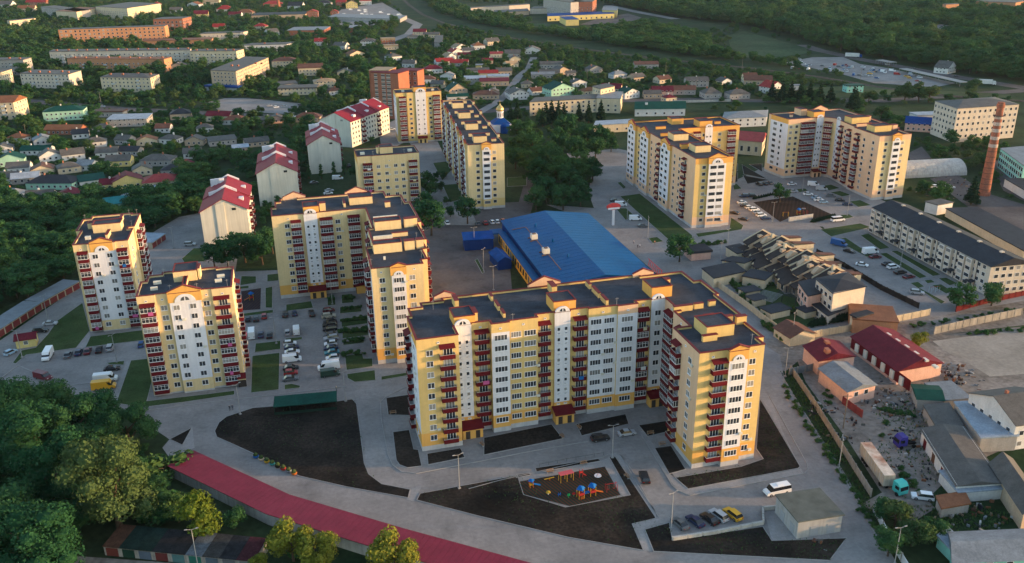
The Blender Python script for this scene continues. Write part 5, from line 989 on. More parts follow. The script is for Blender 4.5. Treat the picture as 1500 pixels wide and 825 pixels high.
# --- houses of the low town: centre px, width, depth, angle, eave, rise, type, roof, wall, phrase
HS = [
 (47, 232, 0, 0, 0, 0, 0, 0, 0, 0, 0)][:0] + [
 (16, 231, 14, 9, 20, 4, 3, 'gy', 'green', 'mint', 'at the lane by the frame edge'), (72, 226, 11, 9, 30, 3.2, 3, 'gy', 'grey', 'white', 'beside the mint gable'), (106, 224, 12, 9, 30, 3.2, 2.6, 'gx', 'grey', 'white', 'next to the blue fence'),
 (158, 221, 12, 9, 10, 3, 2.4, 'gx', 'grey', 'white', 'with a shared yard'), (175, 233, 13, 9, 8, 3.4, 2.4, 'gx', 'grey', 'yellow', 'with a yellow gable'), (190, 219, 13, 8, -5, 3, 2, 'gx', 'dark', 'grey', 'behind the yellow gable'), (232, 232, 17, 11, 0, 3.2, 2.6, 'h', 'grey', 'grey', 'alone among orchards'),
 (80, 264, 24, 12, -3, 3.4, 3, 'h', 'dark', 'mint', 'on the curved lane'), (38, 258, 13, 9, 20, 3, 2, 'gx', 'pale blue', 'grey', 'joined to the dark hipped house'), (10, 258, 14, 10, 0, 3, 2.4, 'gx', 'grey', 'white', 'at the far end of the lane'), (134, 262, 12, 8, 30, 3, 1.6, 's', 'green', 'white', 'next to the maroon gable'), (186, 262, 14, 10, 25, 4, 3, 'gy', 'maroon', 'yellow', 'with a yellow gable wall'),
 (163, 267, 10, 8, 10, 3, 2, 'gx', 'maroon', 'yellow', 'low beside the maroon gable'), (235, 262, 17, 12, 20, 3.4, 2.8, 'h', 'rose', 'cream', 'with a bright blue fence'), (222, 277, 11, 6, 25, 2.6, .7, 's', 'pale blue', 'grey', 'below the red hipped house'), (198, 285, 12, 8, 20, 2.8, .8, 's', 'pale blue', 'white', 'at the wooded slope'), (170, 296, 10, 7, 25, 3, 1.6, 's', 'teal', 'mint', 'on the wooded slope'),
 (140, 206, 12, 9, 20, 3.2, 2.4, 'h', 'grey', 'white', 'below the round tree'), (96, 188, 24, 9, -4, 3.4, 2.4, 'gx', 'rust', 'brick', 'beside the mint villa'), (190, 172, 26, 14, 5, 5, 1, 's', 'pale blue', 'grey', 'on the town road'), (160, 163, 22, 8, 0, 3.6, .8, 'f', 'brown', 'grey', 'behind the pale metal roof'), (95, 160, 26, 15, 14, 6.6, 2.6, 'h', 'green', 'mint', 'on the town road'), (265, 165, 14, 11, 15, 4, 3, 'h', 'dark', 'tan', 'half hidden by tall trees'),
 (322, 168, 17, 9, -8, 4, 2.4, 'gx', 'maroon', 'cream', 'on the shop road'), (345, 174, 15, 10, -5, 3.2, 2.6, 'h', 'brown', 'white', 'next to the maroon-roofed house'), (452, 170, 17, 10, 0, 3.2, 2.6, 'h', 'brown', 'tan', 'behind the stepped walk-up'), (405, 172, 10, 8, 10, 3.4, 1.8, 'gy', 'grey', 'pink', 'on the shop road'), (388, 174, 9, 8, 0, 3, 1.6, 'gx', 'grey', 'grey', 'on the shop road'), (55, 218, 17, 8, 0, 3, 2, 'gx', 'green', 'white', 'behind the white gables'), (5, 215, 10, 8, 20, 3, 2, 'gy', 'grey', 'white', 'at the frame edge'),
 (325, 204, 16, 9, 25, 3, 1.2, 's', 'grey', 'grey', 'behind the red-roofed walk-ups'), (352, 215, 9, 6, 20, 2.8, .8, 's', 'pale blue', 'grey', 'behind the red-roofed walk-ups'), (375, 206, 14, 8, 25, 3, 2, 'gx', 'grey', 'tan', 'behind the red-roofed walk-ups'),
 (418, 88, 24, 16, 5, 6, 3, 'h', 'brown', 'cream', 'past the shop block'), (455, 98, 22, 14, 10, 7, 3, 'gx', 'brown', 'cream', 'with a plain gable'), (437, 128, 30, 15, 5, 5, 1, 'f', 'grey', 'cream', 'long and low by the car park'), (475, 118, 18, 14, 15, 5, 2, 'h', 'tan', 'cream', 'by the car park'), (420, 122, 16, 10, 25, 3.4, 1, 's', 'grey', 'grey', 'among sheds'),
 (400, 5, 34, 22, 10, 7, 5, 'h', 'red', 'brick', 'near the factory chimney'), (434, 8, 26, 18, -5, 6, 6, 'gx', 'dark', 'white', 'with a dark steep roof'), (475, 4, 26, 18, 0, 5, 5, 'h', 'dark', 'white', 'far beyond the town'), (515, 5, 20, 16, 10, 8, 5, 'gy', 'brown', 'yellow', 'with a sunlit gable'), (500, 3, 18, 14, 0, 8, 4, 'gx', 'red', 'brick', 'beside the sunlit gable'), (458, 17, 17, 16, 5, 9, 3, 'gy', 'red', 'red' if 0 else 'brick', 'tall and narrow'), (490, 17, 12, 10, 5, 8, 3, 'gy', 'red', 'brick', 'by the truck lot'), (535, 1, 22, 16, 10, 7, 4, 'h', 'red', 'white', 'at the top of the town'),
 (295, 20, 22, 14, 10, 5, 5, 'gx', 'maroon', 'yellow', 'with a yellow gable'), (330, 13, 26, 18, 5, 6, 6, 'h', 'red', 'white', 'in the far garden town'), (345, 21, 20, 12, 0, 5, 4, 'gx', 'maroon', 'white', 'in the far garden town'), (321, 39, 16, 11, 5, 4, 4, 'gx', 'red', 'cream', 'alone beyond the blocks'), (310, 2, 30, 20, 5, 7, 5, 'gx', 'tan', 'cream', 'in the far garden town'), (360, 18, 26, 16, 0, 6, 5, 'h', 'rust', 'tan', 'in the far garden town'), (8, 6, 30, 20, 0, 8, 6, 'gx', 'grey', 'white', 'in the far corner'), (55, 3, 40, 16, 0, 6, 6, 'gx', 'red', 'brick', 'in the far corner'), (40, 12, 30, 14, 5, 6, 5, 'gx', 'rust', 'cream', 'in the far corner'),
 (568, 58, 16, 11, 10, 5, 2, 'f', 'tan', 'brick', 'unfinished, by the slope road'), (571, 67, 18, 10, 8, 4, 1, 'f', 'tan', 'cream', 'below the unfinished house'), (615, 46, 16, 11, 0, 6, 3, 'gx', 'maroon', 'cream', 'above the gardens'), (632, 50, 20, 10, 0, 4, 2.4, 'gx', 'grey', 'cream', 'beside the maroon roof'), (605, 53, 15, 10, 10, 3.6, 2, 'h', 'grey', 'grey', 'below the maroon roof'),
 (672, 68, 14, 10, 40, 4.4, 3, 'gy', 'tan', 'white', 'with a bright gable'), (666, 75, 13, 10, 40, 4, 3, 'gy', 'rose', 'white', 'in the row of bright gables'), (657, 82, 12, 10, 40, 4, 3, 'gy', 'tan', 'white', 'lowest of the bright gables'), (650, 89, 17, 10, 20, 3.6, 2.6, 'gx', 'red', 'white', 'beside the white garden wall'), (673, 91, 17, 10, -5, 3.4, 2.6, 'gx', 'red', 'grey', 'next to the bright gables'), (680, 80, 13, 9, 0, 3.8, 2.2, 'gx', 'maroon', 'white', 'behind the bright gables'), (686, 73, 12, 10, 10, 4, 2.4, 'gx', 'grey', 'white', 'at the edge of the meadow'),
 (634, 100, 17, 11, 10, 4, 3, 'h', 'maroon', 'white', 'above the unfinished tower'), (625, 115, 15, 10, 5, 4, 2.6, 'h', 'brown', 'white', 'beside the unfinished tower'), (727, 78, 13, 9, 5, 4, 1.6, 'gx', 'rose', 'cream', 'near the dirt lane'), (751, 77, 16, 14, 0, 4, 3, 'gx', 'grey', 'grey', 'big roof near the dirt lane'), (754, 85, 10, 8, 10, 4.4, 2.4, 'gy', 'grey', 'cream', 'below the big grey roof'), (748, 93, 12, 9, 30, 3.6, 2.4, 'gx', 'tan', 'cream', 'in the lane bend'), (704, 95, 9, 8, 0, 4, .4, 'f', 'steel', 'yellow', 'pale box in the gardens'), (714, 88, 10, 8, 10, 3.2, 2, 'gx', 'maroon', 'tan', 'near the pale box'),
 (696, 114, 18, 10, 3, 5, 1, 's', 'pale blue', 'grey', 'wide metal roof'), (724, 118, 24, 9, 3, 4, 1.6, 's', 'maroon', 'tan', 'long maroon roof'), (730, 111, 18, 7, 3, 4.4, .8, 's', 'pale blue', 'white', 'behind the long maroon roof'), (715, 106, 17, 9, 3, 4, 2, 'gx', 'red', 'cream', 'above the metal roofs'), (738, 103, 14, 9, 5, 4, 2.4, 'gx', 'grey', 'tan', 'beside the lane'), (700, 102, 20, 9, 3, 3.4, 1.6, 'gx', 'grey', 'grey', 'in the gardens above the metal roofs'), (712, 137, 20, 12, 0, 3.6, 2.6, 'h', 'brown', 'tan', 'behind the long terrace'), (722, 133, 9, 8, 0, 3.6, 2, 'gy', 'grey', 'tan', 'beside the brown hipped roof'),
 (757, 135, 15, 16, 15, 4.6, 3, 'gy', 'grey', 'white', 'at the street corner by the school'), (668, 130, 15, 12, 20, 5, 5, 'gy', 'green', 'tan', 'steep roof by the long terrace'), (670, 140, 16, 8, 10, 4, 1.4, 'gx', 'green', 'white', 'by the long terrace'),
 (818, 128, 20, 15, 25, 8, 4, 'gy', 'green', 'mint', 'behind the school'), (808, 93, 22, 9, 0, 4, 2, 'gx', 'grey', 'grey', 'on the dirt lane'), (805, 105, 18, 9, -5, 4, 2, 'gx', 'grey', 'grey', 'across the dirt lane'), (821, 102, 13, 10, 30, 4, 3, 'gy', 'grey', 'tan', 'with a tan gable'), (795, 108, 20, 9, 0, 3.6, 1.6, 'gx', 'steel', 'grey', 'by the orchard'), (836, 106, 8, 7, 10, 3, 1.6, 'gx', 'grey', 'grey', 'in the orchard'),
 (920, 134, 14, 11, 30, 4.6, 3, 'gy', 'green', 'white', 'on the main street'), (896, 128, 15, 10, -15, 6, 3, 'gx', 'maroon', 'cream', 'behind the school wing'), (955, 136, 13, 9, 0, 3.6, 2, 'gx', 'grey', 'tan', 'on the main street'), (970, 132, 16, 11, -5, 4.6, 3, 'gx', 'maroon', 'pink', 'on the main street'), (980, 142, 9, 8, 20, 3.4, 2, 'h', 'maroon', 'cream', 'small, on the main street'), (997, 130, 22, 10, -3, 4, 2.4, 'gx', 'brown', 'grey', 'long roof above the main street'), (1020, 117, 18, 12, 0, 5, 2.4, 'gx', 'grey', 'grey', 'in the orchard above the main street'), (1041, 135, 13, 12, 10, 4, 4, 'h', 'grey', 'grey', 'small cottage in dense trees'),
 (946, 93, 22, 12, 0, 4, 2, 'gx', 'brown', 'grey', 'below the railway'), (1080, 136, 16, 11, 10, 4, 3, 'h', 'grey', 'grey', 'hidden in the spruces'), (1130, 126, 14, 12, 30, 5, 4, 'gy', 'red', 'white', 'with a white gable by the spruces'), (1110, 116, 22, 12, -10, 4, 3, 'gx', 'brown', 'tan', 'between dense trees'), (1098, 112, 11, 10, 0, 5, 3, 'gx', 'brown', 'cream', 'next to the brown long roof'), (1166, 125, 7, 6, 0, 3.4, .4, 'f', 'steel', 'white', 'white box by the spruces'),
 (1355, 179, 22, 13, -25, 5, 3, 'gx', 'blue', 'pink', 'beside the white hostel'), (1362, 167, 22, 10, 5, 4, .6, 'f', 'pale blue', 'white', 'behind the blue roof'), (1250, 125, 13, 8, 5, 5, .6, 'f', 'green', 'teal' if 0 else 'turquoise', 'kiosk by the railway'), (1385, 98, 16, 12, 40, 5, 5, 'gy', 'grey', 'white', 'by the highway poplars')]
for h in HS:
    px, py, ww, dd, A, ev, rs, rt, rc, wc, ph = h
    ty = {'gx': 'gabled', 'gy': 'gabled', 'h': 'hipped', 's': 'lean-to', 'f': 'flat'}[rt]
    house('%s house with %s %s roof, %s' % (wc, rc, ty, ph), px, py, ww, dd, A, ev, rs, rt, rc, wc)
HX = [(28, 243, 'grey', 'white'), (62, 246, 'brown', 'cream'), (100, 243, 'grey', 'cream'), (128, 240, 'steel', 'white'), (208, 246, 'grey', 'cream'), (252, 246, 'dark', 'grey'), (282, 222, 'grey', 'white'), (215, 204, 'rust', 'cream'), (250, 202, 'grey', 'white'), (183, 203, 'grey', 'grey'), (62, 203, 'steel', 'white'), (28, 200, 'rust', 'white'), (118, 194, 'dark', 'white'), (272, 242, 'maroon', 'cream'), (300, 186, 'grey', 'white'), (240, 186, 'brown', 'white'), (286, 204, 'grey', 'tan'), (152, 186, 'grey', 'white'), (60, 285, 'grey', 'white'), (100, 284, 'maroon', 'cream'), (20, 282, 'steel', 'white'),
 (600, 92, 'grey', 'white'), (588, 108, 'brown', 'cream'), (576, 82, 'grey', 'white'), (642, 122, 'grey', 'cream'), (656, 110, 'steel', 'white'), (772, 122, 'grey', 'cream'), (786, 132, 'brown', 'white'), (846, 120, 'grey', 'white'), (862, 132, 'rust', 'cream'), (932, 112, 'grey', 'tan'), (780, 72, 'grey', 'white'), (700, 66, 'rust', 'white'), (720, 60, 'grey', 'cream'), (870, 100, 'grey', 'grey'), (905, 108, 'steel', 'white'), (970, 115, 'brown', 'cream'), (1060, 118, 'grey', 'white'),
 (230, 6, 'red', 'cream'), (258, 14, 'grey', 'white'), (286, 6, 'rust', 'white'), (382, 38, 'red', 'cream'), (398, 46, 'grey', 'white'), (262, 96, 'grey', 'cream'), (380, 110, 'grey', 'white'), (500, 66, 'grey', 'white'), (520, 78, 'rust', 'cream'), (540, 60, 'grey', 'white'), (470, 60, 'red', 'white'), (505, 105, 'grey', 'cream'), (488, 132, 'brown', 'white')]
for i, (px, py, rc, wc) in enumerate(HX):
    rt = ('gx', 'gy', 'h')[i % 3]; k = 1 + max(0, 130 - py) / 160
    reg = 'in the gardens west of the walk-ups' if py > 180 else ('among orchards below the railway' if px > 560 else 'in the far old town')
    house('small %s cottage with %s %s roof %s' % (wc, rc, {'gx': 'long gabled', 'gy': 'end-on gabled', 'h': 'hipped'}[rt], reg), px, py, rnd.uniform(9, 13) * k, rnd.uniform(7.5, 9.5) * k, rnd.uniform(-15, 40), 3.2 * k, 2.3 * k, rt, rc, wc, 'cottage', 'cottage', 'cottages ' + reg)
# factory chimney far away
cf = G(409, 17); fs = thing('chimney_stack', 'short orange brick factory chimney in the far town', 'chimney', (cf.x, cf.y, 0)); m = MB(); m.lathe([(3.2, 0), (2, 30), (2.3, 30.2), (2.3, 31.5), (1.2, 31.5)], 12); m.obj('shaft', wm('brick'), fs); m = MB(); m.lathe([(4, 0), (4, 2.5), (3.3, 3)], 12); m.obj('base', wm('brick'), fs)
# open metal canopies at the car lot
for i, (pa, pb) in enumerate((((1322, 106), (1412, 127)), ((1287, 93), (1308, 97)))):
    qa, qb = G(*pa), G(*pb); c0 = (qa + qb) / 2; dq = qb - qa; cn = thing('car_canopy', ('long pale roof over the used car rows beside the highway', 'short white office roof at the used car lot')[i], 'canopy', (c0.x, c0.y, 0), math.atan2(dq.y, dq.x))
    L2 = dq.length / 2; m = MB(); m.box(-L2, L2, -4, 4, 3.2, 3.45); m.obj('roof', wm('grey'), cn)
    for k in range(7):
        for s_ in (-3.6, 3.6): m = MB(); m.box(-.1, .1, -.1, .1, 0, 3.2); m.obj('post', rm('steel'), cn, loc=(-L2 + .5 + k * (2 * L2 - 1) / 6, s_, 0))
# ================================================================== VEHICLES
M_PAINT = mat('car paint', (1, 1, 1), .35, 0, spec=.5, objcol=True)
M_CGL = mat('car glass', (.012, .014, .018), .12, 0, spec=.6)
M_TYRE = mat('tyre', (.014, .014, .015), .9, 0)
M_RIM = mat('rim', (.30, .30, .32), .4, 0, metal=.6)
M_HL = mat('headlight', (.62, .62, .60), .2, 0)
M_TL = mat('tail light', (.25, .012, .01), .3, 0)
CARS = {}
def car_meshes(kind):
    if kind in CARS: return CARS[kind]
    prof = {  # x forward; (lower body), (greenhouse), half width, wheel x's, wheel r
     'sedan': ([(-2.25, .28), (2.2, .28), (2.28, .45), (2.22, .68), (1.15, .86), (-1.5, .92), (-2.22, .88), (-2.28, .5)], [(-1.75, .88), (1.2, .84), (.45, 1.38), (-.95, 1.41)], .88, (1.38, -1.38), .32),
     'hatch': ([(-1.95, .28), (1.95, .28), (2.02, .45), (1.96, .70), (1.05, .90), (-1.9, .95), (-2.0, .55)], [(-1.92, .92), (1.1, .88), (.40, 1.45), (-1.45, 1.47)], .86, (1.25, -1.25), .31),
     'suv': ([(-2.3, .35), (2.25, .35), (2.34, .55), (2.28, .88), (1.1, 1.05), (-2.25, 1.08), (-2.36, .6)], [(-2.25, 1.04), (1.2, 1.02), (.55, 1.66), (-1.9, 1.68)], .93, (1.4, -1.4), .38),
     'van': ([(-2.75, .35), (2.7, .35), (2.8, .55), (2.7, 1.0), (1.95, 1.22), (1.25, 2.18), (-2.7, 2.25), (-2.8, .6)], [(1.12, 1.25), (1.99, 1.25), (1.3, 2.1), (.5, 2.1)], .98, (1.8, -1.75), .35),
     'minibus': ([(-3.1, .35), (2.95, .35), (3.05, .55), (2.95, 1.0), (2.25, 1.2), (2.1, 1.26), (-3.0, 1.3), (-3.12, .6)], [(-3.02, 1.27), (2.2, 1.24), (1.55, 2.1), (-2.9, 2.15)], 1.0, (2.0, -1.9), .36),
     'bigvan': ([(-3.2, .4), (3.05, .4), (3.15, .6), (3.05, 1.1), (2.35, 1.32), (1.65, 2.55), (-3.1, 2.65), (-3.25, .6)], [(1.5, 1.35), (2.38, 1.35), (1.75, 2.3), (.9, 2.3)], 1.02, (2.1, -1.9), .37)}[kind]
    low, gh, hw, wx, wr = prof
    b = MB()                                    # body: profile lofted with tumblehome at the sides
    n = len(low)
    def ring(y, f): return [(x * (1 if abs(y) < hw * .95 else .985), y, .05 + (z - .05) * f) for x, z in low]
    secs = [(-hw, .97), (-hw * .93, 1.0), (hw * .93, 1.0), (hw, .97)]; k0 = 0
    for y, f in secs: b.v += ring(y, f)
    for s in range(3):
        for i in range(n):
            j = (i + 1) % n; b.f.append((s * n + j, s * n + i, (s + 1) * n + i, (s + 1) * n + j)); b.m.append(0)
    b.f.append(tuple(range(n))); b.m.append(0); b.f.append(tuple(reversed(range(3 * n, 4 * n)))); b.m.append(0)
    if kind in ('sedan', 'hatch', 'suv', 'minibus'):        # painted roof panel on top of the glass
        a, c = gh[3], gh[2]; h2 = hw * (.74 if kind != 'minibus' else .9)
        b.box(a[0] + .05, c[0] - .05, -h2, h2, min(a[1], c[1]) - .01, max(a[1], c[1]) + .05)
        if kind == 'minibus': b.box(-1.2, .2, -.5, .5, 2.18, 2.34)
    body = b.mesh('body', [M_PAINT])
    g = MB(); h0, h1 = hw * .95, hw * (.76 if kind in ('sedan', 'hatch', 'suv') else .93)
    if kind in ('van', 'bigvan'):
        h0 = h1 = hw + .012
    p, q = gh, gh
    V = [(p[0][0], -h0, p[0][1]), (p[1][0], -h0, p[1][1]), (p[2][0], -h1, p[2][1]), (p[3][0], -h1, p[3][1])]; V2 = [(x, -y, z) for x, y, z in V]
    g.poly(V); g.poly(V2[::-1]); g.poly([V[1], V2[1], V2[2], V[2]]); g.poly([V[3], V2[3], V2[0], V[0]]); g.poly([V[2], V2[2], V2[3], V[3]])
    glass = g.mesh('glass', [M_CGL])
    w_ = MB(); w_.tube((0, -.11, 0), (0, .11, 0), wr, n=12, m=0); w_.tube((0, -.125, 0), (0, .125, 0), wr * .6, n=10, m=1); wheel = w_.mesh('wheel', [M_TYRE, M_RIM])
    hl = MB(); hl.box(-.05, .05, -.2, .2, -.08, .08); head = hl.mesh('headlight', [M_HL]); tl = hl.mesh('tail_light', [M_TL])
    x1 = low[3][0] if kind != 'van' else low[3][0]
    CARS[kind] = (body, glass, wheel, head, tl, wx, wr, hw, max(x for x, z in low), min(x for x, z in low), low[3][1] - .12)
    return CARS[kind]
CC = {'black': (.012, .012, .014), 'white': (.74, .75, .76), 'silver': (.36, .37, .39), 'grey': (.11, .115, .12), 'dark blue': (.012, .025, .075), 'blue': (.02, .09, .26), 'red': (.32, .02, .02), 'maroon': (.12, .012, .018), 'yellow': (.62, .33, .02), 'light blue': (.25, .38, .50), 'beige': (.42, .38, .30), 'teal': (.04, .20, .24), 'orange': (.45, .12, .03), 'dark green': (.02, .05, .035)}
KN = {'sedan': 'sedan', 'hatch': 'hatchback', 'suv': 'estate car', 'van': 'van', 'minibus': 'minibus', 'bigvan': 'delivery van'}
def car(p, ang, kind, colour, where, group=None, small=False):
    body, glass, wheel, head, tl, wx, wr, hw, xf, xb, lz = car_meshes(kind)
    root = thing('van' if 'van' in kind else ('minibus' if kind == 'minibus' else 'car'), '%s %s %s' % (colour, KN[kind], where), 'van' if 'van' in kind else ('minibus' if kind == 'minibus' else 'car'), (p.x, p.y, .045), R(ang), group)
    o = link('body', body, root); c = CC[colour]; o.color = (*c, 1)
    link('glass', glass, root)
    if not small:
        for x in wx:
            for s in (-1, 1): link('wheel', wheel, root, (x, s * (hw - .09), wr))
        for s in (-1, 1):
            link('headlight', head, root, (xf - .06, s * hw * .68, lz)); link('tail_light', tl, root, (xb + .06, s * hw * .72, lz + .08))
    CIRC.append((p.x, p.y, 4))
    return root
def cars(lst, off, sc, where, group, small=False, jit=3):
    for e in lst:
        x, y, ang, kind, colour = e[:5]; p = G(off[0] + x / sc, off[1] + y / sc)
        car(p, ang + rnd.uniform(-jit, jit), kind, colour, e[5] if len(e) > 5 else where, group, small)
U_, V_ = AX, AX + 90
gi = 'cars parked round the inner court'
cars([(585, 152, U_, 'hatch', 'maroon'), (585, 188, U_, 'suv', 'beige'), (592, 222, U_ + 180, 'sedan', 'black'), (590, 242, U_ + 180, 'suv', 'black'), (592, 266, U_ + 180, 'suv', 'black'), (595, 300, U_ + 180, 'sedan', 'grey'), (600, 322, U_ + 180, 'suv', 'silver'), (597, 354, U_ + 180, 'hatch', 'white'), (597, 380, U_ + 180, 'sedan', 'dark blue'), (604, 407, U_ + 180, 'sedan', 'teal'), (608, 440, U_ + 180, 'hatch', 'white'), (585, 500, U_ + 180, 'bigvan', 'white'), (594, 540, U_, 'van', 'dark green')],
     (340, 420), 4.127, 'in the long row beside the flower beds', gi)
cars([(350, 352, U_, 'hatch', 'white'), (360, 376, U_, 'sedan', 'dark blue'), (364, 404, U_, 'sedan', 'white'), (364, 452, U_, 'van', 'white'), (356, 500, U_, 'sedan', 'black'), (356, 530, U_, 'hatch', 'red'), (353, 566, U_, 'sedan', 'grey')],
     (340, 420), 4.127, 'in the short row beside the square lawn', gi)
cars([(97, 205, V_, 'hatch', 'black'), (146, 203, V_, 'suv', 'black'), (195, 188, V_, 'hatch', 'red'), (322, 177, V_, 'suv', 'black'), (378, 170, V_, 'hatch', 'dark blue'), (482, 172, V_, 'suv', 'black')], (340, 420), 4.127, 'nosed toward the L-shaped block', gi)
cars([(120, 300, V_, 'bigvan', 'white'), (175, 300, V_, 'sedan', 'dark blue'), (227, 302, V_, 'sedan', 'black'), (337, 286, V_, 'hatch', 'silver'), (390, 278, V_, 'van', 'white')], (340, 420), 4.127, 'in the middle island row', gi)
gt = 'cars parked below the cream towers'
cars([(292, 512, V_ + 180, 'bigvan', 'white', 'along the tower lawn'), (413, 505, V_, 'sedan', 'grey'), (478, 489, V_, 'sedan', 'dark blue'), (532, 482, V_, 'sedan', 'maroon'), (600, 474, V_, 'sedan', 'black'), (667, 462, V_, 'suv', 'silver'), (857, 442, V_, 'hatch', 'blue')], (0, 400), 4.127, 'parked along the tower lawn', gt)
cars([(680, 588, U_, 'sedan', 'black', 'beside the lamp island'), (642, 655, U_, 'bigvan', 'white', 'parked next to the yellow van'), (632, 700, U_, 'bigvan', 'yellow', 'parked at the paved island'), (262, 640, -22, 'van', 'maroon', 'driving past the wooded corner'), (65, 490, V_ - 35, 'hatch', 'light blue', 'stopped by the guard cabin'), (247, 358, U_ - 5, 'suv', 'black', 'behind the guard cabin'), (305, 314, U_ - 10, 'sedan', 'silver', 'at the edge of the tower lawn')], (0, 400), 4.127, '', gt)
gm = 'cars by the striped playground'
car(G(879, 645), U_, 'suv', 'black', 'at the kerb of the yellow block', gm); car(G(918, 637), U_, 'sedan', 'silver', 'near the yellow block corner', gm); car(G(944, 703), V_ - 12, 'suv', 'black', 'driving past the playground', gm)
cars([(390, 640, V_ + 15, 'sedan', 'grey'), (465, 628, V_ + 15, 'sedan', 'dark blue'), (535, 617, V_ + 15, 'sedan', 'black'), (580, 602, V_ + 15, 'suv', 'silver'), (650, 596, V_ + 15, 'suv', 'yellow'), (868, 480, U_ + 182, 'minibus', 'white', 'stopped beside the transformer house')], (880, 580), 3.367, 'in the five-car bay above the soil slope', gm, jit=2)
ge = 'cars round the eastern blocks'
cars([(850, 368, U_, 'sedan', 'white'), (868, 385, U_, 'sedan', 'black'), (890, 396, U_, 'hatch', 'white'), (917, 409, U_, 'suv', 'white'), (937, 424, U_, 'sedan', 'silver'), (955, 440, U_, 'suv', 'white'), (980, 456, U_, 'sedan', 'dark blue')], (860, 200), 3.75, 'in the slanted row by the eastern play yard', ge)
cars([(810, 426, V_ + 30, 'sedan', 'black'), (858, 460, V_ + 30, 'sedan', 'black')], (860, 200), 3.75, 'parked along the block gable', ge)
cars([(860, 334, U_ + 160, 'suv', 'dark blue'), (897, 332, U_ + 160, 'suv', 'black'), (945, 268, V_, 'suv', 'black'), (975, 265, V_, 'sedan', 'black'), (1003, 261, V_, 'sedan', 'grey')], (860, 200), 3.75, 'by the soil triangles between the blocks', ge)
cars([(1125, 267, U_, 'sedan', 'white'), (1130, 306, U_ - 30, 'sedan', 'silver'), (1213, 322, U_ - 20, 'sedan', 'white'), (1258, 343, U_ - 10, 'sedan', 'light blue'), (1272, 354, U_ - 10, 'sedan', 'white'), (1297, 366, U_ - 10, 'hatch', 'light blue'), (1242, 272, U_ - 30, 'van', 'white'), (1287, 296, U_ - 30, 'van', 'silver'), (1340, 332, U_ - 35, 'sedan', 'grey'), (1388, 356, U_ - 35, 'sedan', 'black'), (1430, 379, U_ - 35, 'sedan', 'dark blue')], (860, 200), 3.75, 'in the court of the V-shaped block', ge)
cars([(1376, 466, U_, 'minibus', 'white', 'crossing by the thuja hedge'), (1383, 600, U_ - 60, 'bigvan', 'blue', 'parked by the rose play yard'), (1440, 637, U_ - 60, 'sedan', 'black', 'behind the blue delivery van'), (152, 357, 10, 'sedan', 'black', 'at the kerb of the market street'), (185, 382, 0, 'van', 'white', 'behind the black sedan on the market street'), (265, 460, 0, 'van', 'white', 'between two lamps on the market street'), (305, 497, 0, 'sedan', 'grey', 'next to the market street lamp')], (860, 200), 3.75, '', 'cars on the eastern streets')
cars([(60, 420, U_ - 5, 'bigvan', 'white'), (90, 446, U_ - 5, 'sedan', 'maroon'), (165, 490, U_ + 5, 'sedan', 'black'), (197, 509, U_ + 5, 'suv', 'white'), (240, 542, U_ + 5, 'suv', 'black'), (292, 567, U_ + 5, 'sedan', 'maroon'), (342, 664, -22, 'suv', 'silver', 'driving past the cream terrace'), (10, 494, -30, 'sedan', 'white', 'behind the terrace fence')], (1260, 270), 4.125, 'in front of the long cream terrace', 'cars along the cream terrace')
cars([(585, 482, V_, 'sedan', 'grey'), (636, 479, V_, 'hatch', 'red'), (683, 472, V_, 'hatch', 'white'), (720, 469, V_, 'hatch', 'white'), (760, 462, V_, 'hatch', 'orange')], (580, 230), 4.855, 'behind the blue kiosk', 'cars behind the blue kiosk')
cars([(365, 478, V_, 'sedan', 'white')], (580, 230), 4.855, 'under the alley trees', None)
cars([(738, 492, 10, 'van', 'white', 'by the cypress row'), (695, 552, 20, 'sedan', 'silver', 'behind the L-shaped block'), (690, 566, 20, 'sedan', 'white', 'behind the L-shaped block'), (618, 512, 30, 'sedan', 'grey', 'under the walk-up gable'), (795, 426, V_, 'sedan', 'black', 'beside the six-storey block')], (280, 120), 3.436, '', 'cars behind the inner court')
car(G(278.5, 360), 5, 'suv', 'silver', 'on the wooded turning circle'); car(G(574, 190.5), 15, 'sedan', 'white', 'below the unfinished brick tower')
car(G(1350.5, 731), V_ + 215 - 180 + 25, 'suv', 'white', 'parked beside the teal truck')
for i in range(54):
    t = rnd.random(); x = 1160 + 190 * t; y = 92 + 22 * t + rnd.uniform(-6, 9)
    car(G(x, y), rnd.choice((-30, 60)) + rnd.uniform(-6, 6), rnd.choice(('sedan', 'hatch', 'suv', 'van')), rnd.choice(('white', 'white', 'silver', 'light blue', 'grey', 'red', 'yellow', 'blue')), 'for sale in the far car lot', 'cars in the far car lot', True)
for i in range(26):
    t = rnd.random(); car(G(500 + 95 * t, 16 + 12 * t + rnd.uniform(-8, 8)), 10, 'bigvan', 'white', 'in the far truck lot', 'vans in the far truck lot', True)
for x, y in ((430, 172), (660, 165), (850, 151), (1070, 148), (1215, 145), (150, 157), (1400, 113), (1300, 95), (1340, 102)): car(G(x, y), 5, rnd.choice(('sedan', 'hatch')), rnd.choice(('grey', 'silver', 'black', 'white')), 'on the far town road', 'cars on the far roads', True)
for x, y in ((395, 156), (405, 158), (417, 157), (430, 158), (440, 155)): car(G(x, y), 20, 'hatch', rnd.choice(('grey', 'silver', 'black', 'white')), 'outside the shop block', 'cars outside the shop block', True)
cars([(480, 610, 10, 'suv', 'white'), (510, 625, 15, 'suv', 'white'), (590, 610, -20, 'sedan', 'silver'), (500, 645, 5, 'sedan', 'grey')], (1270, 150), 4.852, 'standing in the scrap court', 'cars in the scrap court', True)
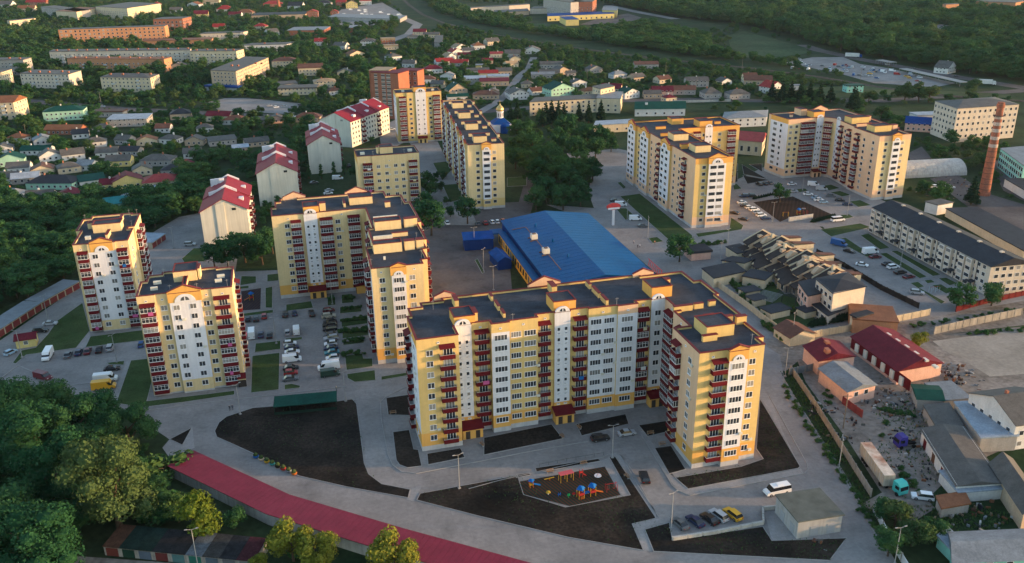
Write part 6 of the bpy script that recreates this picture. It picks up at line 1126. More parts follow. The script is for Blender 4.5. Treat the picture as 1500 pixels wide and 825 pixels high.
# trucks
def truck_cab(p, ang, col, label):
    r_ = thing('truck_cab', label, 'truck', (p.x, p.y, .05), R(ang)); mm = mat('cab ' + label[:12], col, .4, .1)
    m = MB(); m.ext_xz([(-1.1, .9), (1.2, .6), (1.25, 1.6), (1.05, 2.6), (.4, 3.25), (-1.0, 3.3)], -1.2, 1.2); m.obj('cab', mm, r_)
    m = MB(); m.ext_xz([(1.24, 1.65), (1.10, 2.5), (1.13, 2.5), (1.28, 1.65)][::-1], -1.05, 1.05); m.obj('windscreen', M_CGL, r_)
    for s in (-1, 1): m = MB(); m.box(-.3, .85, s * 1.2 - .012, s * 1.2 + .012, 1.7, 2.5); m.obj('side_window', M_CGL, r_)
    m = MB(); m.box(-4, -1.1, -.5, .5, .7, 1.0); m.obj('chassis', M_TYRE, r_)
    for x in (.4, -2.9):
        for s in (-1, 1): m = MB(); m.tube((x, s * 1.1 - .16, .5), (x, s * 1.1 + .16, .5), .5, n=12); m.obj('wheel', M_TYRE, r_)
    return r_
tp0, tp1 = G(1258, 668), G(1300, 728); td = tp1 - tp0; tA_ = math.degrees(math.atan2(td.y, td.x)); tm = (tp0 + tp1) / 2
tr = thing('trailer', 'long dirty beige box trailer parked by the concrete wall', 'trailer', (tm.x + 1, tm.y + 1, .05), R(tA_))
m = MB(); m.box(-6.8, 6.8, -1.25, 1.25, 1.1, 3.9); m.obj('box', mat('trailer tarp', (.42, .36, .29), .8, .2, .4, streak=.35), tr)
m = MB(); m.box(-6.85, 6.85, -1.3, 1.3, 3.9, 3.98); m.obj('roof', mat('trailer roof', (.50, .44, .38), .8, .3, .5, rgb2=(.30, .16, .11)), tr)
for x in (-5, -3.8, -2.6, 5):
    for s in (-1, 1): m = MB(); m.tube((x, s * 1.05 - .15, .5), (x, s * 1.05 + .15, .5), .5, n=12); m.obj('wheel', M_TYRE, tr)
for i in range(9): m = MB(); m.box(-.05, .05, -1.29, -1.25, 1.1, 3.9); m.obj('rib', M_SLAB, tr, loc=(-6 + 1.5 * i, 0, 0))
truck_cab(G(1317, 724), tA_ + 20, (.06, .40, .38), 'teal truck cab standing at the trailer end'); truck_cab(G(1318, 655), -170, (.05, .04, .22), 'purple truck cab rusting beside the white workshop')
for i, (x, y, lab) in enumerate(((1332, 90.5, 0), (1445, 124.5, 0))):
    p = G(x - (80 if i == 0 else 0), y - (6 if i == 0 else 0)); r_ = thing('lorry', ('blue-cabbed lorry passing on the far highway', 'long white lorry on the highway by the railway')[i], 'truck', (p.x, p.y, .05), R(-26))
    m = MB(); m.box(-9, 4, -1.3, 1.3, 1, 4.2); m.obj('box', wm('white'), r_); m = MB(); m.ext_xz([(4.3, .6), (6.6, .6), (6.6, 2), (6.2, 3.2), (4.3, 3.3)], -1.25, 1.25); m.obj('cab', (rm('blue'), wm('white'))[i], r_)
    for x2 in (-7, -5.6, 3, 5.6):
        for s in (-1, 1): m = MB(); m.tube((x2, s * 1.1 - .15, .5), (x2, s * 1.1 + .15, .5), .5, n=8); m.obj('wheel', M_TYRE, r_)
# ================================================================== STREET FURNITURE
LP = mat('lamp post concrete', (.30, .295, .29), .8, .1); LH = mat('lamp head', (.28, .28, .28), .5, 0)
_l = MB(); _l.tube((0, 0, 0), (0, 0, 8.2), .11, .07, 8); LPOST = _l.mesh('post', [LP])
_l = MB(); _l.tube((0, 0, 8.1), (0, 0, 8.9), .05, n=5); _l.tube((0, 0, 8.9), (.9, 0, 9.1), .05, n=5); LARM = _l.mesh('arm', [LP])
_l = MB(); _l.ext_xz([(.8, 9.04), (1.35, 9.1), (1.35, 9.18), (.8, 9.18)], -.11, .11); LHEAD = _l.mesh('lamp_head', [LH])
_l = MB(); _l.box(-.3, .3, -.3, .3, 0, .35); LBASE = _l.mesh('base', [M_KERB])
def lamp(x, y, where, two=True, rz=None, h=1.):
    p = G(x, y); r_ = thing('street_lamp', 'pale street lamp ' + where, 'street lamp', (p.x, p.y, 0), R(rnd.uniform(0, 90) if rz is None else rz)); r_.scale = (1, 1, h)
    link('post', LPOST, r_); link('base', LBASE, r_)
    for k in range(2 if two else 1): a = link('arm', LARM, r_, rz=math.pi * k); link('lamp_head', LHEAD, a)
for e in ((352.2, 607.5, 'at the tip of the large soil bed'), (506.5, 588.4, 'beside the green shelter'), (673, 716, 'at the playground corner of the long drive'), (897, 671, 'at the playground gate'), (983, 774.5, 'at the end of the five-car bay'), (1228, 691, 'on the verge by the concrete wall'), (1310, 828, 'on the verge at the picture bottom'), (32.7, 524, 'beside the guard cabin'), (70.7, 470, 'between garages and tower lawn'), (171.5, 531, 'on the small paved island'), (405, 503.6, 'beside the square lawn'), (487, 446, 'before the L-shaped block entrance'), (695, 365, 'beside the blue kiosk'), (708.7, 398, 'on the narrow green island'), (723, 425, 'behind the yellow block'), (918.7, 322.7, 'on the first market street island'), (948.8, 349, 'on the second market street island'), (1131.5, 326, 'by the terraced row'), (1241, 316, 'on the hedge roundabout'), (1175.5, 279, 'in the court of the V-shaped block'), (1160.5, 497, 'at the cream fence corner'), (1319, 389, 'in front of the cream terrace'), (255, 364, 'on the wooded turning circle'), (1055, 388, 'behind the wing of the yellow block'), (1065, 388 - 20, 'near the carport'), (290, 830, 'before the old lock-ups'), (148, 152, 'on the town road'), (1150, 552, 'at the workshop corner of the street')): lamp(*e)
# utility poles along the railway and town
for i, (x, y) in enumerate(((860, 118), (975, 108), (1087, 100), (1260, 118), (655, 52), (900, 120), (1300, 105), (40, 205), (1020, 130), (720, 148), (1420, 108), (1235, 628))):
    p = G(x, y); r_ = thing('utility_pole', ('wooden utility pole beside the orchard houses', 'wooden utility pole along the railway', 'wooden utility pole below the railway bend', 'wooden utility pole by the car lot', 'wooden utility pole at the railway curve', 'wooden utility pole behind the school', 'wooden utility pole beside the highway', 'wooden utility pole on the lane of mint gables', 'wooden utility pole in the street gardens', 'wooden utility pole at the side street', 'wooden utility pole near the lorry', 'wooden utility pole in the industrial yard')[i], 'pole', (p.x, p.y, 0)); m = MB(); m.tube((0, 0, 0), (0, 0, 10), .16, .1, 6); m.obj('pole', mat('weathered wood', (.17, .14, .11), .9, .2), r_); m = MB(); m.box(-1.1, 1.1, -.06, .06, 9.2, 9.35); m.obj('crossarm', MATS['weathered wood'], r_)
def fence(label, pts, h, pitch, pm, qm, name='fence', cat='fence', t=.12, z0=.0, pr=.14):
    p0 = pts[0]; root = thing(name, label, cat, (p0.x, p0.y, 0))
    for i in range(len(pts) - 1):
        a, b2 = pts[i], pts[i + 1]; d = b2 - a; L = d.length; n = max(1, round(L / pitch)); A = math.atan2(d.y, d.x)
        pan = MB(); pan.box(.12, L / n - .12, -t / 2, t / 2, z0 + .05, h); me = pan.mesh('panel', [pm]); po = MB(); po.box(-pr, pr, -pr, pr, 0, h + .15); mp = po.mesh('post', [qm])
        for k in range(n):
            q = a + d * (k / n) - p0; link('panel', me, root, (q.x, q.y, 0), A); link('post', mp, root, (q.x, q.y, 0), A)
        q = b2 - p0
        if i == len(pts) - 2: link('post', mp, root, (q.x, q.y, 0), A)
    return root
FC = mat('fence cream', (.48, .40, .28), .9, .12, .5, streak=.2); FG = mat('fence concrete', (.27, .25, .225), .9, .2, .4, .1, streak=.3); FD = mat('fence dark', (.03, .026, .024), .8, .2)
fence('cream block fence with posts round the villa garden', [G(1161, 500), G(1255, 484), G(1361, 462)], 2.3, 3.6, FC, FC)
fence('cream yard wall with arches behind the yellow wing', [G(1160, 500), G(1120, 472), G(1095, 452), G(1050, 420)], 2.2, 3.6, FC, FC)
fence('dark plank fence between the terraced gardens and the parking', [G(1345, 452), G(1290, 425), G(1236, 392), G(1196, 372)], 2, 3, FD, FD)
fence('long pale concrete wall along the street and yard', [G(1158, 545), G(1190, 592), G(1215, 632), G(1245, 680), G(1275, 728)], 2.1, 3, FG, FG, 'concrete_wall', 'wall')
fence('white corrugated fence beside the lower garden', [G(1279, 750), G(1300, 790), G(1330, 840)], 2, 3, mat('white metal', (.5, .52, .56), .6, .1), FG)
fence('weathered concrete panel fence along the waste ground', [G(1368, 490), G(1420, 478), G(1496, 462)], 2.6, 3, FG, FG)
fence('maroon metal gate beside the pale roofed shed', [G(1234, 592), G(1262, 612)], 2.2, 3, GD, GD, 'gate', 'gate')
fence('grey sheet-metal gate at the workshop corner', [G(1156, 550), G(1190, 543)], 2.2, 3, rm('steel'), FG, 'gate', 'gate')
fence('maroon plank fence below the cream terrace', [G(1400, 457), G(1440, 446), G(1505, 432)], 1.9, 3, M_RED, M_RED)
fence('low green mesh fence along the striped playground', [G(790, 684), G(830, 676), G(884, 667)], .8, 2.5, mat('mesh green', (.05, .065, .06), .7, .1), mat('mesh green', (.05, .065, .06)), t=.02, z0=.68, pr=.03)
fence('low retaining wall under the five-car bay', [G(985, 792), G(1050, 782), G(1118, 768)], .9, 3, M_CON, M_CON, 'retaining_wall', 'wall', t=.5)
fence('low retaining wall of the transformer yard', [G(1118, 768), G(1117, 748), G(1145, 745)], 1.0, 3, M_CON, M_CON, 'retaining_wall', 'wall', t=.4)
fence('pale retaining wall at the eastern play yard', [G(1155, 325), G(1190, 320)], 2, 3, M_CON, M_CON, 'retaining_wall', 'wall', t=.5)
fence('pale low wall along the main street', [G(985, 151), G(1070, 149)], 1.8, 4, M_CON, M_CON, 'street_wall', 'wall')
# benches
bw = mat('bench wood', (.28, .16, .09), .8, .2)
for x, y, a, wh in ((706, 653, -60, 'at the long soil bed'), (823, 641, -60, 'at the soil bed end'), (848, 628, -60, 'between two soil beds'), (953, 637, 10, 'by the corner soil bed'), (970, 653, 10, 'under the wing balconies'), (576, 607, 15, 'in the small soil bed at the gable'), (918, 700, -60, 'on the playground path'), (806, 693, 15, 'at the playground fence'), (855, 681, 15, 'behind the red figure')):
    p = G(x, y); r_ = thing('park_bench', 'brown slatted bench ' + wh, 'bench', (p.x, p.y, .1), R(a))
    for k in range(3): m = MB(); m.box(-.9, .9, -.07, .07, .42, .47); m.obj('seat_slat', bw, r_, loc=(0, -.2 + .17 * k, 0))
    for k in range(2): m = MB(); m.box(-.9, .9, -.02, .02, .0, .11); m.obj('back_slat', bw, r_, loc=(0, .28, .62 + .17 * k))
    for s in (-.7, .7): m = MB(); m.box(-.05, .05, -.28, .3, 0, .42); m.box(-.05, .05, .24, .3, .42, .95); m.obj('leg', M_KERB, r_, loc=(s, 0, 0))
# ================================================================== PLAYGROUND
PR, PB, PY, PO = mat('play red', (.28, .025, .025), .5, 0), mat('play blue', (.008, .10, .34), .5, 0), mat('play yellow', (.42, .26, .03), .5, 0), mat('play orange', (.36, .10, .02), .5, 0); PG = mat('play green', (.02, .25, .08), .5, 0); PP = mat('play pink', (.5, .1, .12), .5, 0)
def play(x, y, name, label, rz=20, off=(740, 650), sc=5.895):
    p = G(off[0] + x / sc, off[1] + y / sc); t = thing(name, label, 'play equipment', (p.x, p.y, .075), R(rz), 'playground equipment'); t.scale = (.78, .78, .8); return t
def posts(r_, xs, ys, h, m_, rad=.07):
    for x in xs:
        for y in ys: m = MB(); m.tube((x, y, 0), (x, y, h), rad, n=6); m.obj('post', m_, r_)
def tower(r_, x0):
    for x in (x0 - .8, x0 + .8):
        for y in (-.8, .8): m = MB(); m.tube((x, y, 0), (x, y, 2.9), .09, n=6); m.obj('post', PY, r_)
    m = MB(); m.box(x0 - .85, x0 + .85, -.85, .85, 1.1, 1.25); m.obj('deck', PR, r_); m = MB(); m.lathe([(1.45, 2.9), (.9, 3.5), (.1, 3.9)], 4, (x0, 0)); m.obj('roof', PB, r_)
    m = MB(); m.box(x0 - .85, x0 + .85, -.9, -.84, 1.25, 1.9); m.obj('side_panel', PR, r_)
r_ = play(700, 455, 'play_tower', 'double play tower with blue roofs and red panels'); tower(r_, -1.8); tower(r_, 1.8)
m = MB(); m.ext_xz([(-1, 1.15), (1, 1.15), (1, 1.3), (-1, 1.3)], -.5, .5); m.obj('bridge', PB, r_)
m = MB(); m.ext_xz([(2.6, 1.2), (5, .15), (5.3, .15), (5.3, .25), (5.05, .27), (2.6, 1.35)], -.35, .35); m.obj('slide', PO, r_)
for k in range(4): m = MB(); m.box(-.5, .5, -.05, .05, 0, .06); m.obj('ladder_rung', PO, r_, loc=(-1.8, -1.2, .25 + .25 * k))
r_ = play(225, 380, 'slide', 'small orange slide with blue top'); posts(r_, (-.5, .5), (-.4, .4), 2.3, PO); m = MB(); m.lathe([(1.1, 2.3), (.1, 2.9)], 4); m.obj('roof', PB, r_); m = MB(); m.ext_xz([(.5, 1.1), (2.6, .15), (2.9, .15), (2.9, .25), (.5, 1.25)], -.3, .3); m.obj('chute', PB, r_); m = MB(); m.box(-.6, .6, -.5, .5, 1.0, 1.1); m.obj('deck', PY, r_)
r_ = play(525, 320, 'climbing_frame', 'pink-beamed climbing frame on yellow posts'); posts(r_, (-2, 0, 2), (-.8, .8), 2.6, PY); m = MB(); m.box(-2.2, 2.2, -.95, .95, 2.6, 2.7); m.obj('top_deck', PP, r_)
r_ = play(915, 405, 'swing', 'red swing set beside the grey path', 15); posts(r_, (-1.6, 1.6), (-.7, .7), 2.2, PR); m = MB(); m.tube((-1.7, 0, 2.25), (1.7, 0, 2.25), .08, n=6); m.obj('beam', PR, r_)
for x in (-.8, .8):
    m = MB(); m.box(-.25, .25, -.15, .15, .5, .55); s_ = m.obj('swing_seat', PR, r_, loc=(x, 0, 0)); m = MB(); m.tube((-.2, 0, .55), (-.2, 0, 2.2), .025, n=4); m.obj('chain', M_RIM, s_); m = MB(); m.tube((.2, 0, .55), (.2, 0, 2.2), .025, n=4); m.obj('chain', M_RIM, s_)
r_ = play(655, 290, 'spring_rider', 'tall red climbing figure at the matting edge'); posts(r_, (-.5, .5), (0,), 2.6, PR, .1); m = MB(); m.box(-.6, .6, -.15, .15, 1.4, 2.0); m.obj('body', PR, r_); m = MB(); m.ext_xz([(.5, .9), (1.6, .1), (1.8, .1), (.7, 1.1)], -.2, .2); m.obj('chute', PR, r_)
r_ = play(800, 285, 'carousel', 'small white and black roundabout'); m = MB(); m.lathe([(1.1, .25), (1.1, .35), (.1, .36)], 12); m.obj('disc', W_WHT, r_); posts(r_, (-.7, .7), (-.7, .7), 1.0, M_TYRE, .05); m = MB(); m.tube((0, 0, 0), (0, 0, 1.1), .08, n=6); m.obj('hub', PR, r_)
r_ = play(372, 440, 'sandbox_toy', 'yellow mushroom seat on the matting'); m = MB(); m.lathe([(.15, 0), (.15, .7)], 8); m.obj('stem', W_WHT, r_); m = MB(); m.lathe([(.7, .65), (.5, 1.0), (.05, 1.15)], 12); m.obj('cap', PY, r_)
r_ = play(380, 315, 'seesaw', 'yellow seesaw near the path'); m = MB(); m.box(-1.6, 1.6, -.14, .14, .5, .6); m.obj('plank', PY, r_); m = MB(); m.box(-.2, .2, -.25, .25, 0, .5); m.obj('pivot', PO, r_)
r_ = play(570, 465, 'spring_rider', 'green and red spring rider pair'); posts(r_, (-.8, .8), (0,), .8, PG); m = MB(); m.box(-1.2, -.4, -.15, .15, .7, 1.3); m.obj('seat', PG, r_); m = MB(); m.box(.4, 1.2, -.15, .15, .7, 1.3); m.obj('seat', PR, r_)
r_ = play(468, 455, 'rocker', 'pale blue rocker post'); posts(r_, (-.3, .3), (0,), 1.2, PB); m = MB(); m.box(-.5, .5, -.1, .1, .5, .7); m.obj('seat', PB, r_)
r_ = play(870, 720, 'play_tower', 'red play tower in the dark inner play yard', 15, (200, 300), 5.155); tower(r_, 0); m = MB(); m.ext_xz([(-.8, 1.2), (-.8, 1.35), (-3.2, .25), (-3.2, .15)], -.3, .3); m.obj('slide', PO, r_)
r_ = play(788, 780, 'spring_rider', 'green spring rider by the tower wall', 15, (200, 300), 5.155); m = MB(); m.box(-.6, .6, -.3, .3, .4, 1.1); m.obj('seat', PG, r_); posts(r_, (0,), (0,), .5, PG)
for x, y, k in ((1160, 430, 0), (1090, 440, 1), (1190, 400, 2)):
    r_ = play(x, y, ('play_tower', 'swing', 'carousel')[k], ('red play tower in the eastern play yard', 'yellow swing frame in the eastern play yard', 'grey roundabout in the eastern play yard')[k], 0, (860, 200), 3.75)
    if k == 0: tower(r_, 0); posts(r_, (3, 5), (-1, 1), 2.2, PR)
    elif k == 1: posts(r_, (-1.5, 1.5), (-.6, .6), 2.4, PY); m = MB(); m.tube((-1.6, 0, 2.4), (1.6, 0, 2.4), .08, n=6); m.obj('beam', PO, r_)
    else: m = MB(); m.lathe([(1.2, .3), (1.2, .4), (.1, .4)], 12); m.obj('disc', rm('steel'), r_); posts(r_, (-.7, .7), (0,), 1, PR)
r_ = play(1140, 165, 'exercise_frame', 'pale blue exercise frame before the cream terrace', 10, (1000, 275), 3)
r_.location = G(1368, 428); posts(r_, (-2, 0, 2), (-.8, .8), 2.4, mat('frame pale blue', (.3, .42, .5), .5, 0)); m = MB(); m.box(-2.1, 2.1, -.05, .05, 2.4, 2.5); m.obj('beam', PR, r_)
# market signs seen from the back
p = G(898, 330); r_ = thing('sign', 'round-topped red and white sign on a post beside the market', 'sign', (p.x, p.y, 0), R(15)); m = MB(); m.box(-.5, .5, -.3, .3, 0, 7); m.obj('post', W_WHT, r_)
n = 14; m = MB(); m.ext_xz([(3.2 * math.cos(math.pi * 2 * i / n), 8.4 + 1.5 * math.sin(math.pi * 2 * i / n)) for i in range(n)], -.35, .35); m.obj('board', mat('sign red', (.5, .06, .06), .5, .1), r_); m = MB(); m.box(-2.6, 2.6, -.45, -.36, 7.2, 8.0); m.obj('band', W_WHT, r_)
a, b2 = G(950, 372 + 24), G(968, 408); 
r_ = thing('roof_sign', 'red lattice sign frame standing on the market roof edge', 'sign', (48.5, 292, 6.8), R(-77)); m = MB(); m.box(0, 13, -.06, .06, 2.3, 2.5); m.obj('top_rail', mat('sign red', (.5, .06, .06)), r_); m = MB(); m.box(0, 13, -.06, .06, 0, .2); m.obj('bottom_rail', MATS['sign red'], r_)
for i in range(8): m = MB(); m.ext_xz([(-.5, 0), (-.2, 0), (.6, 2.3), (.3, 2.3)], -.05, .05); m.obj('strut', MATS['sign red'], r_, loc=(.8 + i * 1.6, 0, .1))
# tyres painted as flower tubs along the bed, rubble, scrap
for i in range(8):
    p = ZP([(545 + i * 25, 345 + i * 11)], 200, 560, 3.114)[0]; r_ = thing('flower_tub', ('blue', 'tan', 'yellow', 'teal', 'black', 'red and white', 'grey', 'orange')[i] + ' painted flower tub on the soil bed edge', 'flower tub', (p.x, p.y, .1), 0, 'painted flower tubs')
    m = MB(); m.lathe([(.45, 0), (.7, .35), (.6, .6), (.4, .55)], 10); m.obj('tub', (PB, FC, PY, rm('teal'), M_TYRE, PR, rm('steel'), PO)[i], r_); m = MB(); m.lathe([(.5, .5), (.6, .9), (.3, 1.3), (.05, 1.4)], 7); m.obj('plant', M_LAWN, r_)
def heap(name, label, x, y, n, spread, cols, size=(.15, .6), cat='scrap'):
    n = int(n * .6); p = G(x, y); rr = random.Random(int(x * 3 + y)); m = MB()
    for i in range(n):
        u, v = rr.gauss(0, spread), rr.gauss(0, spread); s = rr.uniform(*size); h = max(.15, (1 - math.hypot(u, v) / spread / 2.5)) * rr.uniform(.2, 1.2); q = rr.randrange(len(cols)); k = len(m.v); m.box(-s, s, -s * rr.uniform(.15, .6), s * .3, 0, h, q)
        t = rr.uniform(0, 6.28); c, s2 = math.cos(t), math.sin(t); m.v[k:] = [(u + c * x_ - s2 * y_, v + s2 * x_ + c * y_, z_) for x_, y_, z_ in m.v[k:]]
    o = m.obj(name, cols); o.location = (p.x, p.y, .05); tag(o, label, None, kind='stuff')
SCR = [FG, rm('rust'), rm('dark'), M_SLAB, rm('steel'), rm('dark'), rm('grey'), rm('brown'), mat('scrap wood', (.2, .15, .1), .9, .2)]
for x, y, n, s in ((1375, 640, 40, 3), (1370, 700, 40, 2.5), (1430, 760, 50, 4), (1330, 620, 50, 4), (1270, 590, 40, 3), (1290, 575, 40, 2.5), (1300, 555, 30, 2), (1390, 750, 40, 3), (1365, 575, 30, 2), (1330, 700, 30, 3), (1250, 620, 20, 2), (1200, 600, 60, 2.6), (1335, 665, 60, 5), (1300, 598, 60, 4), (1335, 585, 50, 3), (1350, 600, 40, 4), (1390, 555, 110, 4), (1398, 540, 50, 2.5), (1430, 745, 60, 5), (1355, 620, 60, 5), (1230, 640, 30, 2), (1400, 268, 60, 6), (1385, 285, 40, 5), (1200, 796, 14, .9), (1445, 28, 80, 22), (1322, 640, 16, 2)): heap('scrap_heap', 'loose scrap, boards and rubble', x, y, n, s, SCR)
# ================================================================== PEOPLE (tiny, on the market street)
def person(x, y, rz, shirt, legs, label, walk=.22):
    p = G(x, y); r_ = thing('person', label, 'person', (p.x, p.y, .05), R(rz))
    V = [(0, 0, .95), (0, 0, 1.2), (0, 0, 1.42), (0, 0, 1.52), (0, .02, 1.66), (.11, 0, .88), (.12, walk * .6, .5), (.12, walk * .1, .08), (.12, walk * .1 + .14, .04), (-.11, 0, .88), (-.12, -walk * .3, .5), (-.12, -walk, .1), (-.12, -walk + .14, .05), (.2, 0, 1.4), (.26, -walk * .5, 1.13), (.27, -walk * .2, .88), (-.2, 0, 1.4), (-.26, walk * .5, 1.13), (-.27, walk * .9, .9)]
    Ed = [(0, 1), (1, 2), (2, 3), (3, 4), (0, 5), (5, 6), (6, 7), (7, 8), (0, 9), (9, 10), (10, 11), (11, 12), (2, 13), (13, 14), (14, 15), (2, 16), (16, 17), (17, 18)]
    rad = [.15, .14, .15, .055, .105, .10, .07, .05, .04, .10, .07, .05, .04, .065, .045, .035, .065, .045, .035]
    me = bpy.data.meshes.new('body'); me.from_pydata(V, Ed, []); o = link('body', me, r_); o.modifiers.new('skin', 'SKIN')
    for i, rv in enumerate(rad): me.skin_vertices[0].data[i].radius = (rv, rv)
    me.skin_vertices[0].data[0].use_root = True
    mm = bpy.data.materials.new('clothes'); mm.use_nodes = True; nn = mm.node_tree.nodes; LL = mm.node_tree.links
    tc = nn.new('ShaderNodeTexCoord'); sx = nn.new('ShaderNodeSeparateXYZ'); LL.new(tc.outputs['Object'], sx.inputs[0]); rp = nn.new('ShaderNodeValToRGB'); rp.color_ramp.interpolation = 'CONSTANT'; e = rp.color_ramp.elements
    e[0].color = (*legs, 1); e[1].position = .95 / 2; e[1].color = (*shirt, 1); k = e.new(1.49 / 2); k.color = (.45, .28, .2, 1); k = e.new(1.7 / 2); k.color = (.04, .03, .02, 1)
    dv = nn.new('ShaderNodeMath'); dv.operation = 'MULTIPLY'; dv.inputs[1].default_value = .5; LL.new(sx.outputs['Z'], dv.inputs[0]); LL.new(dv.outputs[0], rp.inputs['Fac']); LL.new(rp.outputs[0], nn['Principled BSDF'].inputs['Base Color'])
    me.materials.append(mm); s = o.modifiers.new('sub', 'SUBSURF'); s.levels = 1; s.render_levels = 1
person(934, 364, 160, (.06, .05, .06), (.02, .02, .03), 'person in dark clothes walking beside the blue market roof'); person(937, 363.5, 165, (.6, .6, .6), (.05, .06, .1), 'person in a white shirt walking beside the blue market roof'); person(928, 358, 170, (.5, .4, .35), (.1, .1, .12), 'person in a pale top alone on the market street'); person(959, 358.5, 40, (.3, .08, .06), (.04, .04, .05), 'person in a red-brown top by the lamp island')
person(493, 573, 80, (.3, .25, .2), (.05, .05, .06), 'person in a tan jacket by the green shelter'); person(337, 602, 20, (.04, .04, .05), (.02, .02, .02), 'person in black at the soil bed tip'); person(341, 601, 200, (.05, .05, .08), (.03, .03, .03), 'person in navy talking at the soil bed tip')
# ================================================================== TREES
nr = np.random.default_rng(5)
LEAF = {'dark': leafmat('leaves dark', (.017, .068, .030), (.042, .102, .037)), 'mid': leafmat('leaves mid', (.028, .092, .032), (.066, .124, .038)), 'light': leafmat('leaves light', (.080, .125, .018), (.175, .185, .030)), 'olive': leafmat('leaves olive', (.034, .078, .030), (.074, .112, .040)), 'fir': leafmat('needles', (.009, .032, .018), (.020, .052, .026))}
M_BARK = mat('bark', (.075, .055, .040), .95, .3, 1.5)
def crown_mesh(kind, seed, nq, lobes, leaf, mkey):
    """unit crown, height 1, centred on the trunk; many small leaf faces on uneven lobes"""
    g = np.random.default_rng(seed); cs = []
    for i in range(lobes):
        if kind == 'round':
            t = g.uniform(0, 2 * np.pi); z = g.uniform(.30, .88); rr = .34 * math.sqrt(max(.05, 1 - ((z - .55) / .42) ** 2)) * g.uniform(.35, 1.0); r = g.uniform(.11, .20)
        elif kind == 'tall':
            t = g.uniform(0, 2 * np.pi); z = g.uniform(.14, .95); rr = .085 * g.uniform(.2, 1) * (1.1 - z * .7); r = g.uniform(.06, .10) * (1.15 - z * .5)
        elif kind == 'willow':
            t = g.uniform(0, 2 * np.pi); z = g.uniform(.22, .9); rr = .42 * math.sqrt(max(.05, 1 - ((z - .5) / .48) ** 2)) * g.uniform(.4, 1.0); r = g.uniform(.09, .15)
        elif kind == 'fir':
            z = .12 + .86 * (i / lobes); t = i * 2.4; rr = .20 * (1 - z) * .75; r = .10 * (1.12 - z)
        else:
            t = g.uniform(0, 2 * np.pi); z = g.uniform(.22, .72); rr = .5 * g.uniform(.2, 1); r = g.uniform(.2, .34)
        cs.append((rr * math.cos(t), rr * math.sin(t), z, r))
    cs = np.array(cs); w = cs[:, 3] ** 2; w /= w.sum(); idx = g.choice(len(cs), nq, p=w)
    d = g.normal(size=(nq, 3)); d[:, 2] += .25; d /= np.linalg.norm(d, axis=1)[:, None]
    rad = cs[idx, 3] * (.72 + .38 * g.random(nq) ** .6)
    P = cs[idx, :3] + d * rad[:, None] * np.array([1, 1, .85])
    nrm = d + g.normal(size=(nq, 3)) * .55; nrm /= np.linalg.norm(nrm, axis=1)[:, None]
    if kind in ('willow',): nrm[:, 2] *= .5; nrm /= np.linalg.norm(nrm, axis=1)[:, None]
    a = np.cross(nrm, g.normal(size=(nq, 3))); a /= np.linalg.norm(a, axis=1)[:, None]; b_ = np.cross(nrm, a)
    s = leaf * (.6 + .8 * g.random(nq)); sb = s * (.5 + .5 * g.random(nq))
    V = np.stack([P - a * s[:, None], P + b_ * sb[:, None] + nrm * (s * .25)[:, None], P + a * s[:, None], P - b_ * sb[:, None] + nrm * (s * .25)[:, None]], 1).reshape(-1, 3)
    # dense inner lobes so that only the rim lets light through
    iv = []; fc = []
    ico = [(0, 0, 1), (.894, 0, .447), (.276, .851, .447), (-.724, .526, .447), (-.724, -.526, .447), (.276, -.851, .447), (.724, .526, -.447), (-.276, .851, -.447), (-.894, 0, -.447), (-.276, -.851, -.447), (.724, -.526, -.447), (0, 0, -1)]
    tri = [(0, 1, 2), (0, 2, 3), (0, 3, 4), (0, 4, 5), (0, 5, 1), (1, 6, 2), (2, 7, 3), (3, 8, 4), (4, 9, 5), (5, 10, 1), (2, 6, 7), (3, 7, 8), (4, 8, 9), (5, 9, 10), (1, 10, 6), (11, 7, 6), (11, 8, 7), (11, 9, 8), (11, 10, 9), (11, 6, 10)]
    n0 = nq * 4; faces = [(4 * i, 4 * i + 1, 4 * i + 2, 4 * i + 3) for i in range(nq)]
    for c in cs:
        k = n0 + len(iv); iv += [(c[0] + x * c[3] * .66, c[1] + y * c[3] * .66, c[2] + z * c[3] * .58) for x, y, z in ico]; faces += [(k + p, k + q, k + r) for p, q, r in tri]
    me = bpy.data.meshes.new('crown'); me.from_pydata(np.vstack([V, np.array(iv)]).tolist(), [], faces); me.materials.append(LEAF[mkey]); me.update(); return me
def trunk_mesh(kind, seed):
    g = random.Random(seed); b = MB(); top = .55 if kind not in ('fir', 'tall') else .9; r0 = .028 if kind != 'willow' else .034
    b.tube((0, 0, 0), (.01, .01, top * .55), r0, r0 * .7, 7); b.tube((.01, .01, top * .55), (0, .02, top), r0 * .7, r0 * .3, 6)
    if kind not in ('fir', 'tall'):
        for i in range(5):
            t = i * 1.3 + g.random(); z = .22 + .06 * i; b.tube((.005, .005, z), (.24 * math.cos(t), .24 * math.sin(t), z + .25), r0 * .5, r0 * .15, 5)
    return b.mesh('trunk', [M_BARK])
VAR = {}
def addvar(key, kind, seed, nq, lobes, leaf, mk): VAR[key] = (crown_mesh(kind, seed, nq, lobes, leaf, mk), trunk_mesh(kind, seed))
for i in range(3): addvar('rd%d' % i, 'round', 10 + i, 1500, 16, .030, 'dark')
for i in range(3): addvar('rm%d' % i, 'round', 20 + i, 1500, 16, .030, 'mid')
for i in range(2): addvar('ro%d' % i, 'round', 30 + i, 1500, 15, .030, 'olive')
for i in range(2): addvar('rl%d' % i, 'round', 40 + i, 2600, 18, .026, 'light')
for i in range(2): addvar('pop%d' % i, 'tall', 50 + i, 1000, 22, .022, 'mid')
for i in range(2): addvar('fir%d' % i, 'fir', 60 + i, 1300, 26, .028, 'fir')
